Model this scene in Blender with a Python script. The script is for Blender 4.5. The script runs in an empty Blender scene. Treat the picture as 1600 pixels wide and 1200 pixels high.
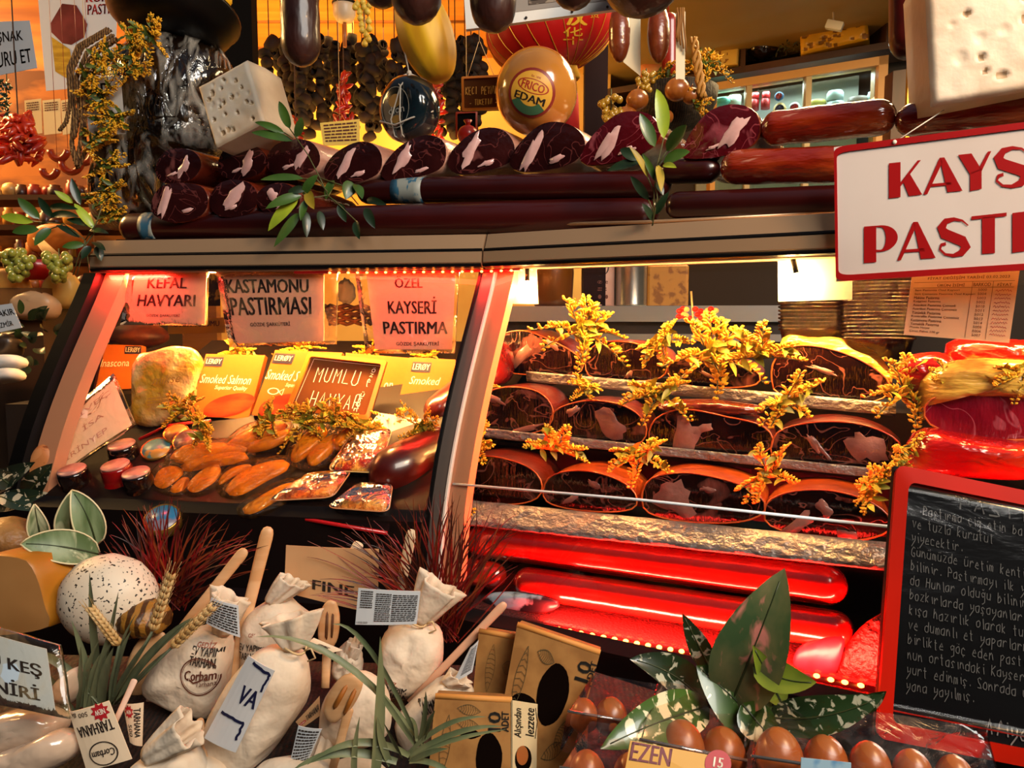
import bpy, math, random
from mathutils import Vector, Matrix, noise
from math import sin, cos, pi, radians

# ------------------------------------------------------------------ camera, sky, light, exposure
SC = bpy.context.scene
COL = SC.collection
F, PITCH, EYE = 1180.0, radians(5), Vector((0, 0, 1.35))     # focal length in pixels of a 1600 x 1200 frame
cam = bpy.data.cameras.new('camera'); camo = bpy.data.objects.new('camera', cam); COL.objects.link(camo)
cam.sensor_width = 36; cam.lens = F / 1600 * 36; cam.clip_start = .02
camo.location = EYE; camo.rotation_euler = (pi / 2 - PITCH, 0, 0); SC.camera = camo
SC.view_settings.view_transform = 'Standard'; SC.view_settings.look = 'None'
SC.view_settings.gamma = 1; SC.view_settings.use_curve_mapping = False
SC.view_settings.exposure = 0.45

W = bpy.data.worlds.new('world'); SC.world = W; W.use_nodes = True
wn = W.node_tree.nodes; wl = W.node_tree.links
bg = wn['Background']; tc = wn.new('ShaderNodeTexCoord'); sp = wn.new('ShaderNodeSeparateXYZ'); rp = wn.new('ShaderNodeValToRGB')
wl.new(tc.outputs['Generated'], sp.inputs[0]); wl.new(sp.outputs['Z'], rp.inputs[0]); wl.new(rp.outputs[0], bg.inputs[0])
rp.color_ramp.elements[0].position = .30; rp.color_ramp.elements[0].color = (.018, .016, .016, 1)
rp.color_ramp.elements[1].position = .95; rp.color_ramp.elements[1].color = (.50, .62, .80, 1)
bg.inputs[1].default_value = .15

def area(name, loc, to, size, sizey, power, col, spread=None):
    L = bpy.data.lights.new(name, 'AREA'); L.shape = 'RECTANGLE'; L.size = size; L.size_y = sizey; L.energy = power; L.color = col
    o = bpy.data.objects.new(name, L); COL.objects.link(o); o.location = loc
    z = (Vector(to) - Vector(loc)).normalized()
    o.rotation_euler = z.to_track_quat('-Z', 'Y').to_euler()
    if spread: L.spread = spread
    return o
def bar_light(name, a, b, down, width, power, col):
    """a long thin lamp from a to b shining along `down`"""
    a, b, d = Vector(a), Vector(b), Vector(down).normalized(); x = (b - a).normalized(); z = -(d - x * d.dot(x)).normalized(); y = z.cross(x)
    L = bpy.data.lights.new(name, 'AREA'); L.shape = 'RECTANGLE'; L.size = (b - a).length; L.size_y = width; L.energy = power; L.color = col
    o = bpy.data.objects.new(name, L); COL.objects.link(o)
    o.matrix_world = Matrix.Translation((a + b) / 2) @ Matrix((x, y, z)).transposed().to_4x4()
    return o

# daylight of the street in front of the stall, a high opening behind and right of the camera
area('street_daylight', (1.35, -1.0, 3.0), (0.05, 1.05, 1.1), 2.0, 1.2, 80, (1.0, .95, .87))
# the shop's warm ceiling lamps
area('shop_lamp', (-1.2, 3.3, 2.62), (-1.2, 3.9, 1.6), 1.6, .7, 34, (1.0, .56, .16))
area('stall_lamp', (1.0, .25, 2.25), (.55, 1.15, 1.4), .22, .22, 9, (1.0, .58, .25))
area('shop_lamp', (-2.6, 2.2, 2.6), (-2.2, 2.3, 0), .8, .8, 75, (1.0, .55, .18))
area('shop_lamp', (1.0, 2.2, 2.5), (.9, 2.4, 0), .9, .6, 30, (1.0, .72, .36))
area('shop_uplight', (-1.0, 3.0, 1.9), (-1.0, 3.2, 3), 1.6, .8, 32, (1.0, .50, .10))

# ------------------------------------------------------------------ from the picture to the place
def P(x, y, Y):
    """the point at depth Y seen at pixel x, y"""
    cx, cy = (x - 800) / F, (600 - y) / F
    d = Vector((cx, cos(PITCH) + cy * sin(PITCH), -sin(PITCH) + cy * cos(PITCH)))
    return EYE + d * (Y / d.y)
def pq(px, Y0, Y1, Y3):
    """flat sheet through pixels TL TR BR BL; depths of TL, TR and BL"""
    a, b, d = P(*px[0], Y0), P(*px[1], Y1), P(*px[3], Y3); n = (b - a).cross(d - a); r = P(*px[2], 1.0) - EYE
    return [a, b, EYE + r * ((a - EYE).dot(n) / r.dot(n)), d]
class Plane:
    """upright plane Y + s X = C; off moves it towards the street"""
    def __init__(s, sl, C): s.s, s.C = sl, C; s.n = math.hypot(1, sl); s.dir = Vector((1, -sl, 0)) / s.n; s.out = Vector((-sl, -1, 0)) / s.n; s.yaw = math.atan2(-sl, 1)
    def at(s, x, y, off=0):
        cx, cy = (x - 800) / F, (600 - y) / F
        d = Vector((cx, cos(PITCH) + cy * sin(PITCH), -sin(PITCH) + cy * cos(PITCH)))
        return EYE + d * ((s.C - off * s.n) / (d.y + s.s * d.x))
UL = Plane(.15, 1.353); UR = Plane(.55, 1.335)
def FP(Y): return Plane(0.0, Y)
def UV(pl, x, z, off=0): # point of the plane above world X = x
    return Vector((x, pl.C - off * pl.n - pl.s * x, z))

# ------------------------------------------------------------------ materials
def lin(h):
    h = h.lstrip('#'); c = [int(h[i:i + 2], 16) / 255 for i in (0, 2, 4)]
    return tuple(((v + .055) / 1.055) ** 2.4 if v > .04045 else v / 12.92 for v in c) + (1,)
MATS = {}
def M(name, h='#808080', rough=.5, metal=0, coat=0, spec=.5, h2=None, nscale=8, ncon=(.4, .6), stretch=(1, 1, 1), bump=0, bscale=30, bstretch=(1, 1, 1),
      emit=0, alpha=1, trans=0, sss=0, rand=False, h3=None, h3con=(.55, .6), h3scale=3, detail=4, wave=None, vein=None):
    if name in MATS: return MATS[name]
    m = bpy.data.materials.new(name); m.use_nodes = True; MATS[name] = m
    nt = m.node_tree; N = nt.nodes; L = nt.links; b = N['Principled BSDF']
    b.inputs['Base Color'].default_value = lin(h); b.inputs['Roughness'].default_value = rough; b.inputs['Metallic'].default_value = metal
    b.inputs['Coat Weight'].default_value = coat; b.inputs['Coat Roughness'].default_value = .08; b.inputs['Specular IOR Level'].default_value = spec
    b.inputs['Alpha'].default_value = alpha; b.inputs['Transmission Weight'].default_value = trans
    if sss: b.inputs['Subsurface Weight'].default_value = sss; b.inputs['Subsurface Radius'].default_value = (.02, .01, .005)
    if emit: b.inputs['Emission Color'].default_value = lin(h); b.inputs['Emission Strength'].default_value = emit
    def coords(st):
        t = N.new('ShaderNodeTexCoord'); mp = N.new('ShaderNodeMapping'); L.new(t.outputs['Object'], mp.inputs[0]); mp.inputs['Scale'].default_value = st
        if rand:
            oi = N.new('ShaderNodeObjectInfo'); mm = N.new('ShaderNodeVectorMath'); mm.operation = 'SCALE'; mm.inputs[0].default_value = (7.3, 3.1, 5.7)
            L.new(oi.outputs['Random'], mm.inputs['Scale']); L.new(mm.outputs[0], mp.inputs['Location'])
        return mp.outputs[0]
    def ramp(sock, con):
        mr = N.new('ShaderNodeMapRange'); mr.clamp = True; mr.inputs['From Min'].default_value = con[0]; mr.inputs['From Max'].default_value = con[1]
        L.new(sock, mr.inputs[0]); return mr.outputs[0]
    cur = None
    if h2:
        if wave:
            tx = N.new('ShaderNodeTexWave'); tx.inputs['Scale'].default_value = nscale; tx.inputs['Distortion'].default_value = wave; tx.inputs['Detail'].default_value = 2
            L.new(coords(stretch), tx.inputs[0]); out = tx.outputs['Fac']
        else:
            tx = N.new('ShaderNodeTexNoise'); tx.inputs['Scale'].default_value = nscale; tx.inputs['Detail'].default_value = detail; L.new(coords(stretch), tx.inputs[0]); out = tx.outputs['Fac']
        mx = N.new('ShaderNodeMix'); mx.data_type = 'RGBA'; mx.inputs[6].default_value = lin(h); mx.inputs[7].default_value = lin(h2)
        L.new(ramp(out, ncon), mx.inputs[0]); cur = mx.outputs[2]
    if h3:
        tx = N.new('ShaderNodeTexNoise'); tx.inputs['Scale'].default_value = h3scale; tx.inputs['Detail'].default_value = 3; tx.inputs['Distortion'].default_value = .8; L.new(coords(stretch), tx.inputs[0])
        mx = N.new('ShaderNodeMix'); mx.data_type = 'RGBA'; mx.inputs[7].default_value = lin(h3)
        if cur: L.new(cur, mx.inputs[6])
        else: mx.inputs[6].default_value = lin(h)
        L.new(ramp(tx.outputs['Fac'], h3con), mx.inputs[0]); cur = mx.outputs[2]
    if vein:
        tx = N.new('ShaderNodeTexNoise'); tx.inputs['Scale'].default_value = vein[1]; tx.inputs['Detail'].default_value = 2; tx.inputs['Distortion'].default_value = 1.2; L.new(coords(stretch), tx.inputs[0])
        a = N.new('ShaderNodeMath'); a.operation = 'SUBTRACT'; a.inputs[1].default_value = .5; L.new(tx.outputs['Fac'], a.inputs[0]); c2 = N.new('ShaderNodeMath'); c2.operation = 'ABSOLUTE'; L.new(a.outputs[0], c2.inputs[0])
        mx = N.new('ShaderNodeMix'); mx.data_type = 'RGBA'; mx.inputs[6].default_value = lin(vein[0]); L.new(ramp(c2.outputs[0], (vein[2] * .3, vein[2])), mx.inputs[0])
        if cur: L.new(cur, mx.inputs[7])
        else: mx.inputs[7].default_value = lin(h)
        cur = mx.outputs[2]
    if cur: L.new(cur, b.inputs['Base Color'])
    if cur and emit: L.new(cur, b.inputs['Emission Color'])
    if bump:
        tx = N.new('ShaderNodeTexNoise'); tx.inputs['Scale'].default_value = bscale; tx.inputs['Detail'].default_value = 3; L.new(coords(bstretch), tx.inputs[0])
        bp = N.new('ShaderNodeBump'); bp.inputs['Strength'].default_value = bump; bp.inputs['Distance'].default_value = .01
        L.new(tx.outputs['Fac'], bp.inputs['Height']); L.new(bp.outputs[0], b.inputs['Normal'])
        if coat: L.new(bp.outputs[0], b.inputs['Coat Normal'])
    return m
def clear(name, tint='#ffffff', gloss=.12, rough=.04, bump=0, bscale=40, bstretch=(1, 1, 1), haze=0, hazecol='#e8e4e0', fres=True, ior=1.45):
    """thin clear sheet: see-through, with the mirror of its surface and some haze"""
    if name in MATS: return MATS[name]
    m = bpy.data.materials.new(name); m.use_nodes = True; MATS[name] = m
    nt = m.node_tree; N = nt.nodes; L = nt.links; N.remove(N['Principled BSDF']); out = N['Material Output']
    t = N.new('ShaderNodeBsdfTransparent'); t.inputs[0].default_value = lin(tint); g = N.new('ShaderNodeBsdfGlossy'); g.inputs['Roughness'].default_value = rough
    mx = N.new('ShaderNodeMixShader'); L.new(t.outputs[0], mx.inputs[1]); L.new(g.outputs[0], mx.inputs[2])
    nrm = None; txo = None
    if bump:
        tcn = N.new('ShaderNodeTexCoord'); mp = N.new('ShaderNodeMapping'); mp.inputs['Scale'].default_value = bstretch; L.new(tcn.outputs['Object'], mp.inputs[0])
        tx = N.new('ShaderNodeTexNoise'); tx.inputs['Scale'].default_value = bscale; tx.inputs['Detail'].default_value = 4; tx.inputs['Distortion'].default_value = 1.5; L.new(mp.outputs[0], tx.inputs[0])
        bp = N.new('ShaderNodeBump'); bp.inputs['Strength'].default_value = bump; bp.inputs['Distance'].default_value = .01; L.new(tx.outputs['Fac'], bp.inputs['Height'])
        nrm = bp.outputs[0]; L.new(nrm, g.inputs['Normal']); txo = tx.outputs['Fac']
    if fres:
        fr = N.new('ShaderNodeFresnel'); fr.inputs[0].default_value = ior
        if nrm: L.new(nrm, fr.inputs['Normal'])
        ma = N.new('ShaderNodeMath'); ma.operation = 'MULTIPLY_ADD'; ma.inputs[1].default_value = 1; ma.inputs[2].default_value = gloss - .04; ma.use_clamp = True
        L.new(fr.outputs[0], ma.inputs[0]); L.new(ma.outputs[0], mx.inputs[0])
    else: mx.inputs[0].default_value = gloss
    last = mx
    if haze:
        d = N.new('ShaderNodeBsdfDiffuse'); d.inputs[0].default_value = lin(hazecol); m2 = N.new('ShaderNodeMixShader'); m2.inputs[0].default_value = haze
        if txo:
            mr = N.new('ShaderNodeMapRange'); mr.inputs['From Min'].default_value = .45; mr.inputs['From Max'].default_value = .75; mr.inputs['To Max'].default_value = haze * 2.2; L.new(txo, mr.inputs[0]); L.new(mr.outputs[0], m2.inputs[0])
        L.new(mx.outputs[0], m2.inputs[1]); L.new(d.outputs[0], m2.inputs[2]); last = m2
    L.new(last.outputs[0], out.inputs[0])
    return m

# ------------------------------------------------------------------ mesh building
LOC = {}
def tag(o, label=None, cat=None, group=None, kind=None):
    for k, v in (('label', label), ('category', cat), ('group', group), ('kind', kind)):
        if v: o[k] = v
    return o
def thing(name, label, cat, loc, group=None):
    o = bpy.data.objects.new(name, None); COL.objects.link(o); o.empty_display_size = .02
    o.location = loc; LOC[o.name] = Vector(loc); return tag(o, label, cat, group)
class MB:
    def __init__(s): s.v = []; s.f = []; s.m = []; s.sm = []; s.cur = 0; s.smooth = True
    def add(s, vs, fs, smooth=None):
        b = len(s.v); s.v.extend(Vector(v) for v in vs); sm = s.smooth if smooth is None else smooth
        for f in fs: s.f.append([i + b for i in f]); s.m.append(s.cur); s.sm.append(sm)
        return s
    def build(s, name, mats, parent=None, label=None):
        if not isinstance(mats, (list, tuple)): mats = [mats]
        me = bpy.data.meshes.new(name)
        if parent is None:
            lo = Vector([min(v[i] for v in s.v) for i in range(3)]); hi = Vector([max(v[i] for v in s.v) for i in range(3)])
            org = Vector(((lo.x + hi.x) / 2, (lo.y + hi.y) / 2, lo.z))
        else: org = LOC[parent.name]
        me.from_pydata([v - org for v in s.v], [], s.f)
        for m in mats: me.materials.append(m)
        me.polygons.foreach_set('material_index', s.m); me.polygons.foreach_set('use_smooth', s.sm); me.update()
        o = bpy.data.objects.new(name, me); COL.objects.link(o); LOC[o.name] = org
        if parent is None: o.location = org
        else: o.parent = parent
        if label: o['label'] = label
        return o
    def loft(s, rings, c0=True, c1=True, closed=True, smooth=None):
        n = len(rings[0]); vs = [p for r in rings for p in r]; fs = []
        for i in range(len(rings) - 1):
            for j in range(n if closed else n - 1):
                k = (j + 1) % n; fs.append([i * n + j, i * n + k, (i + 1) * n + k, (i + 1) * n + j])
        if c0: fs.append(list(range(n))[::-1])
        if c1: fs.append([(len(rings) - 1) * n + j for j in range(n)])
        return s.add(vs, fs, smooth)
    def tube(s, pts, r, n=8, flat=1.0, up=None):
        pts = [Vector(p) for p in pts]; rs = r if isinstance(r, (list, tuple)) else [r] * len(pts); rings = []
        u = None
        for i, p in enumerate(pts):
            t = (pts[min(i + 1, len(pts) - 1)] - pts[max(i - 1, 0)]).normalized()
            if u is None:
                u = Vector(up) if up else (Vector((0, 0, 1)) if abs(t.z) < .9 else Vector((0, 1, 0)))
            u = (u - t * u.dot(t)).normalized(); w = t.cross(u)
            rings.append([p + u * (cos(2 * pi * k / n) * rs[i] * flat) + w * (sin(2 * pi * k / n) * rs[i]) for k in range(n)])
        return s.loft(rings)
    def sausage(s, a, b, r, n=16, rough=0, seed=0, end=1.0, flat=1.0, sag=0, seg=14):
        """rounded cylinder from a to b"""
        a, b = Vector(a), Vector(b); L = (b - a).length; pts = []; rs = []; e = min(.5, r * end / L)
        ts = [e * (1 - cos(pi / 2 * k / 5)) for k in range(6)] + [e + (1 - 2 * e) * k / seg for k in range(1, seg)] + [1 - e * (1 - cos(pi / 2 * k / 5)) for k in range(5, -1, -1)]
        for t in ts:
            q = min(t, 1 - t) / e; k = math.sqrt(max(.0025, 1 - (1 - min(1, q)) ** 2))
            p = a.lerp(b, t); p.z -= sag * 4 * t * (1 - t); pts.append(p); rs.append(r * k * (1 + rough * noise.noise(Vector((t * 6, seed, 0)))))
        return s.tube(pts, rs, n, flat)
    def box(s, c, size, mat=None, bev=0):
        c = Vector(c); x, y, z = [q / 2 for q in size]; R = mat or Matrix.Identity(3)
        if bev:
            rings = []
            for zz, k in ((-z, 1), (-z + bev, 0), (z - bev, 0), (z, 1)):
                xx, yy = x - bev * k, y - bev * k; b = bev if not k else bev * .6; ring = []
                for cx, cy, a0 in ((xx - b, yy - b, 0), (-xx + b, yy - b, pi / 2), (-xx + b, -yy + b, pi), (xx - b, -yy + b, 1.5 * pi)):
                    for q in (0, pi / 4, pi / 2): ring.append(c + R @ Vector((cx + cos(a0 + q) * b, cy + sin(a0 + q) * b, zz)))
                rings.append(ring)
            return s.loft(rings, smooth=False)
        vs = [c + R @ Vector((i * x, j * y, k * z)) for k in (-1, 1) for j in (-1, 1) for i in (-1, 1)]
        return s.add(vs, [[0, 2, 3, 1], [4, 5, 7, 6], [0, 1, 5, 4], [2, 6, 7, 3], [0, 4, 6, 2], [1, 3, 7, 5]], False)
    def plate(s, q, th, out=None, nu=1, nv=1, curve=0, smooth=None):
        """sheet with corners TL TR BR BL and thickness th, bulging by curve"""
        tl, tr, br, bl = [Vector(p) for p in q]; n = (tr - tl).cross(bl - tl).normalized()
        if n.y > 0: n = -n
        def g(u, v): return tl.lerp(tr, u).lerp(bl.lerp(br, u), v) + n * curve * (1 - (2 * u - 1) ** 2)
        vs = []; fs = []; w = nu + 1; h = nv + 1
        for k in (0, 1):
            for j in range(h):
                for i in range(w): vs.append(g(i / nu, j / nv) - n * th * k)
        for j in range(nv):
            for i in range(nu):
                a = j * w + i; fs.append([a, a + 1, a + w + 1, a + w]); o = w * h; fs.append([o + a, o + a + w, o + a + w + 1, o + a + 1])
        o = w * h; rim = [i for i in range(w)] + [j * w + w - 1 for j in range(1, h)] + [(h - 1) * w + i for i in range(w - 2, -1, -1)] + [j * w for j in range(h - 2, 0, -1)]
        for a, b in zip(rim, rim[1:] + rim[:1]): fs.append([a, a + o, b + o, b])
        return s.add(vs, fs, False if smooth is None else smooth)
    def ell(s, c, rad, R=None, nu=16, nv=10, wob=0, seed=0, ws=3):
        c = Vector(c); R = R or Matrix.Identity(3); rings = []
        for j in range(nv + 1):
            th = pi * (.02 + .96 * j / nv); ring = []
            for i in range(nu):
                d = Vector((sin(th) * cos(2 * pi * i / nu), sin(th) * sin(2 * pi * i / nu), cos(th)))
                k = 1 + wob * noise.noise(d * ws + Vector((seed, 0, 0))); ring.append(c + R @ Vector((d.x * rad[0] * k, d.y * rad[1] * k, d.z * rad[2] * k)))
            rings.append(ring[::-1])
        return s.loft(rings)
    def rev(s, prof, c, R=None, n=24, smooth=True, cap0=True, cap1=True):
        """profile [(r, z)] spun about local z"""
        c = Vector(c); R = R or Matrix.Identity(3)
        return s.loft([[c + R @ Vector((r * cos(2 * pi * k / n), r * sin(2 * pi * k / n), z)) for k in range(n)] for r, z in prof], cap0, cap1, smooth=smooth)
    def ribbon(s, path, widths, nrm, fold=0.0):
        """leaf or blade along path, creased along the middle"""
        path = [Vector(p) for p in path]; vs = []; fs = []; nrm = Vector(nrm)
        for i, p in enumerate(path):
            t = (path[min(i + 1, len(path) - 1)] - path[max(i - 1, 0)]).normalized(); w = t.cross(nrm)
            if w.length < 1e-5: w = t.cross(Vector((1, 0, .3)))
            w.normalize(); nn = w.cross(t).normalized(); h = widths[i] / 2
            vs += [p - w * h + nn * fold * h, p, p + w * h + nn * fold * h]
        for i in range(len(path) - 1):
            a = i * 3; fs += [[a, a + 1, a + 4, a + 3], [a + 1, a + 2, a + 5, a + 4]]
        return s.add(vs, fs, True)
    def poly(s, pts): return s.add(pts, [list(range(len(pts)))], False)

def bez(a, b, c, n=8):
    a, b, c = Vector(a), Vector(b), Vector(c)
    return [a * (1 - t) ** 2 + b * 2 * t * (1 - t) + c * t * t for t in [i / n for i in range(n + 1)]]
def smooth_loop(pts, n=32):
    """closed Catmull-Rom loop through 2-D points, resampled to n"""
    m = len(pts); out = []
    for i in range(m):
        p0, p1, p2, p3 = [Vector(pts[(i + k) % m]) for k in (-1, 0, 1, 2)]
        for k in range(12):
            t = k / 12; out.append(.5 * ((2 * p1) + (p2 - p0) * t + (2 * p0 - 5 * p1 + 4 * p2 - p3) * t * t + (3 * p1 - p0 - 3 * p2 + p3) * t ** 3))
    acc = [0]
    for i in range(len(out)): acc.append(acc[-1] + (out[(i + 1) % len(out)] - out[i]).length)
    res = []; j = 0
    for k in range(n):
        d = acc[-1] * k / n
        while acc[j + 1] < d: j += 1
        res.append(out[j].lerp(out[(j + 1) % len(out)], (d - acc[j]) / max(1e-9, acc[j + 1] - acc[j])))
    return res
def ccw(pts):
    a = sum(p[0] * q[1] - q[0] * p[1] for p, q in zip(pts, list(pts[1:]) + [pts[0]])); return pts if a > 0 else pts[::-1]
def cen(ps):
    c = Vector((0, 0, 0))
    for p in ps: c += Vector(p)
    return c / len(ps)
def outline(px, pl, off=0, n=32, sharp=False):
    """pixel outline -> loop of points on plane pl, seen anticlockwise from the street"""
    pts = [Vector(p) for p in px]; pts = pts if sharp else smooth_loop(pts, n)
    a = sum(p.x * q.y - q.x * p.y for p, q in zip(pts, pts[1:] + pts[:1]))
    if a > 0: pts = pts[::-1]
    return [pl.at(p.x, p.y, off) for p in pts]
def log_body(mb, loop, axis, length, bev=.006, taper=.94, wob=0.03, seed=0, lip=.0):
    """side and back of a cut piece whose face is loop"""
    c = cen(loop); ax = Vector(axis).normalized(); rings = []
    for t, k in ((lip, .97), (lip + bev * .3, .99), (bev, 1.0), (length * .25, 1.01), (length * .5, 1.0), (length * .75, taper + .04), (length * .92, taper), (length * .98, taper * .85), (length, taper * .5)):
        rings.append([c + ax * t + (p - c) * k * (1 + wob * noise.noise((p - c) * 14 + Vector((seed, t * 9, 0)))) for p in loop])
    mb.loft(rings[::-1] if False else rings, False, True)
def flip(mb):
    mb.f = [f[::-1] for f in mb.f]; return mb
def face(mb, loop, out, h=.0, bulge=.004):
    """slightly domed cut face"""
    c = cen(loop); out = Vector(out); mb.loft([[c + (p - c) * k + out * (h + bulge * (1 - k * k)) for p in loop] for k in (.985, .8, .55, .3, .08)], False, True)
def puff(mb, loop, out, T, n=7, p=.55, base=0.5, wob=0, seed=0):
    """inflated body with outline loop and thickness T"""
    c = cen(loop); out = Vector(out); rings = []
    for j in range(-n, n + 1):
        a = pi / 2 * j / n; k = max(.03, cos(a)) ** p; rings.append([c + (q - c) * k * (1 + wob * noise.noise((q - c) * 22 + Vector((seed, a, 0)))) + out * (sin(a) * T / 2 + (wob * T * noise.noise(q * 30 + Vector((0, a * 2, seed))))) for q in loop])
    mb.loft(rings)

# ------------------------------------------------------------------ writing
_TX = {}
def glyphs(text, bold=0, shear=0):
    key = (text, bold, shear)
    if key in _TX: return _TX[key]
    cu = bpy.data.curves.new('txt', 'FONT'); cu.body = text; cu.size = 1; cu.offset = bold; cu.shear = shear; cu.resolution_u = 2; cu.fill_mode = 'FRONT'
    o = bpy.data.objects.new('txt', cu); COL.objects.link(o); bpy.context.view_layer.update()
    me = bpy.data.meshes.new_from_object(o.evaluated_get(bpy.context.evaluated_depsgraph_get()))
    vs = [(v.co.x, v.co.y) for v in me.vertices]; fs = [list(p.vertices) for p in me.polygons]
    bpy.data.objects.remove(o); bpy.data.meshes.remove(me); bpy.data.curves.remove(cu)
    if vs:
        x0 = min(v[0] for v in vs); x1 = max(v[0] for v in vs); y0 = min(v[1] for v in vs); y1 = max(v[1] for v in vs)
        vs = [((v[0] - x0) / max(1e-6, x1 - x0), (v[1] - y0) / max(1e-6, y1 - y0)) for v in vs]
    _TX[key] = (vs, fs); return vs, fs
def mapper(q, lift=.0008, curve=0):
    tl, tr, br, bl = [Vector(p) for p in q]; n = (tr - tl).cross(bl - tl).normalized()
    if n.dot(EYE - tl) < 0: n = -n
    return lambda u, v: tl.lerp(tr, u).lerp(bl.lerp(br, u), v) + n * (lift + curve * (1 - (2 * u - 1) ** 2))
def write(mb, mp, text, u0, v0, u1, v1, bold=0, shear=0, rot=0):
    """text stretched over u0..u1, v0 (top)..v1 (bottom); rot 90 reads upwards, 180 stands on its head"""
    vs, fs = glyphs(text, 0, shear); sx = .05 / max(1, len(text))
    for dx in ((-sx, -sx / 3, sx / 3, sx) if bold > .015 else (-sx / 2, sx / 2) if bold else (0,)): _write(mb, mp, vs, fs, dx, u0, v0, u1, v1, rot)
def _write(mb, mp, vs, fs, dx, u0, v0, u1, v1, rot):
    out = []
    for x, y in vs:
        x = x * (1 - 2 * abs(dx)) + abs(dx) + dx
        if rot == 180: x, y = 1 - x, 1 - y
        if rot == 90: x, y = 1 - y, x
        if rot == -90: x, y = y, 1 - x
        out.append(mp(u0 + (u1 - u0) * x, v1 + (v0 - v1) * y))
    mb.add(out, fs, False)
def stroke(mb, mp, pts, w, asp=1.0):
    """flat line in the sheet's own u, v"""
    pts = [Vector(p) for p in pts]; vs = []; fs = []
    for i, p in enumerate(pts):
        t = pts[min(i + 1, len(pts) - 1)] - pts[max(i - 1, 0)]; t = Vector((t.x, t.y / asp)).normalized() if t.length else Vector((1, 0))
        n = Vector((-t.y, t.x * asp)) * w / 2; vs += [mp(*(p - n)), mp(*(p + n))]
    for i in range(len(pts) - 1): a = i * 2; fs.append([a, a + 1, a + 3, a + 2])
    mb.add(vs, fs, False)
def ring(mb, mp, u, v, ru, rv, w, n=28):
    vs = []; fs = []
    for k in range(n):
        a = 2 * pi * k / n; vs += [mp(u + ru * cos(a), v + rv * sin(a)), mp(u + (ru - w) * cos(a), v + (rv - w * rv / ru) * sin(a))]
    for k in range(n): a = 2 * k; b = 2 * ((k + 1) % n); fs.append([a, b, b + 1, a + 1])
    mb.add(vs, fs, False)
def disc(mb, mp, u, v, ru, rv, n=24): mb.add([mp(u + ru * cos(2 * pi * k / n), v + rv * sin(2 * pi * k / n)) for k in range(n)], [list(range(n))], False)
def rect(mb, mp, u0, v0, u1, v1): mb.add([mp(u0, v0), mp(u1, v0), mp(u1, v1), mp(u0, v1)], [[0, 1, 2, 3]], False)
def lines(mb, mp, u0, v0, u1, v1, n, rng, h=.5, words=5):
    """rows of small print"""
    for i in range(n):
        v = v0 + (v1 - v0) * i / n; hh = (v1 - v0) / n * h; u = u0
        while u < u1 - .01:
            w = (u1 - u0) / words * rng.uniform(.4, 1.1); rect(mb, mp, u, v, min(u1, u + w), v + hh); u += w + (u1 - u0) * .025
# hand-drawn letters: strokes on a 0-6 by 0-9 grid (base line 3, x-height 7)
HAND = {'a': ['57471614234355', '5753'], 'b': ['1913', '15374655443313'], 'c': ['56371614235 3'.replace(' ', '')], 'd': ['5953', '56371614234354'], 'e': ['155537261423435 3'.replace(' ', '')], 'f': ['58493823', '1646'], 'g': ['56371624344 5'.replace(' ', ''), '57513020'],
        'h': ['1913', '15374653'], 'i': ['2733', '2929'], 'j': ['37311 1'.replace(' ', '')], 'k': ['1913', '471543'], 'l': ['293343'], 'm': ['1713', '16273633', '36475653'], 'n': ['1713', '15374653'], 'o': ['37161423435456473 7'.replace(' ', '')], 'p': ['1710', '1637564534 14'.replace(' ', '')],
        'r': ['1713', '15374756'], 's': ['56371625344323 13'.replace(' ', '')], 't': ['293343', '1747'], 'u': ['171423435557', '5753'], 'v': ['173357'], 'y': ['172445', '575410'], 'z': ['17571353'], '.': ['3334'], ',': ['3322'], '-': ['1555'],
        'A': ['133953', '2545'], 'F': ['1319', '1959', '1646'], 'G': ['58391714335355', '3555'], 'H': ['1319', '5359', '1656'], 'K': ['1319', '591653'], 'I': ['3339'], 'L': ['191353'], 'M': ['131936 5953'.replace(' ', '')], 'N': ['13195359'], 'P': ['1319', '193957564616'], 'R': ['1319', '193957564616', '3653'],
        'S': ['58391826455343 13'.replace(' ', '')], 'T': ['1959', '3933'], 'U': ['191423435459'], 'V': ['193359'], 'Y': ['193659', '3633'], 'E': ['59191353', '1646'], 'C': ['58391714235 4'.replace(' ', '')], 'B': ['1319', '1938461656431 3'.replace(' ', '')]}
MARK = {'ı': ('i', ''), 'ü': ('u', '..'), 'ö': ('o', '..'), 'ş': ('s', ','), 'ç': ('c', ','), 'ğ': ('g', '~'), 'İ': ('I', '.'), 'i': ('i', '.')}
def hand(mb, mp, text, u, v, h, adv, w, asp, rng, slope=0):
    """chalk handwriting from u on base line v; h letter height in v, adv advance in u"""
    for ch in text:
        base, mk = MARK.get(ch, (ch, ''))
        if base in HAND:
            j = lambda: rng.uniform(-.25, .25); ou = u; ov = v + rng.uniform(-.06, .06) * h
            def q(x, y): return (ou + (x + j()) / 6.5 * adv, ov - (y - 3 + j()) / 6 * h + slope * (ou - u))
            st = HAND[base] if base != 'i' else HAND['i'][:1]
            for s in st: stroke(mb, mp, [q(int(s[k]), int(s[k + 1])) for k in range(0, len(s) - 1, 2)], w, asp)
            if mk == '.': stroke(mb, mp, [q(2, 8.6), q(2.6, 8.9)], w, asp)
            if mk == '..': stroke(mb, mp, [q(2, 8.4), q(2.3, 8.8)], w, asp); stroke(mb, mp, [q(4, 8.4), q(4.3, 8.8)], w, asp)
            if mk == ',': stroke(mb, mp, [q(3, 2.6), q(3, 1.6)], w, asp)
            if mk == '~': stroke(mb, mp, [q(2, 9), q(3, 8.4), q(4, 9)], w, asp)
        u += adv * (.6 if ch in 'ıil.,' else 1.0)
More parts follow.
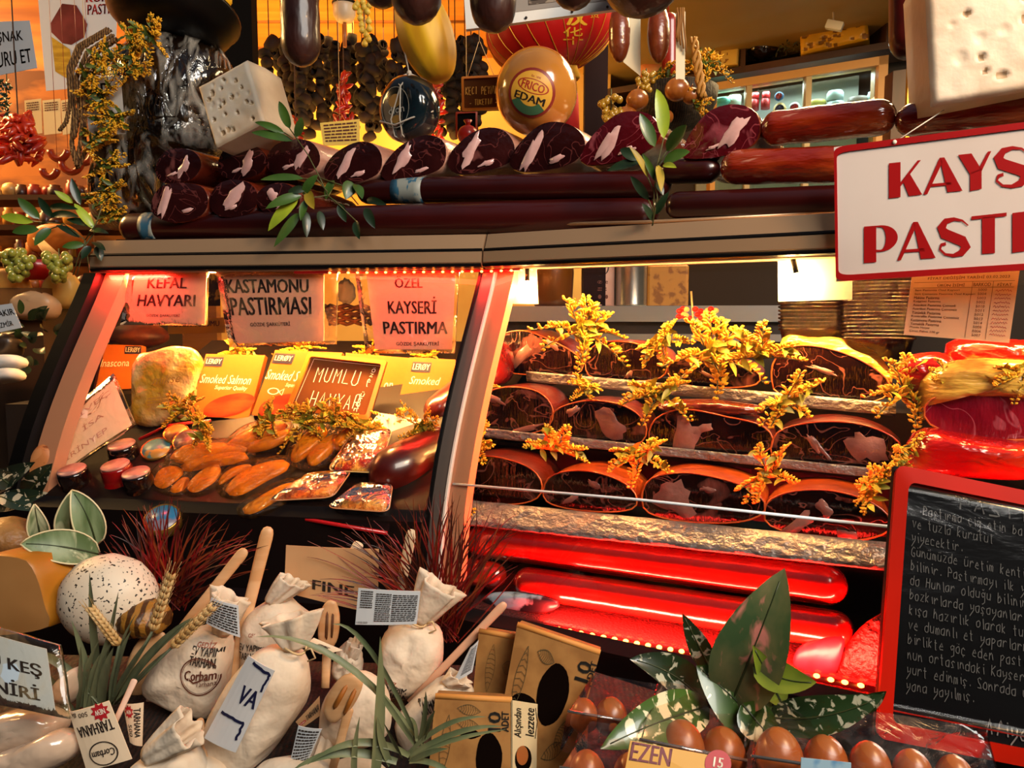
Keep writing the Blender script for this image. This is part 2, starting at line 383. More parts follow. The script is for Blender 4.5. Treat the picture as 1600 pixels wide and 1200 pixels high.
# ------------------------------------------------------------------ the room
R0 = random.Random(7)
def struct(name, mb, m): return tag(mb.build(name, m), kind='structure')
def quadbox(name, q, th, m): return struct(name, MB().plate(q, th), m)
wood = M('wood_orange', '#c27a2c', .5, h2='#8a4a14', nscale=2.2, stretch=(.5, 3, 9), ncon=(.35, .7))
plank_ceiling = M('ceiling_boards', '#c98736', .6, h2='#b9762a', nscale=3, stretch=(.4, 4, 1))
struct('floor', MB().box((0, 1.5, -.05), (9, 8, .1)), M('floor_tiles', '#3a3330', .5))
CZ = 2.66
cl = struct('ceiling', MB().box((-1.55, 3.45, CZ + .05), (4.9, 2.9, .1)), plank_ceiling)
mb = MB()
for i in range(8): mb.box((-1.6, 2.15 + .33 * i, CZ - .003), (4.8, .012, .012))
struct('trim_1', mb, M('seam_dark', '#7a4a18', .7))
struct('wall_back', MB().box((-1.80, 4.0, 1.3), (4.6, .1, 2.75)), M('wall_yellow', '#ecc468', .7, h2='#d09a40', nscale=1.3))
struct('wall_left', MB().plate([(-3.4, 2.75, 2.7), (-1.15, 2.95, 2.7), (-1.15, 2.95, 1.2), (-3.4, 2.75, 1.2)], .06), wood)
BR = Plane(.6, 4.24)
cr = MB().plate([UV(BR, .55, 2.63, 1.9), UV(BR, 3.6, 2.63, 1.9), UV(BR, 3.6, 2.63, -.5), UV(BR, .30, 2.63, -.5)], .05)
struct('ceiling', cr, M('ceiling_beige', '#b89a5a', .7, h2='#a5853f', nscale=.8))
struct('wall_right', MB().plate([UV(BR, .3, 2.68, -.22), UV(BR, 3.6, 2.68, -.22), UV(BR, 3.6, 0, -.22), UV(BR, .3, 0, -.22)], .05), M('wall_dark', '#1d0f08', .7))
mb = MB()
for q in (0.55, 1.15): mb.plate([UV(BR, .75, 2.628, q), UV(BR, 3.4, 2.628, q), UV(BR, 3.4, 2.628, q + .008), UV(BR, .75, 2.628, q + .008)], .006)
struct('trim_2', mb, M('seam_brown', '#57411a', .8))

# ------------------------------------------------------------------ the display case
DOUT = Vector((-.482, -.876, 0)); ZT = UR.at(760, 366).z; ZB = UR.at(760, 421).z; ZG = .895; GO = .185
XL, XM, XR = -.80, -.045, 1.0
alu = M('brushed_aluminium', '#c9a27c', .30, metal=.6)
black = M('black_rubber', '#050404', .4, spec=.2)
darkred = M('case_front', '#0e0404', .4, spec=.25)
deckm = M('deck_black', '#0c0504', .5, spec=.2)
case = thing('display_case', 'long curved-glass refrigerated counter with metal top rail, packed with cured meat and roe', 'display case', (0.1, 1.3, 0))
def rail_pt(x): pl = UL if x < XM else UR; return Vector((x, pl.C - pl.s * x, 0))
def gprof(x, a, off=0): # glass profile: a 0 at the rail .. 1 at the deck
    p = rail_pt(x) + DOUT * (GO * sin(a * pi / 2) ** 1.15 + off - .004); p.z = ZB + (ZG - ZB) * a ** 1.05; return p
def sweep(mb, xs, prof, outd):
    rings = []
    for x in xs:
        p = rail_pt(x); rings.append([p + outd * o + Vector((0, 0, z)) for o, z in prof])
    mb.loft(rings, smooth=False)
prof = [(-.05, ZT + .004), (.0, ZT), (.010, ZT - .026), (.0105, ZT - .028), (.015, ZT - .030), (.017, ZB + .012), (.008, ZB), (-.05, ZB)]
for xs in ((XL, XM - .002), (XM + .002, XR)):
    mb = MB(); sweep(mb, xs, prof, DOUT); r = mb.build('rail', alu, case)
    mb = MB(); sweep(mb, xs, [(.0117, ZT - .0255), (.0155, ZT - .029), (.0155, ZT - .031), (.010, ZT - .031)], DOUT); mb.build('seam', black, r)
    mb = MB(); sweep(mb, xs, [(.0165, ZB + .010), (.0185, ZB + .008), (.0185, ZB + .004), (.012, ZB + .002)], DOUT); mb.build('seam', black, r)
# flat top behind the rail, carrying the dry goods
mb = MB(); sweep(mb, (XL, XM, XR), [(-.04, ZT + .006), (-.50, ZT + .006), (-.50, ZT - .03), (-.04, ZT - .03)], DOUT); mb.build('top_shelf', M('shelf_black', '#1a0d0a', .35), case)
# glass
glass = clear('case_glass', '#fbf7f2', gloss=.05, rough=.012, ior=1.22)
for xs in ((XL + .01, XM - .012), (XM + .012, XR)):
    mb = MB(); n = 22; rows = []
    for i in range(n + 1): rows.append([gprof(x, i / n) for x in (xs[0], (xs[0] + xs[1]) / 2, xs[1])])
    mb.loft(rows, False, False, closed=False); mb.build('glass_pane', glass, case)
# posts: black gasket, pale painted strip
def post(strips, wob=0):
    for nm, x0, x1, o0, o1, m, lab in strips:
        mb = MB(); rings = []
        for i in range(23):
            a = i / 22; p = [gprof(x0, a, o1), gprof(x1, a, o1), gprof(x1, a, o0), gprof(x0, a, o0)]; rings.append(p)
        mb.loft(rings, smooth=False)
        mb.build(nm, m, case, lab)
pale = M('white_paint_pink_cast', '#b8805f', .45)  # white painted metal; the pink cast of the lights is in the colour
greym = M('grey_profile', '#6d6058', .35, metal=.4)
post([('gasket', XL - .022, XL + .004, -.02, .012, black, 'black rubber gasket'), ('post', XL + .006, XL + .046, -.03, -.006, pale, 'pale painted post')])
post([('gasket', XM - .012, XM - .007, -.02, .006, black, 'black rubber gasket'), ('post', XM - .007, XM + .014, -.02, .002, greym, 'grey metal post'), ('gasket', XM + .014, XM + .017, -.02, .004, M('white_line', '#d9cabc', .4), 'white edging'), ('post', XM + .017, XM + .046, -.025, -.004, pale, 'pale painted post')])
# end cheek, decks and front
mb = MB(); mb.loft([[gprof(XL - .012, i / 10) for i in range(11)] + [rail_pt(XL) - DOUT * .5 + Vector((-.01, 0, ZG)), rail_pt(XL) - DOUT * .5 + Vector((-.01, 0, ZB))]], True, False); mb.build('end_glass', clear('end_glass', '#f0ece8', gloss=.02, rough=.05, fres=False), case)
def ff(x, o, z): p = rail_pt(x) + DOUT * o; p.z = z; return p
mb = MB(); sweep(mb, (XL, XM - .01), [(GO, 1.02), (GO - .02, 1.035), (-.26, 1.30), (-.26, .90), (GO, .89)], DOUT); mb.build('deck', deckm, case)
mb = MB(); sweep(mb, (XM, XR), [(GO, .885), (GO - .02, .892), (.03, .90), (.03, .86), (GO, .86)], DOUT); mb.build('deck', M('red_mesh_liner', '#2c0404', .7, bump=.5, bscale=260), case)
for k, (o1, o0, z) in enumerate(((.088, -.02, 1.034), (-.002, -.10, 1.127), (-.095, -.30, 1.208))):
    mb = MB(); sweep(mb, (XM + .01, XR), [(o1, z), (o0, z + .002), (o0, z - .005), (o1, z - .005)], DOUT); mb.build('step', deckm, case)
mb = MB(); sweep(mb, (XL, XM, XR), [(GO + .01, ZG + .002), (GO + .03, ZG - .01), (GO + .03, .05), (GO - .02, .05), (GO - .02, ZG - .01)], DOUT); mb.build('front_panel', darkred, case)
mb = MB(); sweep(mb, (XL, XM, XR), [(-.42, 1.22), (-.46, 1.22), (-.46, .05), (-.42, .05)], DOUT); mb.build('back_panel', deckm, case)
# lamps in the case
tube_m = M('warm_tube', '#ffb765', emit=2.5)
for x0, x1 in ((XL + .06, XM - .06), (XM + .06, XR - .05)):
    a, b = ff(x0, -.035, ZB + .012), ff(x1, -.035, ZB + .012)
    mb = MB(); mb.tube([a, b], .008, 8); mb.build('lamp_tube', tube_m, case)
bar_light('case_lamp', ff(XL + .06, -.03, ZB), ff(XM - .06, -.03, ZB), (-.08, -.22, -1), .03, 40, (1, .48, .13))
bar_light('case_lamp', ff(XM + .06, -.03, ZB), ff(XR - .1, -.03, ZB), (-.02, -.04, -1), .03, 28, (1, .50, .14))
red = (1, .02, .012)
bar_light('red_led_light', UR.at(850, 966, GO - .010), UR.at(1395, 1056, GO - .010), (.45, 1, .34), .012, 17, red)
bar_light('red_led_light', ff(-.30, .004, ZB - .004), ff(.02, .004, ZB - .004), (0, .25, -1), .01, 1.2, red)
bar_light('red_led_light', ff(XL + .02, .004, ZB - .004), ff(XL + .14, .004, ZB - .004), (0, .25, -1), .01, 1.3, red)
bead = M('led_bead_glow', '#ff9a3c', emit=9); strip_m = M('led_strip_red', '#7a0606', .4, emit=.5)
mb = MB(); mb.tube([UR.at(846, 983, GO), UR.at(1100, 1024, GO), UR.at(1372, 1079, GO)], .0045, 6); st = mb.build('led_strip', strip_m, case)
for i in range(16):
    t = i / 15; px = 838 + 262 * t; mb = MB(); mb.ell(UR.at(px, 976 + 48 * t ** 1.0 + 0, GO + .003), (.0042, .0042, .0026), nu=8, nv=5); mb.build('led_bead', bead, st)
for px, py in ((1276, 1056), (1298, 1062), (1320, 1066), (1345, 1071)):
    mb = MB(); mb.ell(UR.at(px, py, GO + .003), (.0042, .0042, .0026), nu=8, nv=5); mb.build('led_bead', bead, st)
mb = MB(); mb.tube([ff(-.40, .004, ZB - .002), ff(XM, .004, ZB - .002), ff(.02, .004, ZB - .002)], .003, 6); st = mb.build('led_strip', strip_m, case)
for i in range(22):
    mb = MB(); mb.ell(ff(-.33 + .0175 * i, .008, ZB - .004), (.0026, .0026, .002), nu=8, nv=5); mb.build('led_bead', bead, st)

# small bulbs under the rail
for px, py, off, pw in ((824, 450, .0, .9), (1246, 440, .0, 1.6)):
    p = UR.at(px, py, off); t = thing('rail_bulb', ('small glowing bulb hanging under the rail just right of the post', 'bright glowing bulb under the rail in front of the blank yellow paper')[px > 900], 'lamp', p - Vector((0, 0, .014))); mb = MB(); mb.ell(p, (.013, .013, .013), nu=16, nv=10); mb.build('bulb_glass', M('bulb_glow', '#ffe0a0', emit=7), t)
    mb = MB(); mb.tube([p + Vector((0, .004, .01)), Vector((p.x, p.y + .02, ZB))], .004, 8); mb.build('holder', black, t)
    L = bpy.data.lights.new('bulb_light', 'POINT'); L.energy = pw; L.color = (1, .72, .3); L.shadow_soft_size = .012; lo = bpy.data.objects.new('bulb_light', L); COL.objects.link(lo); lo.location = p + Vector((0, .017, -.004))

# bright streak along the curved glass, its shine put into a pale colour
ge = M('glass_streak', '#dfe8ee', .2, spec=.8)
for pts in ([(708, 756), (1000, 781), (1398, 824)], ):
    mb = MB(); mb.tube([UR.at(x, y, .152) for x, y in pts], .0021, 6); mb.build('glass_streak', ge, case)

# ------------------------------------------------------------------ cured beef in the case
meat_cut = M('cut_beef', '#0c0403', .2, coat=1, h2='#220a08', nscale=18, ncon=(.40, .75), h3='#6a3a32', h3con=(.60, .67), h3scale=13, stretch=(1, 1, 1.4), rand=True, bump=.3, bscale=60, bstretch=(3, 1, .4), spec=.25, vein=('#6e4038', 16, .016))
rind = M('spice_crust', '#5c1005', .34, coat=.7, h2='#300703', nscale=20, ncon=(.3, .7), bump=.2, bscale=60, bstretch=(.6, 1, 3))
rind_orange = M('spice_crust_orange', '#a8480f', .34, coat=.7, h2='#6a1a06', nscale=14, ncon=(.35, .65), bump=.35, bscale=40, bstretch=(.5, 1, 4))
fatm = M('fat', '#96665c', .3, coat=.8, h2='#6a3c36', nscale=30, ncon=(.35, .7), bump=.15, bscale=90)
film_y = M('gold_film', '#e0b850', .25, coat=.8, h2='#a8702a', nscale=18, bump=.7, bscale=24, bstretch=(.6, 1, 3))
foil = M('crinkled_foil', '#8c8684', .38, metal=.5, bump=.8, bscale=60, bstretch=(1, 1, 1.6))
def fat_patch(mb, loop, out, cx, cz, rx, rz, rot, rng, h):
    """irregular flat patch on a cut face; cx, cz in the face's own half widths"""
    c = cen(loop); r = max((p - c).length for p in loop); X = Vector((-out.y, out.x, 0)).normalized() * -1
    if X.x < 0: X = -X
    Z = Vector((0, 0, 1)); hw = max((p - c).dot(X) for p in loop); hz = max((p - c).z for p in loop); pts = []
    n = 18; sd = rng.uniform(0, 50)
    for k in range(n):
        a = 2 * pi * k / n; q = 1 + .75 * noise.noise(Vector((cos(a) * 1.6, sin(a) * 1.6, sd)))
        u, w = cos(a) * rx * q, sin(a) * rz * q
        pts.append(c + X * (cx * hw + (u * cos(rot) - w * sin(rot)) * hw) + Z * (cz * hz + (u * sin(rot) + w * cos(rot)) * hw) + out * h)
    m = cen(pts); mb.loft([pts, [m + (p - m) * .93 + out * .0008 for p in pts]], False, True)
def meat(pxs, pl, off, axis, length, label, group, face_m=None, rind_m=None, fats=(), lip_m=None, seed=0, name='cured_beef_cut', bulge=.004, wob=.035, lift=None):
    rng = random.Random(seed); loop = outline(pxs, pl, off, 36); c = cen(loop); out = -Vector((axis[0], axis[1], 0)).normalized(); out = (out * .3 + pl.out * .7).normalized()
    base = Vector((c.x, c.y, min(p.z for p in loop))); t = thing(name, label, 'cured meat', base, group)
    mb = MB(); log_body(mb, loop, axis, length, wob=wob, seed=seed); mb.build('rind', rind_m or rind, t)
    mb = MB(); face(mb, loop, pl.out, .0, bulge); mb.build('cut_face', face_m or meat_cut, t)
    mb = MB(); mb.tube([p + pl.out * .0005 for p in loop + loop[:1]], .0013, 5); mb.build('skin_edge', M('skin_edge', '#a02c10', .35, coat=.6, h2='#d0662a', nscale=20), t)
    for f in fats:
        mb = MB(); fat_patch(mb, loop, pl.out, *f, rng, bulge * .75 + .0006); mb.build('fat_patch', fatm, t)
    if rind_m is film_y and pl is UR and off < -.05:
        w = outline([(1207, 575), (1214, 545), (1235, 524), (1270, 527), (1300, 525), (1350, 540), (1386, 566), (1394, 602), (1350, 570), (1290, 550), (1240, 550)], pl, off - .035, 36); mb = MB(); puff(mb, w, pl.out, .06, p=.4, wob=.12, seed=3); mb.build('crumpled_film', film_y, t)
    return t
AX = Vector((.40, .90, .02))
rows = [
 (-.10, .13, 'on the top step', [([(777, 545), (783, 525), (805, 517), (832, 520), (880, 541), (907, 560), (910, 578), (885, 587), (800, 583), (780, 568)], [(-.35, -.1, .35, .12, .8), (.3, .5, .2, .08, -.5)], rind, 'first cured beef slab of the top step, beside the post, with pale marbling low down'),
   ([(916, 560), (925, 543), (945, 534), (985, 535), (1018, 545), (1036, 556), (1042, 580), (1020, 594), (960, 594), (920, 586)], [(.12, -.55, .1, .06, .9)], rind_orange, 'cured beef slab on the top step with a bright golden upper skin'),
   ([(1044, 574), (1058, 562), (1100, 559), (1150, 565), (1184, 582), (1183, 600), (1140, 606), (1080, 603), (1050, 592)], [(-.1, -.1, .2, .04, -.4)], rind_orange, 'thin flat dark red beef slab on the top step under the yellow flowers'),
   ([(1206, 595), (1209, 565), (1232, 543), (1275, 541), (1330, 556), (1375, 582), (1392, 606), (1376, 624), (1320, 634), (1260, 630), (1215, 614)], [(-.1, .25, .25, .05, -.3)], film_y, 'biggest dark beef slab under crumpled golden film on the top step')]),
 (.00, .105, 'on the middle step', [([(748, 640), (755, 617), (790, 605), (838, 611), (862, 634), (860, 662), (830, 677), (770, 677), (750, 660)], [(-.5, .45, .3, .09, -.3), (.25, -.72, .5, .07, .3)], rind, 'cured beef slab on the middle step right beside the post, with a pale fat rim'),
   ([(859, 662), (868, 642), (895, 630), (930, 626), (975, 634), (1005, 656), (1009, 682), (985, 698), (920, 698), (870, 688)], [(.30, .12, .36, .24, -.6), (-.5, .55, .16, .08, .6)], rind, 'middle-step beef slab with one large pale fat patch right of its centre'),
   ([(1014, 676), (1024, 655), (1050, 642), (1080, 640), (1130, 650), (1185, 663), (1208, 684), (1195, 706), (1130, 713), (1050, 708), (1018, 693)], [(-.38, .0, .22, .3, -.3), (-.1, .2, .2, .07, .4)], rind, 'wide middle-step beef slab with a pale fat patch left of its centre'),
   ([(1204, 700), (1216, 675), (1255, 662), (1310, 659), (1360, 667), (1402, 688), (1408, 712), (1390, 732), (1320, 736), (1250, 730), (1212, 718)], [(.48, .1, .34, .2, -.7), (-.35, .15, .2, .05, -.9), (-.2, -.1, .22, .04, -.9)], rind, 'middle-step beef slab with a pale branching vein and a fat wedge, behind the chalkboard')]),
 (.085, .105, 'on the lowest step', [([(696, 748), (708, 725), (735, 714), (775, 714), (822, 728), (845, 750), (842, 776), (805, 788), (740, 783), (702, 770)], [(-.55, .4, .16, .08, .7)], rind, 'lowest-step beef slab crossed by the blue reflection, next to the post'),
   ([(849, 765), (860, 745), (890, 736), (930, 738), (972, 753), (994, 774), (990, 794), (950, 800), (890, 795), (855, 784)], [(.1, .45, .16, .06, -.6), (-.35, -.35, .22, .06, .5)], rind_orange, 'smallest beef slab of the lowest step, with orange skin along its top'),
   ([(1003, 780), (1012, 752), (1040, 741), (1085, 740), (1150, 755), (1190, 778), (1192, 802), (1150, 816), (1070, 815), (1015, 802)], [(-.42, -.12, .30, .30, -.8), (.1, .45, .12, .05, 0)], rind_orange, 'lowest-step beef slab with a big round fat patch and orange top skin'),
   ([(1194, 800), (1205, 780), (1245, 767), (1300, 767), (1355, 782), (1388, 806), (1388, 830), (1340, 844), (1270, 840), (1205, 822)], [(-.45, -.45, .4, .11, .75), (-.02, .3, .16, .1, -.8), (.35, -.6, .16, .08, 0)], rind_orange, 'lowest-step beef slab beside the chalkboard, with branching pale fat')])]
sd = 1
for off, ln, where, items in rows:
    for pxs, fats, rm, lab in items:
        sd += 1; meat(pxs, UR, off, AX, ln, lab, 'cured beef slabs in the glass case', rind_m=rm, fats=fats, seed=sd)
# right-hand wrapped pieces and the one by the post
magenta = M('cut_beef_red', '#7a0a1e', .2, coat=1, h2='#a01a2c', nscale=9, h3='#b8606a', h3con=(.6, .7), h3scale=8, vein=('#a84a58', 12, .012), bump=.3, bscale=60, bstretch=(2, 1, .5))
meat_top = None
redwrap = M('red_film', '#a00c08', .2, coat=1, h2='#d83a0c', nscale=7, ncon=(.45, .7), bump=.5, bscale=26, bstretch=(1, 1, 2.5))
meat([(1444, 650), (1448, 630), (1475, 617), (1540, 614), (1630, 622), (1690, 650), (1680, 676), (1600, 687), (1520, 684), (1462, 668)], UR, .02, AX, .15, 'crimson cut beef slab in golden film above the chalkboard', 'wrapped beef behind the chalkboard', magenta, film_y, seed=40)
def wrapped(pxs, pl, off, T, label, m, group=None, name='wrapped_beef', seed=0, wob=.05):
    loop = outline(pxs, pl, off, 30); mb = MB(); puff(mb, loop, pl.out, T, p=.5, wob=wob, seed=seed); return tag(mb.build(name, m), label, 'cured meat', group)
wrapped([(1425, 636), (1440, 590), (1470, 568), (1540, 560), (1700, 575), (1705, 632), (1540, 618), (1462, 624)], UR, -.02, .10, 'crumpled golden film bulging over the crimson cut beef', film_y, 'wrapped beef behind the chalkboard', seed=47, wob=.1)
wrapped([(1413, 715), (1422, 680), (1450, 668), (1500, 676), (1580, 688), (1660, 690), (1690, 725), (1620, 745), (1500, 742), (1430, 735)], UR, .03, .10, 'glossy scarlet film-wrapped beef just above the chalkboard frame', redwrap, 'wrapped beef behind the chalkboard', seed=41)
wrapped([(1475, 552), (1490, 530), (1560, 528), (1680, 540), (1700, 570), (1600, 590), (1500, 575)], UR, -.10, .10, 'scarlet film-wrapped beef partly hidden by the price list', redwrap, 'wrapped beef behind the chalkboard', seed=42)
wrapped([(1400, 590), (1404, 566), (1430, 552), (1475, 552), (1500, 575), (1490, 610), (1430, 618)], UR, -.04, .08, 'orange-red wrapped beef piece behind the yellow flowers near the tub stacks', redwrap, 'wrapped beef behind the chalkboard', seed=43)
wrapped([(728, 575), (738, 545), (765, 530), (788, 540), (796, 570), (786, 600), (745, 606)], UR, -.05, .09, 'dark red film-wrapped beef beside the post on the top step', M('dark_red_film', '#5c0808', .2, coat=1, h2='#c01810', nscale=6, ncon=(.5, .72), bump=.6, bscale=30), seed=44)
wrapped([(1030, 640), (1040, 626), (1100, 624), (1180, 632), (1190, 646), (1100, 650)], UR, -.03, .05, 'flat foil-edged beef piece lying between the top and middle steps', M('brown_film', '#5a1a0a', .25, coat=1, bump=.6, bscale=30), seed=45)
# foil trays under the rows
for pxq, off, lab in (([(672, 775), (1392, 848), (1385, 890), (690, 815)], .105, 'long crinkled foil tray under the lowest beef slabs'), ([(745, 668), (1420, 738), (1420, 752), (745, 682)], .012, 'narrow foil tray edge under the middle beef slabs'), ([(822, 580), (1400, 630), (1400, 650), (822, 596)], -.085, 'foil tray edge under the top beef slabs')):
    q = [UR.at(x, y, off + (.03 if (k > 1 and off > .1) else 0)) for k, (x, y) in enumerate(pxq)]
    mb = MB(); mb.plate(q, .004, nu=40, nv=4, smooth=True)
    for i, v in enumerate(mb.v): v += UR.out * .004 * noise.noise(v * 45)
    tag(mb.build('foil_tray', foil), lab, 'tray', 'foil trays under the beef')
# long red sausages on the deck
redlog = M('red_casing', '#8a0c0a', .22, coat=1, h2='#8c1a0c', nscale=5, stretch=(1, 1, 4), bump=.1, bscale=30)
for a, b, r, lab in (((730, 842), (1325, 918), .027, 'upper long red sausage lying under the foil tray'), ((805, 907), (1335, 988), .0245, 'lower long red sausage lying behind the red lights'), ((690, 886), (790, 902), .022, 'short dark sausage end beside the red grass')):
    off = .108 if r == .027 else .128; A, B = UR.at(*a, off), UR.at(*b, off)
    mb = MB(); mb.sausage(A, B, r, 20, .03, 3); t = tag(mb.build('long_sausage', redlog), lab, 'sausage', 'long red sausages on the case deck')
# ------------------------------------------------------------------ dry goods on top of the case
def pl_at(px): return UL if px < 760 else UR
ham_cut = M('ham_cut', '#22090a', .16, coat=1, h2='#34100f', nscale=14, ncon=(.4, .8), h3='#6b3a36', h3con=(.64, .70), h3scale=16, rand=True, bump=.2, bscale=50, vein=('#5a2a28', 18, .014))
ham_cut_red = M('ham_cut_red', '#4a0a12', .16, coat=1, h2='#5e1018', nscale=12, ncon=(.4, .8), h3='#8a4048', h3con=(.65, .72), h3scale=15, rand=True, bump=.2, bscale=50, vein=('#8a3a42', 16, .012))
ham_pale = M('ham_casing_pale', '#cfa08c', .3, coat=.7, h2='#b07c68', nscale=14, stretch=(1, 1, 3), bump=.2, bscale=50)
ham_dark = M('ham_casing_dark', '#4a160c', .25, coat=.9, h2='#7a2a12', nscale=8, bump=.2, bscale=40)
ham_fat = M('ham_fat', '#d8aaa4', .25, coat=.9, h2='#b87c78', nscale=26, ncon=(.45, .75))
HX = Vector((.50, .86, -.03))
tops = [
 ([(243, 262), (255, 238), (280, 231), (305, 238), (315, 258), (300, 280), (265, 287), (247, 280)], (.30, -.05, .16, .45, -.45), 0, ham_dark, 'small cut ham at the near end of the upper row, against the wrapped cask'),
 ([(340, 255), (352, 232), (380, 224), (405, 231), (418, 250), (405, 272), (370, 281), (345, 273)], (.25, -.1, .16, .45, -.45), 0, ham_dark, 'small dark cut ham directly under the white cheese cube'),
 ([(415, 252), (430, 226), (465, 217), (490, 224), (501, 247), (490, 267), (455, 277), (425, 270)], (.32, 0, .16, .45, -.55), 0, ham_pale, 'cut ham crossed by the green leaf stem in the upper row'),
 ([(506, 264), (525, 238), (560, 221), (587, 227), (598, 250), (588, 274), (545, 288), (512, 282)], (-.3, .0, .16, .48, -.5), 0, ham_pale, 'cut ham beside the leafy sprig, with pale casing showing behind it'),
 ([(595, 268), (620, 232), (660, 211), (690, 217), (698, 240), (688, 264), (650, 278), (608, 284)], (-.35, .0, .15, .5, -.5), 0, ham_pale, 'cut ham under the black waxed cheese wheel'),
 ([(698, 252), (715, 225), (750, 201), (785, 202), (804, 225), (799, 252), (760, 267), (713, 272)], (-.3, .1, .17, .5, -.5), 0, ham_pale, 'cut ham between the black cheese wheel and the orange cheese ball'),
 ([(796, 248), (818, 216), (850, 192), (885, 192), (910, 209), (914, 235), (890, 257), (840, 268), (803, 266)], (-.4, -.05, .15, .55, -.5), 0, ham_pale, 'cut ham right under the orange cheese ball'),
 ([(906, 242), (925, 212), (960, 180), (990, 173), (1020, 181), (1032, 213), (1002, 241), (950, 256), (913, 257)], (-.3, -.1, .17, .5, -.55), 1, ham_dark, 'reddish cut ham behind the upright green leaf sprig'),
 ([(1066, 237), (1080, 205), (1110, 172), (1150, 162), (1180, 174), (1188, 205), (1170, 231), (1120, 246), (1073, 248)], (.32, .0, .2, .5, -.7), 1, ham_dark, 'largest reddish cut ham, next to the film-wrapped rolls'),
 ([(236, 316), (250, 292), (280, 285), (315, 291), (326, 315), (312, 339), (270, 348), (240, 336)], (-.45, .1, .14, .5, -.4), 0, ham_dark, 'cut ham at the near end of the lower row, in cling film'),
 ([(327, 311), (340, 288), (365, 280), (392, 287), (404, 310), (390, 333), (355, 340), (333, 332)], (.1, .1, .2, .5, -.8), 0, ham_dark, 'middle cut ham of the lower row, with a star of creased film'),
 ([(399, 312), (412, 292), (440, 285), (463, 297), (468, 320), (446, 337), (415, 334)], (-.2, .3, .25, .25, -.4), 0, ham_dark, 'lower-row cut ham mostly hidden by the long green leaves')]
for i, (pxs, fat, rd, rm, lab) in enumerate(tops):
    pl = pl_at(sum(p[0] for p in pxs) / len(pxs)); off = -.055 if i < 9 else -.035
    loop = outline(pxs, pl, off, 32); c = cen(loop); rng = random.Random(60 + i)
    t = thing('cut_ham', lab, 'ham', (c.x, c.y, min(p.z for p in loop)), 'cut hams stacked on top of the case')
    mb = MB(); log_body(mb, loop, HX, .24 if i < 9 else .18, wob=.02, seed=i, taper=.97); mb.build('casing', rm, t)
    mb = MB(); face(mb, loop, pl.out, 0, .004); mb.build('cut_face', ham_cut_red if rd else ham_cut, t)
    mb = MB(); fat_patch(mb, loop, pl.out, *fat, rng, .0042); mb.build('fat_patch', ham_fat, t)
    mb = MB(); fat_patch(mb, loop, pl.out, fat[0] * -.6, -.45, .22, .06, .3, rng, .0034); mb.build('fat_patch', ham_fat, t)
film_red = M('wrapped_roll', '#7c1c0a', .2, coat=1, h2='#b8501a', nscale=5, ncon=(.45, .75), stretch=(1, 1, 3), h3='#c89078', h3con=(.63, .72), h3scale=14, bump=.6, bscale=22, bstretch=(.7, 1, 3))  # thin pale streaks: sheen of the film put into the colour
def roll(a, b, r, pl, off, m, label, group=None, seed=0, name='wrapped_roll', flat=1, rough=.06):
    mb = MB(); mb.sausage(pl.at(*a, off) if not isinstance(a, Vector) else a, pl.at(*b, off) if not isinstance(b, Vector) else b, r, 22, rough, seed, flat=flat); o = tag(mb.build(name, m), label, 'cured meat', group); return o
roll((1188, 203), (1402, 181), .0262, UR, -.07, film_red, 'upper film-wrapped red roll left of the big holed cheese', 'film-wrapped rolls on top of the case', 1)
roll((1126, 262), (1345, 256), .0265, UR, -.045, film_red, 'lower film-wrapped red roll running behind the shop sign', 'film-wrapped rolls on top of the case', 2)
roll((1398, 190), (1680, 160), .0225, UR, -.06, film_red, 'long film-wrapped red roll lying under the big holed cheese', 'film-wrapped rolls on top of the case', 3)
darklog = M('dark_casing', '#2a0706', .3, coat=.5, h2='#3a0a08', nscale=4, stretch=(1, 1, 3))
def darkl(a, b, r, off, lab, lbl=None):
    A = pl_at(a[0]).at(*a, off); B = pl_at(b[0]).at(*b, off)
    t = thing('long_salami', lab, 'salami', (A + B) / 2 - Vector((0, 0, r)), 'long dark salamis under the hams')
    mb = MB(); mb.sausage(A, B, r, 22, .01, 3, seg=20); mb.build('casing', darklog, t)
    if lbl:
        t0, t1 = lbl; mb = MB(); d = B - A; mb.tube([A + d * (t0 + (t1 - t0) * k / 4) for k in range(5)], r * 1.015, 22); mb.build('label_band', M('label_band', '#8a8f88', .5, h2='#2f5f78', nscale=60, stretch=(1, 1, .2), ncon=(.48, .52)), t, 'printed blue and white label band')
darkl((192, 357), (1030, 334), .030, -.09, 'longest dark salami lying along the edge of the metal rail', (.055, .085))
darkl((560, 300), (1050, 288), .024, -.085, 'dark salami with a blue label band lying under the cut hams', (.135, .24))
darkl((1040, 322), (1330, 312), .022, -.04, 'dark salami lying on the rail beside the shop sign')
darkl((1030, 268), (1126, 266), .021, -.075, 'short dark salami end under the large reddish ham')
mb = MB(); mb.tube([UR.at(790, 352, -.03), UR.at(1010, 347, -.03), UR.at(1330, 330, -.03)], .003, 6); tag(mb.build('tray_edge_strip', alu), 'thin bright metal strip lying along the top of the rail', 'strip')

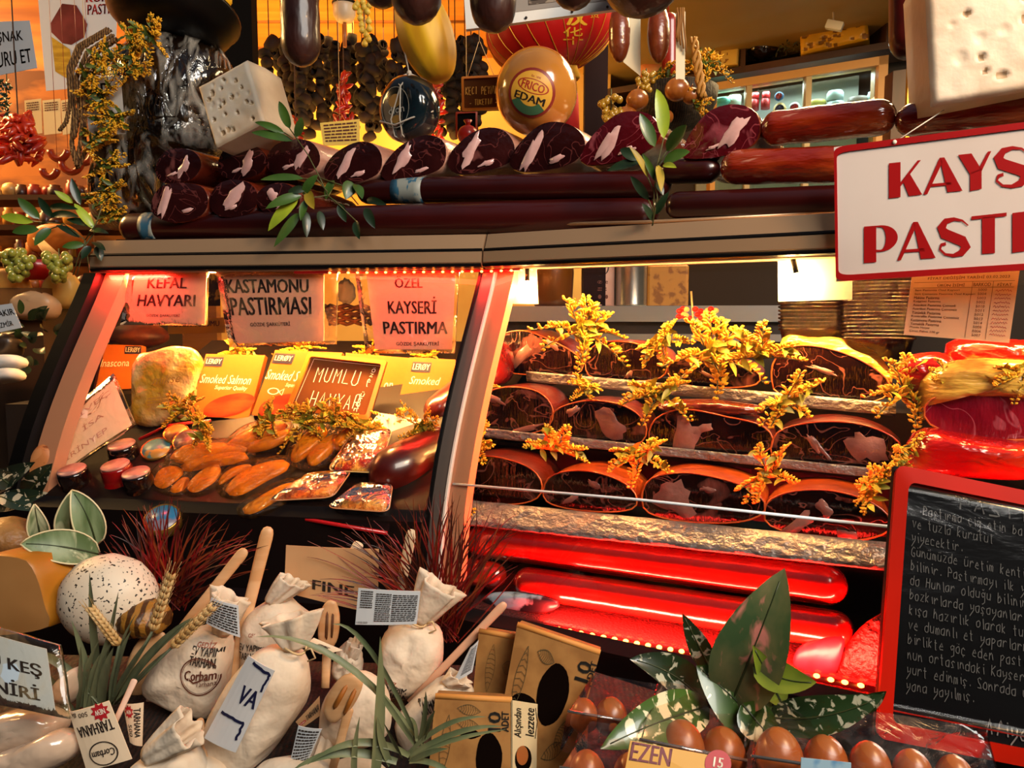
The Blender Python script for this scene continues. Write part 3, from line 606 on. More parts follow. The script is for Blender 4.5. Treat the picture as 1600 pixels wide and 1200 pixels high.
# cheeses
def dented(mb, Mx, w, h, d, holes, n=56, rim=.006):
    """block with a dented front (local -Y) face"""
    X = lambda x, y, z: Mx @ Vector((x, y, z))
    def dep(x, z):
        q = 0
        for hx, hz, r, k, dp in holes:
            e = math.hypot((x - hx) / r, (z - hz) / (r * k))
            if e < 1: q = max(q, dp * (1 - e * e) ** .5)
        ex = min(w / 2 - abs(x), h / 2 - abs(z)); rr = max(0, 1 - ex / rim)
        return q + rim * rr * rr + .0012 * noise.noise(Vector((x * 50, z * 50, w)))
    vs = []; fs = []
    for j in range(n + 1):
        for i in range(n + 1):
            x = -w / 2 + w * i / n; z = h / 2 - h * j / n; vs.append(X(x, -d / 2 + dep(x, z), z))
    for j in range(n):
        for i in range(n):
            a = j * (n + 1) + i; x = -w / 2 + w * (i + .5) / n; z = h / 2 - h * (j + .5) / n
            ins = any(math.hypot((x - hx) / r, (z - hz) / (r * k)) < .92 and dp > .003 for hx, hz, r, k, dp in holes)
            mb.cur = 1 if ins else 0; mb.add([vs[a], vs[a + n + 1], vs[a + n + 2], vs[a + 1]], [[0, 1, 2, 3]], True)
    mb.cur = 0; ring = []
    for t, sh in ((rim, 0), (d * .5, -.002), (d - rim, 0), (d, rim)):
        rr = []
        for k in range(40):
            s = k / 10; e = int(s); q = s - e
            x, z = ((-w / 2 + w * q, h / 2), (w / 2, h / 2 - h * q), (w / 2 - w * q, -h / 2), (-w / 2, -h / 2 + h * q))[e]
            rr.append(X(x * (1 - sh * 2 / w), -d / 2 + t, z * (1 - sh * 2 / h)))
        ring.append(rr)
    mb.loft(ring, False, True)
def weld(o):
    import bmesh
    b = bmesh.new(); b.from_mesh(o.data); bmesh.ops.remove_doubles(b, verts=b.verts, dist=1e-5); b.to_mesh(o.data); b.free(); return o
def frame(c, yaw=0, pitch=0, roll=0):
    return Matrix.Translation(c) @ Matrix.Rotation(yaw, 4, 'Z') @ Matrix.Rotation(pitch, 4, 'X') @ Matrix.Rotation(roll, 4, 'Y')
cream = M('white_cheese', '#dccbb4', .55, sss=.1, h2='#cdb79c', nscale=10, bump=.08, bscale=80); holec = M('cheese_hole', '#b59a78', .6, h2='#9a7c58', nscale=20)
rng = random.Random(3)
hs = [(rng.uniform(-.045, .045), rng.uniform(-.048, .048), rng.uniform(.0028, .0052), rng.uniform(.9, 1.3), rng.choice((.004, .002, .005))) for _ in range(30)]
mb = MB(); dented(mb, frame(UL.at(390, 176, -.05), -.34, -.04, -.33), .116, .122, .11, hs, 50)
tag(weld(mb.build('cheese_cube', [cream, holec])), 'white cheese cube full of small holes, tilted on the cut hams beside the wrapped cask', 'cheese')
hs = [(-.035, .045, .005, 1, .005), (-.065, .012, .004, 1.1, .002), (-.005, .062, .009, .9, .004), (.012, .060, .007, 1.1, .004), (-.048, .022, .005, 1, .005), (.022, .028, .009, .9, .006), (.042, .024, .007, 1, .005), (.020, .004, .010, .8, .005), (-.035, -.010, .008, .9, .002), (-.008, -.006, .008, .9, .002), (-.058, -.030, .008, 1.2, .002), (-.034, -.034, .005, 1, .006), (.046, -.016, .005, 1.2, .005), (.020, -.040, .004, 1, .006), (.048, -.045, .009, .8, .003), (-.030, -.052, .004, 1, .004), (-.012, -.060, .008, .7, .004), (.02, -.058, .003, 1, .005), (-.06, .05, .003, 1, .002), (.0, .09, .008, 1, .003), (.05, .075, .008, 1, .002), (.06, .03, .006, 1, .002)]
mb = MB(); dented(mb, frame(UR.at(1552, 62, -.05), -.27, .04, -.10), .185, .168, .13, hs, 60, .008)
tag(weld(mb.build('cheese_block', [cream, holec])), 'big white holed cheese block on the wrapped roll above the shop sign', 'cheese')
# orange cheese ball
c = UR.at(838, 144, -.10); r = .0765
eda = thing('cheese_ball', 'shiny orange ball cheese with a round printed label, on the cut hams', 'cheese', c - Vector((0, 0, r)))
mb = MB(); mb.ell(c, (r * .98, r * .98, r * 1.02), nu=36, nv=22); mb.build('rind', M('orange_wax', '#c98a3a', .18, coat=1, h2='#b8732a', nscale=5, bump=.04, bscale=20), eda)
fx = (EYE - c).normalized(); fx = (fx + Vector((-.12, 0, -.02))).normalized(); ux = Vector((0, 0, 1)).cross(fx).normalized(); uz = fx.cross(ux); 
def cap_map(c, r, f, x, z, size, lift=.0006, roll=0):
    x2 = x * cos(roll) + z * sin(roll); z2 = z * cos(roll) - x * sin(roll)
    def g(u, v):
        d = x2 * ((u - .5) * size / r) + z2 * ((.5 - v) * size / r); s = min(.98, d.length); return c + (f * math.sqrt(max(.02, 1 - s * s)) + d) * (r + lift)
    return g
def cap_disc(mb, g, R, n=32, m=5, r0=0):
    mb.loft([[g(.5 + (r0 + (R - r0) * k / m) * cos(2 * pi * i / n), .5 + (r0 + (R - r0) * k / m) * sin(2 * pi * i / n)) for i in range(n)] for k in range(m + 1)], False, False)
g = cap_map(c, r, fx, ux, uz, .082, .0008, -.35); g2 = cap_map(c, r, fx, ux, uz, .082, .0012, -.35); g3 = cap_map(c, r, fx, ux, uz, .082, .0016, -.35)
mb = MB(); cap_disc(mb, g, .5, r0=.01); lb = mb.build('label', M('label_red_edge', '#8a2a20', .4), eda, 'round red, yellow and green cheese label')
mb = MB(); cap_disc(mb, g2, .44, r0=.01); mb.build('label_field', M('label_yellow', '#e0a83a', .4), lb)
mb = MB(); mb.loft([[g3(.5 + q * cos(radians(35 + 110 * k / 14)), .5 + q * sin(radians(35 + 110 * k / 14))) for k in range(15)] for q in (.26, .35, .44)], False, False, closed=False); mb.build('label_field', M('label_green', '#3f6a4a', .4), lb)
mb = MB(); write(mb, g3, 'EDAM', .17, .53, .83, .68, .02); mb.build('lettering', M('ink_dark', '#20140f', .5), lb)
mb = MB(); ring(mb, g3, .5, .36, .34, .14, .03); write(mb, g3, 'FRICO', .25, .28, .75, .44, .04); write(mb, g3, 'Est. 1898', .4, .15, .6, .19); mb.build('lettering', M('ink_red', '#a8281a', .5), lb)
# black waxed wheel hung in string
c = UL.at(640, 172, -.10); ax = Vector((-.62, -.78, -.08)).normalized(); RX = ax.to_track_quat('Z', 'Y').to_matrix()
bw = thing('waxed_cheese_wheel', 'black waxed cheese wheel hanging in a white string net', 'cheese', c - Vector((0, 0, .06)))
pr = [(.002, -.036), (.034, -.036), (.050, -.032), (.060, -.020), (.063, 0), (.060, .020), (.050, .032), (.034, .036), (.002, .036)]
mb = MB(); mb.rev(pr, c, RX, 36); mb.build('rind', M('black_wax', '#0d141a', .14, coat=1, h2='#16262e', nscale=5), bw)
gq = [c + RX @ Vector((x * .03, y * .03, .0365)) for x, y in ((-1, 1), (1, 1), (1, -1), (-1, -1))]
def best(q): # order corners so text reads upright
    ps = sorted(q, key=lambda p: -p.z); t = sorted(ps[:2], key=lambda p: p.x); b = sorted(ps[2:], key=lambda p: p.x); return [t[0], t[1], b[1], b[0]]
mp = mapper(best(gq), .001); mb = MB(); disc(mb, mp, .5, .3, .28, .2); disc(mb, mp, .5, .85, .2, .12); mb.build('label', M('label_gold', '#a87a2c', .4), bw)
mb = MB(); ring(mb, mp, .5, .5, .62, .62, .02); write(mb, mapper(best(gq), .0014), 'dion', .2, .46, .9, .68); mb.build('lettering', M('ink_pale', '#b9c0bc', .5), bw)
string_m = M('white_string', '#d8cfc0', .8)
mb = MB(); top = c + Vector((.0, -.0, .068)); mb.tube([UL.at(627, -40, -.10), UL.at(628, 60, -.10), top], .0016, 6); mb.ell(top, (.005, .005, .006), nu=8, nv=6)
for s in (-1, 1):
    S = RX @ Vector((s, 0, 0)); U = RX @ Vector((0, 1, 0)); U = U if U.z > 0 else -U; N_ = RX @ Vector((0, 0, 1)); N_ = N_ if N_.y < 0 else -N_
    mb.tube([top, c + U * .058 + S * .02 + N_ * .015, c + U * .035 + S * .02 * s + N_ * .039, c - U * .02 + S * .012 + N_ * .039, c - U * .05 + S * .01 + N_ * .034, c - U * .063], .0015, 6)
    mb.tube([top, c + U * .055 + N_ * -.03 + S * .02, c + N_ * -.04, c - U * .055 - N_ * .03], .0015, 6)
mb.tube([c + S * .062 - U * .012, c + S * .04 + N_ * .037 - U * .025, c - U * .032 + N_ * .041, c - S * .045 + N_ * .037 - U * .018, c - S * .062 - U * .006], .0015, 6); mb.build('string_net', string_m, bw)

# ------------------------------------------------------------------ leafy sprigs
leaf_g = M('leaf_green', '#41601f', .4, h2='#2d4a18', nscale=14, coat=.2); leaf_l = M('leaf_light', '#a8b82e', .4, h2='#8aa028', nscale=14, coat=.2); stem_m = M('stem_green', '#4a4a1e', .6)
leaf_d = M('leaf_dark', '#1d3318', .4, h2='#142612', nscale=12, coat=.2); leaf_y = M('leaf_yellow', '#a0861c', .5, h2='#7a6a18', nscale=14)
def leaf(mb, tip, base, w, pl, off, o2=.02, side=0.0, fold=.35, n=9, face_dir=None, rng=R0):
    """tip and base in pixels; o2 moves the tip towards the street"""
    a = pl.at(*base, off); b = pl.at(*tip, off + o2); L = (b - a).length; wm = w / F * b.y
    mid = (a + b) / 2 + Vector((side * L * .5, -.1 * L, side * .3 * L + .06 * L)); pts = bez(a, mid, b, n)
    ws = [max(.0006, wm * sin(pi * min(1, (i / n) ** .85 * .97 + .03)) ** .75) for i in range(n + 1)]; ws[0] = .0012; ws[-1] = .0004
    nr = (EYE - a).normalized() + Vector((rng.uniform(-.5, .5), 0, rng.uniform(0, .7))); mb.ribbon(pts, ws, face_dir or nr, fold)
def sprig(label, pl, off, leaves, stems, name='leaf_sprig', group=None, cat='foliage', stem_mat=None):
    pts = [pl.at(*p, off) for s in stems for p in s]; c = cen(pts); t = thing(name, label, cat, (c.x, c.y, min(p.z for p in pts)), group)
    mb = MB()
    for s in stems: mb.tube([pl.at(x, y, off + .004) for x, y in s], .0011, 6)
    mb.build('stem', stem_mat or stem_m, t)
    for tip, base, w, m in leaves:
        mb = MB(); leaf(mb, tip, base, w, pl, off, R0.uniform(0, .025), R0.uniform(-.12, .12)); mb.build('leaf', m, t)
    return t
G, Lt, D, Yl = leaf_g, leaf_l, leaf_d, leaf_y
sprig('spreading green leaf sprig at the near end of the case, over the black gasket', UL, .03,
      [((1, 338), (52, 347), 15, Lt), ((28, 309), (62, 342), 16, G), ((60, 308), (83, 340), 13, D), ((122, 327), (76, 325), 11, D), ((124, 339), (78, 338), 12, D), ((85, 298), (114, 317), 11, Lt), ((112, 278), (126, 320), 12, D), ((116, 318), (147, 358), 14, Lt), ((19, 363), (61, 358), 15, G), ((54, 384), (80, 357), 15, G), ((104, 343), (146, 353), 13, D), ((88, 352), (124, 371), 11, D), ((97, 386), (132, 382), 12, G), ((128, 405), (142, 385), 13, D), ((158, 408), (152, 385), 14, D), ((170, 365), (140, 360), 12, D), ((165, 392), (145, 378), 12, D)],
      [[(140, 425), (133, 375), (100, 350), (52, 346)], [(133, 375), (150, 350), (160, 320)], [(80, 357), (100, 350)], [(120, 430), (128, 400), (133, 375)], [(114, 430), (125, 395), (150, 360)]])
sprig('long green leaf sprig trailing over the cut hams and down to the rail', UL, .035,
      [((436, 158), (453, 201), 15, G), ((471, 183), (463, 214), 14, G), ((398, 191), (444, 208), 11, G), ((393, 207), (457, 220), 14, G), ((407, 281), (474, 279), 13, G), ((419, 361), (466, 311), 19, Lt), ((415, 326), (471, 306), 16, G), ((428, 386), (468, 333), 15, G), ((497, 273), (474, 304), 15, G), ((491, 327), (481, 298), 17, Yl), ((479, 372), (478, 330), 14, D), ((540, 312), (549, 284), 22, G), ((566, 311), (554, 288), 16, G), ((586, 357), (571, 325), 15, D), ((541, 347), (531, 318), 14, D), ((562, 374), (556, 345), 13, D), ((509, 312), (522, 282), 15, G), ((604, 320), (573, 312), 12, D), ((505, 360), (500, 330), 13, D), ((470, 345), (480, 312), 13, G), ((450, 300), (478, 295), 12, D)],
      [[(452, 200), (480, 240), (500, 278), (512, 305)], [(475, 279), (495, 280), (512, 300)], [(512, 305), (530, 320), (556, 345)], [(500, 278), (535, 290), (560, 320)], [(475, 300), (484, 310), (512, 305)], [(444, 207), (458, 216)]])
sprig('upright green leaf sprig with one bright yellow-green leaf, standing on the rail', UR, .01,
      [((1026, 139), (1037, 216), 21, Lt), ((1000, 177), (1023, 229), 20, G), ((1073, 195), (1042, 236), 22, G), ((1078, 237), (1037, 254), 20, G), ((949, 267), (999, 254), 17, D), ((983, 229), (1012, 277), 11, Yl), ((1004, 240), (1025, 284), 10, G), ((969, 233), (997, 250), 18, D), ((1033, 300), (1028, 258), 14, Yl), ((985, 275), (1013, 312), 14, D), ((1045, 300), (1025, 335), 12, D), ((1003, 318), (1020, 345), 12, D), ((1036, 305), (1024, 285), 13, D), ((1057, 262), (1036, 258), 10, Lt)],
      [[(1020, 352), (1022, 300), (1027, 258), (1037, 216)], [(1022, 300), (1012, 277)], [(1027, 258), (1042, 236)], [(1021, 330), (1013, 312)], [(1019, 353), (1027, 310), (1025, 284)]])

# ------------------------------------------------------------------ the wrapped cask with its black bowl, rope and garland
PB = Plane(.1, 1.66)
wrapm = M('film_over_dark', '#0e0805', .16, coat=1, h2='#241509', nscale=6, ncon=(.4, .7), stretch=(1, 1, .5), h3='#7a7870', h3con=(.62, .76), h3scale=7, bump=.8, bscale=14, bstretch=(2.2, 1, .7))  # pale streaks are highlights on the film, painted into the colour
loop = outline([(205, 95), (230, 58), (285, 45), (335, 72), (360, 112), (362, 140), (345, 170), (345, 215), (330, 245), (262, 262), (252, 310), (246, 345), (165, 352), (162, 300), (180, 200), (190, 135)], PB, 0, 40)
c = cen(loop); cask = thing('wrapped_cask', 'large dark cask wound in cling film, rope and flowers hanging on it', 'cask', (c.x, c.y, min(p.z for p in loop)))
mb = MB(); puff(mb, loop, PB.out, .20, n=9, p=.42, wob=.03, seed=5); body = mb.build('body', wrapm, cask)
film = clear('cling_film', gloss=.10, rough=.06, bump=1.0, bscale=16, bstretch=(2, 1, .8), haze=.22, hazecol='#e4dccd')
loop2 = [c + (p - c) * 1.015 for p in loop]; mb = MB(); puff(mb, loop2, PB.out, .208, n=9, p=.42, wob=.05, seed=9); mb.build('cling_film', film, cask)
q = [PB.at(x, y, .125) for x, y in ((128, 124), (188, 118), (196, 209), (140, 212))]; mb = MB(); mb.plate(q, .001); lb = mb.build('label', M('paper_grey', '#b8b2aa', .6), cask, 'pale paper label')
mp = mapper(q, .0008); mb = MB(); write(mb, mp, 'N D', .1, .1, .7, .35, .03); write(mb, mp, 'T U', .3, .58, .9, .84, .03); mb.build('lettering', M('ink_black', '#15100e', .5), lb)
R_ = Matrix.Rotation(radians(6), 3, 'Y') @ Matrix.Rotation(radians(-14), 3, 'X')
cb = PB.at(268, 26, .05)
mb = MB(); mb.rev([(.05, -.046), (.095, -.040), (.124, -.016), (.134, .006), (.140, .012), (.140, .018), (.132, .018), (.11, -.02), (.06, -.035), (.001, -.04)], cb, R_, 40); bo = mb.build('plastic_bowl', M('black_plastic', '#050404', .4, spec=.25)); tag(bo, 'wide black plastic bowl sitting on the wrapped cask', 'bowl')
mb = MB(); mb.ell(PB.at(322, 8, .02), (.05, .03, .022), Matrix.Rotation(.3, 3, 'Y'), wob=.3, seed=2); tag(mb.build('pink_meat', M('pink_meat', '#d08a78', .45, h2='#b8604e', nscale=12)), 'lump of pink meat in the black bowl', 'meat')
mb = MB(); mb.ell(PB.at(348, -2, .04), (.02, .02, .022), wob=.2, seed=8); tag(mb.build('yellow_pepper', M('yellow_pepper', '#e0a81c', .35)), 'yellow pepper at the far rim of the black bowl', 'pepper')
rope = M('rope_brown', '#8a6232', .8, h2='#4a2c10', nscale=60, wave=3, stretch=(1, 1, 1), bump=.5, bscale=90)
t = thing('rope_bundle', 'looped bundle of brown rope hanging beside the wrapped cask', 'rope', PB.at(120, 270, .12))
for k, pts in enumerate(([(172, 48), (128, 75), (113, 110), (116, 180), (112, 225), (122, 262), (134, 235), (128, 190)], [(176, 55), (136, 82), (120, 120), (124, 170), (116, 215)], [(180, 60), (140, 92), (128, 125), (130, 180), (126, 222), (120, 258), (112, 232)], [(168, 45), (122, 72), (107, 108), (110, 160), (104, 190), (94, 203)], [(184, 62), (146, 86), (134, 118), (134, 160), (132, 200)])):
    mb = MB(); P3 = [PB.at(x, y, .12 + .006 * (k % 3)) for x, y in pts]; mid = []
    for i in range(len(P3) - 1):
        for s in range(9): mid.append(P3[i].lerp(P3[i + 1], s / 9))
    mid.append(P3[-1]); n = len(mid); a = MB()
    for ph in (0, 2.1, 4.2):
        mb.tube([p + Vector((cos(i * 1.3 + ph), .6 * sin(i * 1.3 + ph), sin(i * 1.3 + ph))) * .0026 for i, p in enumerate(mid)], .0030, 6)
    mb.build('rope_strand', rope, t)
# ------------------------------------------------------------------ yellow flower sprigs: three kinds, copied
blossom_m = M('blossom_yellow', '#eab01a', .55, h2='#d8940f', nscale=60); fleaf_m = M('flower_leaf', '#b09a1c', .5, h2='#86801c', nscale=30); fleaf_dull = M('garland_leaf', '#5a6a1c', .5, h2='#3a4a16', nscale=30)
def make_sprig(seed, nsp=5, size=.052, droop=0.0):
    nsp += 3
    rng = random.Random(seed); root = thing('flower_sprig', 'yellow flower sprig', 'flower', (0, 0, 0)); st, bl, lf = MB(), MB(), MB()
    for k in range(nsp):
        a = radians(rng.uniform(-80, 80) + (k - nsp / 2) * 24); L = size * rng.uniform(.65, 1.15)
        tip = Vector((sin(a) * L, -rng.uniform(.0, .35) * L, cos(a) * L * .75 - droop * L)); mid = tip * .5 + Vector((rng.uniform(-.1, .1), -.15, .12)) * L
        pts = bez((0, 0, 0), mid, tip, 10); st.tube(pts, .0008, 5)
        for i in range(2, 11):
            for q in range(4):
                an = rng.uniform(0, 6.28); d = Vector((cos(an), sin(an) * .8, .5)).normalized(); p = pts[i] + d * .0035 * (1.25 - .07 * i); e = p + d * .0098 * (1.3 - .08 * i)
                bl.tube([p, p.lerp(e, .6), e], [.0007, .0018, .0004], 5)
        for q in range(3):
            i = rng.randint(0, 7); p = pts[i]; d = Vector((rng.uniform(-1, 1), -rng.uniform(.1, .9), rng.uniform(-.5, .9))).normalized(); l = rng.uniform(.014, .025)
            lf.ribbon(bez(p, p + d * l * .6 + Vector((0, 0, .003)), p + d * l, 5), [.001, .006, .0085, .007, .004, .0003], (rng.uniform(-.5, .5), -1, rng.uniform(0, .8)), .4)
    st.build('stem', stem_m, root); bl.build('blossom', blossom_m, root); lf.build('leaf', fleaf_m, root); return root
PROT = [make_sprig(11, 5), make_sprig(12, 6), make_sprig(13, 4), make_sprig(14, 7, .06)]
USED = [False] * 4
def flower(k, pos, sc, roll, label, group, leafm=None, yaw=None):
    src = PROT[k]; first = not USED[k]; USED[k] = True
    o = src if first else src.copy()
    if not first: COL.objects.link(o)
    for ch in (list(src.children) if not first else []):
        c = ch.copy(); COL.objects.link(c); c.parent = o
        if leafm and ch.name.startswith('leaf'): c.material_slots[0].link = 'OBJECT'; c.material_slots[0].material = leafm
    o.location = pos; o.rotation_euler = (R0.uniform(-.25, .25), roll, R0.uniform(-.5, .5) if yaw is None else yaw); o.scale = (sc,) * 3
    o['label'] = label; o['group'] = group; o['category'] = 'flower'; return o
g = 'yellow flower sprigs tucked between the beef'
for k, (px, py), off, sc, rl, lab in (
    (3, (905, 520), -.075, 1.5, .3, 'large yellow flower sprig standing above the first two top-step beef slabs'), (1, (1035, 535), -.09, 1.05, -.6, 'yellow flower sprig with a spike leaning left, behind the thin top-step slab'),
    (3, (1105, 556), -.08, 1.6, .1, 'biggest bushy yellow flower sprig, right above the thin top-step slab'), (0, (1192, 560), -.07, 1.35, .1, 'yellow flower sprig at the left edge of the golden-film slab'),
    (1, (1030, 620), -.012, 1.25, 0, 'yellow flower sprig on the corner between two middle-step slabs, under the golden-skinned slab'), (2, (1225, 628), -.01, 1.2, -.1, 'yellow flower sprig in front of the golden-film slab on the top step'),
    (3, (1412, 615), -.02, 1.25, .2, 'yellow flower sprig between the golden-film slab and the crimson beef'), (0, (868, 704), .078, 1.15, .4, 'yellow flower sprig at the middle-step slab nearest the post, above the lowest step'),
    (1, (1000, 715), .078, 1.1, -.1, 'yellow flower sprig hanging between the small lowest-step slab and its wide neighbour'), (2, (1205, 745), .075, 1.05, -.5, 'yellow flower sprig at the right shoulder of the big lowest-step slab'),
    (0, (1372, 752), .06, 1.0, -.7, 'yellow flower sprig touching the corner of the chalkboard frame'), (1, (912, 608), -.02, .8, .6, 'small yellow flower sprig between top and middle steps near the post'),
    (2, (738, 612), .02, .9, .4, 'upper yellow flower sprig along the inside of the post'), (0, (735, 690), .06, 1.1, 2.4, 'middle yellow flower sprig along the inside of the post'), (2, (722, 820), .10, .9, 2.6, 'lower yellow flower sprig beside the post, above the red grass'),
    (2, (1480, 600), -.02, .9, .9, 'small yellow flower sprig in front of the wrapped beef below the price list'), (1, (1600, 590), .0, .9, 0, 'yellow flower sprig at the frame edge below the price list'), (2, (1408, 700), .05, .8, 2.9, 'small drooping yellow flower sprig above the chalkboard corner')):
    flower(k, UR.at(px, py, off + .015), sc, rl, lab, g)

# ------------------------------------------------------------------ left half of the case
def Yd(x, y): return 1.225 + .09 * (650 - x) / 550 + (800 - y) / 100 * .125
def D(x, y, up=0): return P(x, y, Yd(x, y)) + ND * up
ND = Vector((.05, -.50, .86)).normalized()
def dloop(pxs, n=28, up=0, sharp=False):
    pts = [Vector(p) for p in pxs] if sharp else smooth_loop(pxs, n)
    a = sum(p.x * q.y - q.x * p.y for p, q in zip(pts, pts[1:] + pts[:1])); pts = pts[::-1] if a > 0 else pts
    return [D(p.x, p.y, up) for p in pts]
roe = M('waxed_roe', '#f59008', .25, coat=.4, spec=.3, h2='#d87406', nscale=22, ncon=(.35, .7), bump=.3, bscale=70, bstretch=(1, 1, 3)); roe2 = M('waxed_roe_pale', '#f5a018', .25, coat=.4, spec=.3, h2='#e07c0c', nscale=18, ncon=(.35, .7), bump=.2, bscale=60)
pack_film = clear('vacuum_film', '#fff4e0', gloss=.05, rough=.10, bump=1, bscale=60, haze=.04, hazecol='#f0a040', ior=1.2)
packs = [([[(268, 724), (288, 707), (340, 702), (382, 705), (389, 714), (340, 721), (290, 733)], [(284, 738), (318, 724), (384, 716), (386, 728), (330, 739), (295, 747)]], [(258, 728), (290, 700), (385, 697), (400, 715), (390, 735), (300, 752), (270, 745)], 'vacuum pack of two long orange roe lobes nearest the jars', roe),
 ([[(352, 778), (372, 752), (410, 734), (445, 728), (452, 740), (420, 760), (375, 785)], [(345, 768), (350, 752), (380, 737), (398, 738), (370, 752)]], [(338, 780), (345, 748), (395, 728), (455, 722), (460, 745), (420, 772), (365, 792)], 'vacuum pack of orange roe lobes lying frontmost on the deck', roe),
 ([[(455, 720), (472, 692), (503, 676), (513, 684), (492, 710), (463, 730)], [(480, 726), (498, 704), (524, 688), (530, 698), (512, 720), (490, 735)]], [(445, 725), (465, 685), (500, 662), (520, 670), (540, 690), (520, 728), (480, 745)], 'upright vacuum pack of two amber roe lobes with a clear corner', roe2),
 ([[(352, 706), (388, 682), (440, 668), (450, 675), (412, 694), (370, 709)], [(385, 708), (420, 694), (452, 680), (455, 690), (425, 706), (395, 713)]], [(345, 708), (385, 675), (445, 662), (460, 685), (430, 712), (370, 716)], 'vacuum pack of amber roe behind the two long orange lobes', roe2),
 ([[(242, 762), (254, 743), (278, 738), (290, 749), (264, 774), (248, 774)], [(268, 776), (288, 757), (300, 758), (292, 776), (275, 783)]], [(232, 768), (248, 736), (285, 730), (304, 752), (290, 785), (255, 785)], 'small crumpled vacuum pack of orange roe beside the black jar', roe),
 ([[(294, 768), (318, 745), (345, 736), (342, 758), (314, 780), (298, 780)]], [(286, 772), (312, 738), (350, 730), (350, 760), (318, 786), (295, 788)], 'single orange roe lobe in film in the middle of the packs', roe),
 ([[(380, 806), (420, 780), (455, 764), (462, 772), (430, 795), (395, 812)]], [(370, 806), (415, 775), (462, 755), (475, 772), (430, 806), (390, 818)], 'vacuum pack of orange roe slanting down beside the clear trays', roe2),
 ([[(522, 700), (540, 680), (560, 672), (562, 682), (545, 700), (528, 710)]], [(515, 706), (535, 674), (568, 665), (568, 690), (540, 714)], 'vacuum pack of amber roe beside the striped box', roe2)]
for i, (lobes, env, lab, m) in enumerate(packs):
    e = dloop(env, 28, .012); c = cen(e); t = thing('roe_pack', lab, 'fish roe', c - ND * .012, 'vacuum packs of waxed roe')
    for lb in lobes:
        mb = MB(); puff(mb, dloop(lb, 22, .012), ND, .022, n=6, p=.55, wob=.04, seed=i); mb.build('roe_lobe', m, t)
    mb = MB(); puff(mb, e, ND, .026, n=5, p=.35, wob=.06, seed=i + 20); mb.build('film', pack_film, t)
# clear trays and tub
clr = clear('clear_plastic', '#fff2e6', gloss=.05, rough=.10, bump=.5, bscale=50)
def rrect(q, rad=.18, n=5):
    q = [Vector(p) for p in q]; out = []
    for i in range(4):
        a, b, c = q[i - 1], q[i], q[(i + 1) % 4]; p0 = b.lerp(a, rad); p1 = b.lerp(c, rad)
        for k in range(n + 1): t = k / n; out.append(p0 * (1 - t) ** 2 + b * 2 * t * (1 - t) + p1 * t * t)
    return out
caviar = M('caviar_brown', '#a84a10', .35, coat=.3, h2='#d89030', nscale=60, ncon=(.4, .6), bump=.6, bscale=160)
salad = M('salad', '#d9b04a', .5, h2='#a8280e', nscale=26, ncon=(.45, .55), bump=.8, bscale=90)
def tray(q, lab, fill, h=.018, name='food_tray', rim_m=None):
    L0 = rrect([D(*p, .004) for p in q]); c = cen(L0); t = thing(name, lab, 'food tray', c, 'clear food trays')
    mb = MB(); mb.loft([[c + (p - c) * .84 for p in L0], [c + (p - c) * .93 + ND * h * .8 for p in L0]]); mb.build('filling', fill, t)
    mb = MB(); mb.loft([[c + (p - c) * k + ND * z for p in L0] for k, z in ((.9, -.001), (.98, h), (1.06, h), (1.06, h + .003), (.98, h + .003), (.9, h + .009), (.6, h + .011), (.1, h + .011))], False, True); mb.build('tray_shell', clr, t)
    mb = MB(); mb.tube([c + (p - c) * 1.06 + ND * (h + .0015) for p in L0 + L0[:1]], .0013, 5); mb.build('rim', rim_m or M('rim_amber', '#c98a5a', .25, coat=.8), t)
tray([(482, 757), (548, 752), (520, 792), (425, 797)], 'clear tray of brown caviar paste nearest the roe packs', caviar); tray([(562, 772), (612, 774), (606, 815), (515, 808)], 'clear tray of golden caviar paste under the dark salami', M('caviar_gold', '#d07a1c', .35, coat=.3, h2='#e8b050', nscale=60, bump=.6, bscale=160))
tray([(556, 694), (612, 690), (590, 755), (516, 752)], 'pale-rimmed tub of yellow and red salad beside the dark salami', salad, .022, 'salad_tub', M('rim_cream', '#e0c07a', .3, coat=.8))
redp = M('red_plastic', '#a80e12', .3, coat=.5)
def dplate(q, th, name, m, lab, cat, up=0, group=None): mb = MB(); mb.plate([D(*p, up) for p in q], th); return tag(mb.build(name, m), lab, cat, group)
t = thing('display_tray', 'red-rimmed display tray under the clear food trays and roe', 'tray', D(470, 812), 'red display trays')
mb = MB(); mb.plate([D(480, 700), D(640, 700), D(605, 836), D(385, 798)], .006); mb.build('base', M('tray_dark', '#100505', .6, spec=.1), t)
for a, b in (((385, 798), (605, 836)), ((480, 762), (556, 690)), ((385, 798), (420, 770))): mb = MB(); mb.tube([D(*a, .004), D(*b, .004)], .0035, 6); mb.build('rim', redp, t)
t = thing('display_tray', 'red-rimmed display tray under the jars and tins', 'tray', D(150, 780), 'red display trays')
mb = MB(); mb.plate([D(185, 665), D(330, 660), D(232, 782), D(82, 772)], .006); mb.build('base', M('tray_dark', '#100505', .6, spec=.1), t)
for pts in ([(82, 758), (84, 772), (150, 778), (232, 782)], [(82, 758), (185, 665)], [(218, 690), (262, 668), (330, 660)]): mb = MB(); mb.tube([D(*a, .005) for a in pts], .003, 6); mb.build('rim', redp, t)
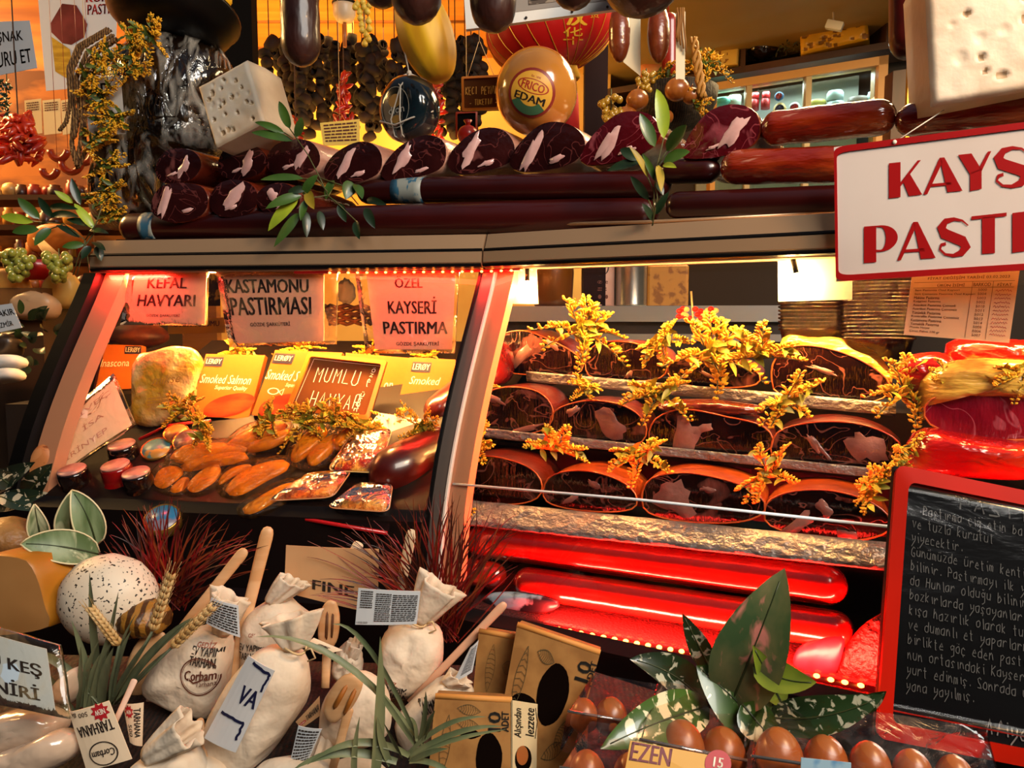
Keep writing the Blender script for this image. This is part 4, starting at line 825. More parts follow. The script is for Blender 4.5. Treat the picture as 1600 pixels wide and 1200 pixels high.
# jars and tins
jar_dark = M('jar_dark', '#120807', .12, coat=1); jar_red = M('jar_red', '#8a0a0c', .12, coat=1); lid_m = M('jar_lid', '#d9a090', .35, metal=.2, h2='#b87c6c', nscale=40)
def jar(px, py, r, h, lab, m, tilt=(-.10, -.30)):
    ax = Vector((tilt[0], tilt[1], 1)).normalized(); R = ax.to_track_quat('Z', 'Y').to_matrix(); c = D(px, py, .004); t = thing('caviar_jar', lab, 'jar', c, 'caviar jars')
    mb = MB(); mb.rev([(r * .95, 0), (r * 1.12, .002), (r * 1.12, .006), (r * 1.0, .009), (r * 1.02, h * .5), (r * .96, h * .9), (r * .9, h)], c, R, 28); mb.build('glass_body', m, t)
    mb = MB(); mb.rev([(r * .86, h), (r * .92, h + .0015), (r * .86, h + .004), (r * .3, h + .0035), (.0004, h + .0035)], c, R, 28); mb.build('lid', lid_m, t)
jar(124, 768, .0265, .040, 'black caviar jar nearest the case end', jar_dark); jar(190, 758, .027, .036, 'red caviar jar standing among the black ones', jar_red); jar(222, 770, .026, .036, 'black caviar jar in front, beside the crumpled roe pack', jar_dark); jar(197, 718, .027, .026, 'black caviar jar behind the red one', jar_dark)
def tin(px, py, r, lab, top, tilt=.0, name='caviar_tin', h=.012):
    R = (ND + Vector((tilt, -.15, 0))).normalized().to_track_quat('Z', 'Y').to_matrix(); c = D(px, py, .002); t = thing(name, lab, 'tin', c, 'flat caviar tins')
    mb = MB(); mb.rev([(r * .96, 0), (r, .001), (r, h), (r * .95, h + .002), (r * .9, h)], c, R, 30); mb.build('tin_body', M('tin_gold', '#b8883a', .25, metal=.8), t)
    mb = MB(); mb.rev([(r * .9, h - .001), (r * .88, h + .0012), (.0005, h + .0012)], c, R, 30); mb.build('tin_lid', top, t)
tin(247, 709, .028, 'flat tin with a teal and gold lid right of the jars', M('lid_teal', '#3f7a84', .35, h2='#a8823a', nscale=26, ncon=(.52, .56))); tin(296, 696, .028, 'flat tin with a purplish patterned lid', M('lid_purple', '#4a3a48', .35, h2='#8a7a78', nscale=30, ncon=(.5, .56))); tin(278, 684, .024, 'flat tin with a gold striped lid at the back, by the yellow flowers', M('lid_goldstripe', '#b08a3c', .35, h2='#5a2a20', nscale=24)); tin(152, 774, .028, 'silvery lying tin at the front edge of the red tray', M('lid_silver', '#8a8a88', .25, h2='#3a3634', nscale=18, metal=.5)); tin(258, 822, .030, 'tin with a blue and white lid lying below the roe packs', M('lid_blue', '#1f6a90', .3, h2='#6a6a78', nscale=14, ncon=(.52, .56)), h=.02)
# dark salamis by the post
c0 = D(650, 740, .045)
mb = MB(); mb.sausage(P(580, 752, 1.27), P(720, 690, 1.40), .046, 24, .03, 4, end=1.3); tag(mb.build('fat_salami', M('salami_maroon', '#3a0806', .3, coat=.6, h2='#5a120a', nscale=9)), 'thick dark maroon salami lying behind the post beside the salad tub', 'salami')
mb = MB(); mb.sausage(P(668, 655, 1.42), P(735, 600, 1.5), .030, 20, .03, 6, end=1.2); tag(mb.build('fat_salami', MATS['salami_maroon']), 'dark maroon salami end peeking from behind the post next to the salmon box', 'salami')
# sleeve, bag, speckled cheese
def paper(q, name, m, lab, cat, texts=(), ink=None, th=.0012, group=None, curve=0, sleeve=None, parent=None):
    """q: corner points TL TR BR BL; texts: (string, u0, v0, u1, v1, bold, shear, rot)"""
    c = (Vector(q[2]) + Vector(q[3])) / 2; t = thing(name, lab, cat, c, group)
    mb = MB(); mb.plate(q, th, nu=8 if curve else 1, curve=curve); mb.build('sheet', m, t)
    if texts:
        mp = mapper(q, .0007, curve); mb = MB()
        for tx in texts: write(mb, mp, *tx)
        mb.build('lettering', ink or MATS['ink_black'], t)
    if sleeve:
        tl, tr, br, bl = [Vector(p) for p in q]; a, b, cc, d = sleeve; n = (tr - tl).cross(bl - tl).normalized(); n = n if n.y < 0 else -n
        f = lambda u, v: tl.lerp(tr, u).lerp(bl.lerp(br, u), v)
        mb = MB(); mb.plate([f(-a, -b) + n * .004, f(1 + cc, -b) + n * .004, f(1 + cc, 1 + d) + n * .004, f(-a, 1 + d) + n * .004], .007, nu=10, nv=8, smooth=True)
        for v in mb.v: v += n * .0025 * noise.noise(v * 30)
        mb.build('sleeve', clear('sleeve_film', '#fff6ea', gloss=.06, rough=.08, bump=.35, bscale=18, haze=.10, hazecol='#ffdca0'), t)
    return t
pinkp = M('paper_cream', '#efd9c0', .6); faint = M('ink_faint', '#c08a78', .6)
paper([P(84, 668, 1.40), P(176, 592, 1.44), P(206, 664, 1.40), P(98, 737, 1.36)], 'sign_sleeve', pinkp, 'pale sign in a clear sleeve lying face down, faint mirrored writing, behind the jars', 'sign', [('İRİNYEP', .08, .72, .70, .86), ('İSA', .4, .42, .72, .55), ('LİVEÇ', .3, .12, .9, .26)], faint, sleeve=(.06, .05, .05, .04), curve=.004)
mb = MB(); puff(mb, outline([(203, 640), (212, 560), (238, 546), (312, 550), (312, 590), (300, 632), (285, 655), (216, 668)], FP(1.47), 0, 40), (0, -1, .1), .05, n=10, p=.5, wob=.14, seed=3)
t = thing('cheese_bag', 'puffy clear bag of yellow shredded cheese with a pale top, behind the jars', 'food bag', P(255, 662, 1.47)); mb.build('bag', M('cheese_bag', '#c8942c', .22, coat=1, h2='#d8bc84', nscale=14, ncon=(.4, .65), bump=.9, bscale=32), t)
q = [P(x, y, 1.434) for x, y in ((232, 588), (298, 582), (292, 618), (228, 624))]; mp = mapper(q, .001); mb = MB(); write(mb, mp, 'mikse', .12, .0, .78, .38, 0, .2); lines(mb, mp, .05, .95, .7, 1.35, 3, R0); mb.build('lettering', M('ink_brown', '#b07a2c', .5), t)
mb = MB(); puff(mb, outline([(40, 772), (50, 715), (66, 694), (84, 698), (97, 725), (95, 760), (75, 776)], FP(1.36), 0, 26), (0, -1, .2), .04, p=.5); tag(mb.build('speckled_cheese', M('speckled_orange', '#c8804a', .5, h2='#8a4a20', nscale=60, ncon=(.6, .66))), 'speckled orange cheese piece at the foot of the case end post', 'cheese')
# boxes and boards
box_or = M('salmon_box', '#b0580e', .45, coat=.2, h2='#9c4a0a', nscale=3); navy = M('label_navy', '#1c1630', .4); white_ink = M('ink_white', '#f0e2cc', .5); slice_m = M('salmon_slice', '#c8240c', .35, h2='#e0481c', nscale=14, stretch=(1, 1, 3))
def sbox(px, lab, logo, texts, slc, fish=None, Y0=1.50, Y1=1.46, logo_rect=(.02, .05, .32, .2), extra=None):
    q = pq(px, Y0, Y0, Y1); t = thing('salmon_box', lab, 'food box', (q[2] + q[3]) / 2, 'orange boxes of smoked fish')
    n = (q[1] - q[0]).cross(q[3] - q[0]).normalized(); n = n if n.y < 0 else -n; mb = MB(); mb.plate(q, .018); mb.build('carton', box_or, t)
    mp = mapper(q, .0007); mp2 = mapper(q, .0011)
    if logo: mb = MB(); rect(mb, mp, *logo_rect); l = mb.build('logo_patch', navy, t); mb = MB(); u0, v0, u1, v1 = logo_rect; write(mb, mp2, 'LERØY', u0 + .02, v0 + .03, u1 - .02, v1 - .04, .04); mb.build('lettering', white_ink, l)
    mb = MB(); [write(mb, mp, *x) for x in texts]
    if fish:
        u, v = fish; ring(mb, mp, u, v, .09, .05, .02); stroke(mb, mp, [(u + .09, v), (u + .15, v - .05), (u + .15, v + .05), (u + .09, v)], .012)
    mb.build('lettering', white_ink, t)
    if slc: u, v, a, b, rt = slc; mb = MB(); mb.add([mp(u + a * cos(k) * cos(rt) - b * sin(k) * sin(rt), v + (a * cos(k) * sin(rt) + b * sin(k) * cos(rt))) for k in [2 * pi * i / 26 for i in range(26)]], [list(range(26))], False); mb.build('picture', slice_m, t, 'red picture of sliced fish')
sm = ('Smoked Salmon', .02, .33, .88, .47, .0, .25)
sbox([(322, 553), (414, 555), (388, 655), (296, 650)], 'orange smoked-fish box beside the shredded cheese bag', 1, [sm, ('Superior Quality', .3, .5, .85, .58, 0, .25)], (.62, .80, .42, .17, -.25))
sbox([(430, 547), (535, 551), (490, 662), (393, 648)], 'orange smoked-fish box half behind the small chalkboard, with a white fish mark', 1, [('Smoked S', -.0, .3, .5, .45, 0, .25), ('Superior', .35, .48, .55, .55, 0, .25)], (.4, .82, .33, .17, -.3), (.2, .62), Y0=1.485, Y1=1.45)
sbox([(540, 551), (650, 560), (632, 655), (545, 655)], 'orange smoked-fish box right behind the small chalkboard', 0, [('on', .58, .42, .72, .55, 0, .2)], (.62, .78, .2, .22, 0), Y0=1.52, Y1=1.49)
sbox([(640, 558), (712, 562), (700, 648), (618, 645)], 'orange smoked-fish box half hidden by the post', 1, [('Smoked', .12, .34, .75, .48, 0, .25)], None, (.35, .68), Y0=1.50, Y1=1.47, logo_rect=(.1, .08, .5, .26))
sbox([(165, 538), (222, 540), (220, 606), (148, 612)], 'dim brown box standing behind the shredded cheese bag', 1, [('Inascona', -.0, .32, .7, .48, 0, .1)], None, Y0=1.62, Y1=1.6, logo_rect=(.55, .02, .98, .2))
board_b = M('board_brown', '#5a3416', .7, spec=.1); frame_o = M('frame_orange', '#c8761c', .4, coat=.3); chalk = M('chalk', '#e8dcc8', .8)
def board(q, lab, fm, name='chalkboard', fr=.05, asp=1.0, th=.012, bm=None, inner=True):
    t = thing(name, lab, 'chalkboard', (Vector(q[2]) + Vector(q[3])) / 2); tl, tr, br, bl = [Vector(p) for p in q]
    mb = MB(); mb.plate(q, th * .6); mb.build('panel', bm or board_b, t); n = (tr - tl).cross(bl - tl).normalized(); n = n if n.y < 0 else -n
    f = lambda u, v: tl.lerp(tr, u).lerp(bl.lerp(br, u), v) + n * .002
    mb = MB(); w = fr; h = fr * asp; R_ = ((0, 0), (1, 0), (1, 1), (0, 1)); I_ = ((w, h), (1 - w, h), (1 - w, 1 - h), (w, 1 - h))
    rings = [[f(*rrect_uv(R_, k)) for k in range(24)], [f(*rrect_uv(R_, k)) + n * th * .5 for k in range(24)], [f(*rrect_uv(I_, k)) + n * th * .6 for k in range(24)], [f(*rrect_uv(I_, k)) - n * .001 for k in range(24)]]
    mb.loft(rings, False, False, smooth=False); mb.build('frame', fm, t); return t
def rrect_uv(R_, k):
    i, q = divmod(k, 6); b = Vector(R_[i]); a = Vector(R_[i - 1]); c = Vector(R_[(i + 1) % 4]); t = q / 5; p0 = b.lerp(a, .045); p1 = b.lerp(c, .045); r = p0 * (1 - t) ** 2 + b * 2 * t * (1 - t) + p1 * t * t; return r.x, r.y
q = pq([(483, 552), (605, 565), (577, 657), (447, 641)], 1.445, 1.445, 1.41)
t = board(q, 'small orange-framed chalkboard about waxed roe among the fish boxes', frame_o, asp=1.3)
mp = mapper(q, .0014); mb = MB(); rg = random.Random(2); hand(mb, mp, 'MUMLU', .17, .46, .24, .115, .010, 1.35, rg, -.04); hand(mb, mp, 'HAVYAR', .22, .86, .24, .105, .010, 1.35, rg, -.08)
for k, ch in enumerate('özel ürün'): hand(mb, mp, ch, .84 - .008 * k, .2 + .085 * k, .08, .06, .008, 1.35, rg)
rl = mapper(q, .001); stroke(mb, rl, [(.07, .92), (.09, .09), (.93, .09)], .006, 1.3); mb.build('lettering', chalk, t)
q = pq([(92, 545), (166, 545), (150, 625), (70, 628)], 1.66, 1.66, 1.62)
t = board(q, 'dim reddish-framed chalkboard standing behind the case end', M('frame_red', '#8a2a14', .4), asp=1.2, bm=M('board_black', '#0a0606', .7, spec=.1))
mp = mapper(q, .0014); mb = MB(); hand(mb, mp, 'NNU', .3, .45, .3, .16, .012, 1.1, rg); hand(mb, mp, 'ML', .4, .85, .3, .16, .012, 1.1, rg); mb.build('lettering', M('chalk_dim', '#4a3a32', .8), t)
# striped box
stripe = M('striped_card', '#d9b8a8', .5, h2='#4a1f2a', nscale=26, wave=0, ncon=(.62, .66), stretch=(1, 0, .55))
mb = MB(); mb.plate([P(592, 645, 1.41), P(662, 655, 1.41), P(650, 706, 1.37), P(556, 690, 1.37)], .03); tag(mb.build('striped_carton', stripe), 'white carton with dark diagonal stripes behind the salad tub', 'food box')
g = 'yellow flower sprigs along the fish boxes'
for k, (px, py), Y, sc, rl, lab in ((0, (292, 642), 1.40, 1.0, -.5, 'yellow flower sprig at the foot of the first fish box, over the tins'), (2, (318, 668), 1.37, 1.0, 1.4, 'yellow flower sprig lying beside the gold striped tin'), (1, (425, 655), 1.39, 1.0, -.9, 'yellow flower sprig under the box with the white fish mark'), (3, (478, 662), 1.38, 1.1, -.6, 'bushy yellow flower sprig at the lower left corner of the small chalkboard'), (0, (525, 662), 1.38, 1.1, .2, 'yellow flower sprig under the middle of the small chalkboard'), (1, (565, 672), 1.37, 1.1, .5, 'yellow flower sprig at the lower right corner of the small chalkboard'), (2, (610, 662), 1.42, .9, .6, 'yellow flower sprig above the striped carton'), (3, (655, 668), 1.36, .9, 1.2, 'yellow flower sprig hanging over the dark salami by the post'), (0, (378, 555), 1.56, .9, .2, 'yellow flower sprig behind the tops of the fish boxes, left of the middle sign'), (3, (470, 548), 1.58, .9, .1, 'leafy yellow sprig showing under the middle hanging sign'), (2, (580, 548), 1.58, .8, .3, 'small yellow sprig between the two hanging signs'), (1, (665, 562), 1.56, .8, 0, 'yellow sprig under the hanging sign nearest the post')):
    flower(k, P(px, py, Y), sc, rl, lab, g)
# hanging signs
serif = M('ink_signs', '#1a0e10', .5); pp = M('sign_paper', '#dba898', .6)
def hang(px, lab, texts, sl=(.0, .0, .0, .0), off=-.012, pl=UL, name='hanging_sign'): return paper([pl.at(x, y, off) for x, y in px], name, pp, lab, 'sign', texts, serif, sleeve=sl, group='paper signs hanging under the rail', curve=.003)
hang([(207, 424), (323, 424), (320, 507), (193, 506)], 'pink paper sign for mullet roe, hanging nearest the case end', [('KEFAL', .24, .12, .76, .32, .02), ('HAVYARI', .14, .44, .88, .66, .02), ('GÖZDE ŞARKÜTERİ', .28, .80, .70, .87, .01)], (.02, 0, .02, .02))
hang([(342, 424), (506, 424), (506, 533), (362, 537)], 'middle pink paper sign in a wide clear sleeve, hanging above the fish boxes', [('KASTAMONU', .05, .11, .86, .30, .02), ('PASTIRMASI', .06, .36, .88, .61, .02), ('GÖZDE ŞARKÜTERİ', .24, .70, .66, .78, .01)], (.02, 0, .13, .05))
hang([(572, 424), (712, 424), (706, 546), (586, 546)], 'pink paper sign hanging right beside the post, reddened by the lights', [('ÖZEL', .32, .06, .64, .21, .02), ('KAYSERİ', .22, .32, .80, .54, .035), ('PASTIRMA', .14, .64, .94, .80, .035), ('GÖZDE ŞARKÜTERİ', .29, .89, .84, .96, .01)], (.12, 0, .04, .05))
whitep = M('paper_white', '#e8dcc0', .6)
paper([UR.at(x, y, -.02) for x, y in ((784, 420), (838, 418), (841, 475), (786, 475))], 'blank_paper', whitep, 'blank pale paper hanging just right of the post', 'paper', group='blank papers hanging under the rail')
paper([UR.at(x, y, -.03) for x, y in ((1215, 402), (1332, 396), (1331, 468), (1216, 471))], 'blank_paper', whitep, 'blank glowing yellow paper hanging above the tub stacks', 'paper', group='blank papers hanging under the rail')
q = [UR.at(x, y, -.01) for x, y in ((1426, 425), (1594, 418), (1577, 536), (1412, 523))]
t = thing('price_list', 'printed price list with handwritten prices, hanging below the shop sign', 'price list', (q[2] + q[3]) / 2); mb = MB(); mb.plate(q, .0012); mb.build('sheet', M('paper_peach', '#e0b088', .6), t)
mp = mapper(q, .0007); mb = MB(); write(mb, mp, 'FİYAT DEĞİŞİM TARİHİ 03.02.2023', .16, .08, .92, .14, .01); write(mb, mp, 'ÜRÜN İSİMİ', .26, .19, .52, .24, .01); write(mb, mp, 'BARKOD', .6, .19, .76, .24, .01); write(mb, mp, 'FİYAT', .82, .19, .95, .24, .01)
for i, (a, b) in enumerate((('Sert Pastırma Özel Kayseri', '5000'), ('Sert Çemensiz Pastırma Özel Kayseri', '5004'), ('Makine Pastırma', '5003'), ('Kuşgönü Pastırma', '5002'), ('Antrikot Pastırma Çemenli', '5010'), ('Antrikot Pastırma Çemensiz', '5011'), ('Tütünlük Pastırma', '5012'), ('Kontrafile Pastırma Çemensiz', '5013'), ('Kastamonu Pastırma', '5014'), ('Yemeklik Pastırma', '5005'), ('Mumlu Havyar', '5006'), ('Çiroz Paket 100 gr', '5007'))):
    v = .27 + .058 * i; write(mb, mp, a, .05, v, .05 + .0165 * len(a), v + .042, .008); write(mb, mp, b, .65, v, .73, v + .036, .0)
for v in (.17, .255): stroke(mb, mp, [(.03, v), (.97, v)], .004, 1.4)
for u in (.59, .78): stroke(mb, mp, [(u, .17), (u, .97)], .004, 1.4)
mb.build('lettering', M('ink_sepia', '#5a2a1c', .6), t); mb = MB()
for i in range(12): v = .31 + .055 * i; stroke(mb, mp, [(.81 + .012 * k, v - .02 * (k % 2) + R0.uniform(-.008, .008)) for k in range(13)], .006, 1.4)
mb.build('handwriting', M('ink_red_pen', '#a01830', .6), t)
# stacks of clear tubs
tubm = clear('tub_plastic', '#f4d8b0', gloss=.05, rough=.10, haze=.006, hazecol='#a8642a')
def tub(name='plastic_tub'):
    mb = MB(); q = [Vector((x, y, 0)) for x, y in ((-.05, -.035), (.05, -.035), (.05, .035), (-.05, .035))]; r = rrect(q, .2)
    mb.loft([[Vector((p.x * k, p.y * k, z)) for p in r] for k, z in ((.86, -.030), (.98, 0), (1.04, .001), (1.04, .004), (.97, .004))], True, False); return mb
proto = None
for (px, y0, y1, n, sc, off, where) in ((1270, 545, 476, 13, 1.0, -.16, 'stack under the glowing paper'), (1372, 560, 446, 21, 1.0, -.14, 'taller stack beside the price list')):
    for i in range(n):
        p = UR.at(px, y0 + (y1 - y0) * i / (n - 1), off)
        if proto is None: o = proto = tub().build('plastic_tub', tubm)
        else: o = proto.copy(); COL.objects.link(o)
        o.location = p; o.rotation_euler = (0, 0, UR.yaw); o.scale = (sc,) * 3
        tag(o, f'clear plastic tub nested in the {where}', 'tub', f'clear tubs nested in the {where}')
# ------------------------------------------------------------------ in front of the case
mb = MB(); mb.plate([(-.95, 1.06, .87), (.10, 1.0, .87), (.10, .55, .78), (-.95, .55, .78)], .03); mb.plate([(.10, 1.0, .87), (.95, .53, .80), (.95, .25, .74), (.10, .55, .78)], .03)
tag(mb.build('display_shelf', M('shelf_wicker', '#2a1408', .7, h2='#140904', nscale=50, wave=2, bump=.6, bscale=60)), 'dark brown shelf along the foot of the case, covered with bags, boxes and plants', 'shelf')
cloth = M('bag_cotton', '#dccab2', .85, h2='#cdb496', nscale=9, bump=.5, bscale=34)
ink_bl = M('ink_blackish', '#221812', .6); ink_rd = M('ink_redbrown', '#a0482c', .6); string_b = M('string_beige', '#c8a878', .8)
def puff_map(loop, out, T, p, pl, q, off, lift=.0016):
    """u, v of a pixel quad -> point on the swollen front of a puff"""
    c = cen(loop); X = pl.dir; Z = Vector((0, 0, 1)); pol = sorted((math.atan2((a - c).dot(Z), (a - c).dot(X)), (a - c).length) for a in loop); out = Vector(out)
    tl, tr, br, bl = [Vector(a) for a in q]
    def g(u, v):
        px = tl.lerp(tr, u).lerp(bl.lerp(br, u), v); pt = pl.at(px.x, px.y, off); d = pt - c; a = math.atan2(d.dot(Z), d.dot(X)); r = pol[-1][1]; pa = pol[-1][0] - 2 * pi; pr = r
        for an, rr in pol:
            if an >= a: r = pr + (rr - pr) * (a - pa) / max(1e-6, an - pa); break
            pa, pr = an, rr
        k = min(.97, d.length / max(1e-6, r)); al = math.acos(min(1, k ** (1 / p))); return pt + out * (sin(al) * T / 2 + lift)
    return g
def frill(mb, tie, m0, m1, T, seed, pl):
    """gathered cloth neck: a pleated tube flaring from the tie to its open mouth m0-m1"""
    a = pl.at(*tie, .012); b0, b1 = pl.at(*m0, .012), pl.at(*m1, .012); b = (b0 + b1) / 2; W1 = (b1 - b0) / 2; W0 = W1.normalized() * .010; rg = random.Random(seed); ph = rg.uniform(0, 6); k = rg.choice((6, 7, 8)); rings = []
    def ring_(t, s, e=0):
        r = []; w = W0.lerp(W1, t ** .7); d = .008 + (T / 2 - .008) * t ** .8
        for i in range(48):
            th = 2 * pi * i / 48; f = 1 + (.16 * sin(k * th + ph) + .10 * sin((k + 3) * th + 2 * ph + 3 * t)) * (.4 + .6 * t); tip = .07 * t * noise.noise(Vector((cos(th) * 2, sin(th) * 2, seed)))
            r.append(a.lerp(b, t * (1 + tip) + .06 * t * t * sin(2 * th + ph)) + w * cos(th) * f * s + Vector((0, -sin(th) * d * f * s, .10 * d * sin(th))))
        return r
    mb.loft([ring_(t, 1) for t in (0, .08, .2, .35, .5, .65, .8, .92, 1)] + [ring_(t, .93) for t in (1, .85, .6, .3)], True, True)
def bag(lab, Y, body, top, T, texts=(), logo=None, tie=None, seed=1, T2=.034):
    pl = FP(Y); out = Vector((0, -1, .12)).normalized(); L = outline(body, pl, 0, 34); c = cen(L); t = thing('cloth_bag', lab, 'food bag', (c.x, c.y, min(p.z for p in L)), 'cotton bags of dried soup')
    mb = MB(); puff(mb, L, out, T, n=12, p=.5, wob=.05, seed=seed)
    kp = pl.at(*(top[0] if top else body[0]), T * .1)
    for v in mb.v:
        d = v - kp; r_ = d.length; an = math.atan2(d.x, d.z); v += out * (.0035 * math.exp(-r_ / .035) * sin(9 * an + seed) + .0022 * noise.noise(v * 38 + Vector((seed, 0, 0))) + .0016 * noise.noise(Vector((v.x * 90 + v.z * 50, v.y * 30, v.z * 24 + seed))))
    mb.build('body', cloth, t)
    if top: mb = MB(); frill(mb, *top, T2, seed, pl); mb.build('gathered_top', cloth, t)
    if tie:
        p = pl.at(*tie, T * .2); mb = MB(); r = .012; mb.tube([p + Vector((cos(a) * r, sin(a) * r * .9, .003 * sin(a * 2))) for a in [2 * pi * k / 16 for k in range(17)]], .0014, 5); mb.tube([p + Vector((r, -.004, 0)), p + Vector((r + .008, -.008, .004)), p + Vector((r + .012, -.006, -.008)), p + Vector((r + .003, -.006, -.012))], .0012, 5); mb.build('string', string_b, t)
    for q, tx, ink in texts:
        g = puff_map(L, out, T, .5, pl, q, 0); mb = MB()
        for x in tx: write(mb, g, *x)
        mb.build('lettering', ink, t)
    if logo:
        g = puff_map(L, out, T, .5, pl, logo, 0); mb = MB(); ring(mb, g, .5, .5, .5, .5, .03, 36); ring(mb, g, .5, .5, .45, .45, .012, 36); write(mb, g, 'Corbam', .12, .34, .92, .6, .02, .2); write(mb, g, 'Tarhana', .42, .62, .9, .76, .0, .2); stroke(mb, g, [(.2, .55), (.35, .66), (.55, .6)], .04); mb.build('lettering', M('ink_logo', '#5a2a1c', .6), t)
    return t
def card(q, Y, lab, m, texts=(), ink=None, name='paper_tag', group='paper tags on the bags', rows=None, logo=None, burst=None, dy=(0, 0, 0, 0), strokes=()):
    P3 = [P(x, y, Y + d) for (x, y), d in zip(q, dy)]; t = thing(name, lab, 'tag', (P3[2] + P3[3]) / 2, group); mb = MB(); mb.plate(P3, .001, nu=6, curve=.002); mb.build('sheet', m, t); mp = mapper(P3, .0008, .002); mb = MB()
    for x in texts: write(mb, mp, *x)
    if rows:
        for r in rows: lines(mb, mp, *r)
    if logo: u, v, ru, rv = logo; ring(mb, mp, u, v, ru, rv, .02); ring(mb, mp, u, v, ru * .93, rv * .93, .01); write(mb, mp, 'Corbam', u - ru * .8, v - rv * .3, u + ru * .8, v + rv * .3, .02, .2, 180)
    for sp_ in strokes: stroke(mb, mp, [(u + R0.uniform(-.02, .02), v + R0.uniform(-.006, .006)) for a, b in zip(sp_, sp_[1:]) for u, v in [(a[0] + (b[0] - a[0]) * k / 8, a[1] + (b[1] - a[1]) * k / 8) for k in range(9)]], .065, .5)
    if texts or rows or logo: mb.build('lettering', ink or ink_bl, t)
    if burst:
        u, v, r = burst; mb = MB(); mb.add([mp(u + r * (1.5 if k % 2 else 1.0) * cos(pi * k / 9), v + r * .7 * (1.5 if k % 2 else 1.0) * sin(pi * k / 9)) for k in range(18)], [list(range(18))], False); b = mb.build('printed_burst', M('burst_red', '#b01c24', .5), t); mb = MB(); write(mb, mapper(P3, .0012, .002), 'NEW', u - r * .8, v - r * .3, u + r * .8, v + r * .3, .02, 0, 180); mb.build('lettering', M('ink_cream', '#f0dcc8', .5), b)
    return t
kraft = M('kraft_paper', '#c89a6a', .7, h2='#b8875a', nscale=6); tagp = M('tag_paper', '#e8cfae', .65); bluep = M('tag_pale', '#c2c6c8', .6)
red_t = lambda *a: a
bag('cotton bag lying on its side with a round printed logo, a spoon behind it', .93, [(226, 1066), (245, 1035), (275, 1002), (310, 980), (345, 975), (362, 1000), (357, 1065), (345, 1105), (328, 1122), (280, 1106), (234, 1086)], [(343, 990), (333, 918), (390, 942)], .07,
    [([(326, 988), (352, 992), (350, 1002), (324, 998)], [('GEDİZ', 0, 0, 1, 1, .01)], ink_rd), ([(318, 996), (360, 1004), (356, 1034), (312, 1024)], [('EV YAPIMI', .02, .0, 1, .42, .02), ('TARHANA', .02, .5, 1, .98, .02)], ink_bl)], [(300, 1012), (356, 1016), (356, 1072), (302, 1070)], seed=1)
bag('big cotton bag in front with a hand-lettered label, its gathered top tied', .86, [(318, 1180), (325, 1130), (350, 1075), (398, 1018), (432, 1006), (470, 1018), (484, 1048), (480, 1090), (455, 1132), (420, 1178), (390, 1215), (330, 1220)], [(463, 1014), (410, 974), (503, 952)], .085, tie=(462, 1014), seed=2)
bag('cotton bag standing behind the hand-lettered one, crossed by red grass', .985, [(376, 1030), (384, 968), (405, 945), (440, 932), (472, 948), (488, 970), (472, 1005), (440, 1060), (388, 1058)], [(425, 942), (440, 898), (482, 915)], .07, [([(385, 985), (430, 985), (426, 1018), (384, 1018)], [('EV YAPIMI', .02, .3, .95, .6, .02), ('TARHANA', .02, .68, .95, 1, .02)], ink_bl), ([(402, 976), (424, 976), (424, 984), (402, 984)], [('GEDİZ', 0, 0, 1, 1, .01)], ink_rd)], seed=3)
bag('upright cotton bag with a wide gathered neck, carrying a pale printed tag', .935, [(594, 1020), (604, 985), (632, 972), (660, 970), (688, 984), (693, 1020), (687, 1050), (666, 1072), (636, 1088), (604, 1080)], [(655, 972), (660, 893), (722, 930)], .075, [([(597, 1042), (627, 1048), (627, 1057), (597, 1051)], [('GEDİZ', 0, 0, 1, 1, .01)], ink_rd), ([(594, 1051), (645, 1061), (640, 1083), (592, 1072)], [('EV YAPIMI', .0, .0, 1, .45, .02), ('TARHANA', .0, .52, .95, 1, .02)], ink_bl)], tie=(652, 972), seed=4, T2=.045)
bag('cotton bag beside the slotted spatula, its folded neck hanging down in front', .85, [(500, 1130), (508, 1088), (540, 1056), (568, 1052), (602, 1075), (612, 1110), (602, 1150), (562, 1168), (512, 1155)], [(530, 1100), (482, 1185), (530, 1180)], .065, seed=5)
bag('cotton bag leaning against the cardboard egg box, its print half hidden', .88, [(618, 1130), (640, 1098), (672, 1070), (700, 1058), (735, 1068), (738, 1090), (700, 1130), (685, 1180), (640, 1190)], [(700, 1070), (705, 1048), (738, 1070)], .06, [([(655, 1085), (690, 1068), (700, 1090), (664, 1108)], [('TARHANA', 0, 0, 1, .9, .02)], ink_bl)], seed=6)
bag('small cotton bag top with a wide open flap in front of the big bags', .80, [(205, 1225), (215, 1188), (260, 1180), (300, 1166), (322, 1200), (318, 1230)], [(228, 1185), (282, 1108), (312, 1160)], .06, seed=7, T2=.045)
bag('folded end of a cotton bag tucked under the round-logo bag', .955, [(220, 1108), (238, 1082), (276, 1098), (280, 1110), (236, 1138), (222, 1130)], None, .03, seed=8)
bag('narrow cotton bag neck between the slotted spatula and the upright bag', .93, [(520, 1055), (524, 1022), (545, 1002), (562, 1012), (566, 1042), (560, 1062), (535, 1066)], [(548, 1025), (545, 998), (566, 1008)], .04, seed=9)
bag('cotton bag lying at the bottom edge between logo bag and lettered bag', .82, [(255, 1225), (262, 1190), (300, 1178), (345, 1190), (360, 1230), (300, 1245)], None, .05, seed=10)
bag('cotton bag at the bottom edge under the pale printed sheet', .80, [(395, 1230), (405, 1195), (450, 1185), (520, 1195), (560, 1185), (600, 1200), (610, 1240), (480, 1250)], None, .05, seed=12)
card([(330, 934), (372, 946), (375, 996), (322, 974)], .885, 'printed grey label on the neck of the round-logo bag', bluep, rows=[(.05, .08, .95, .95, 10, R0)])
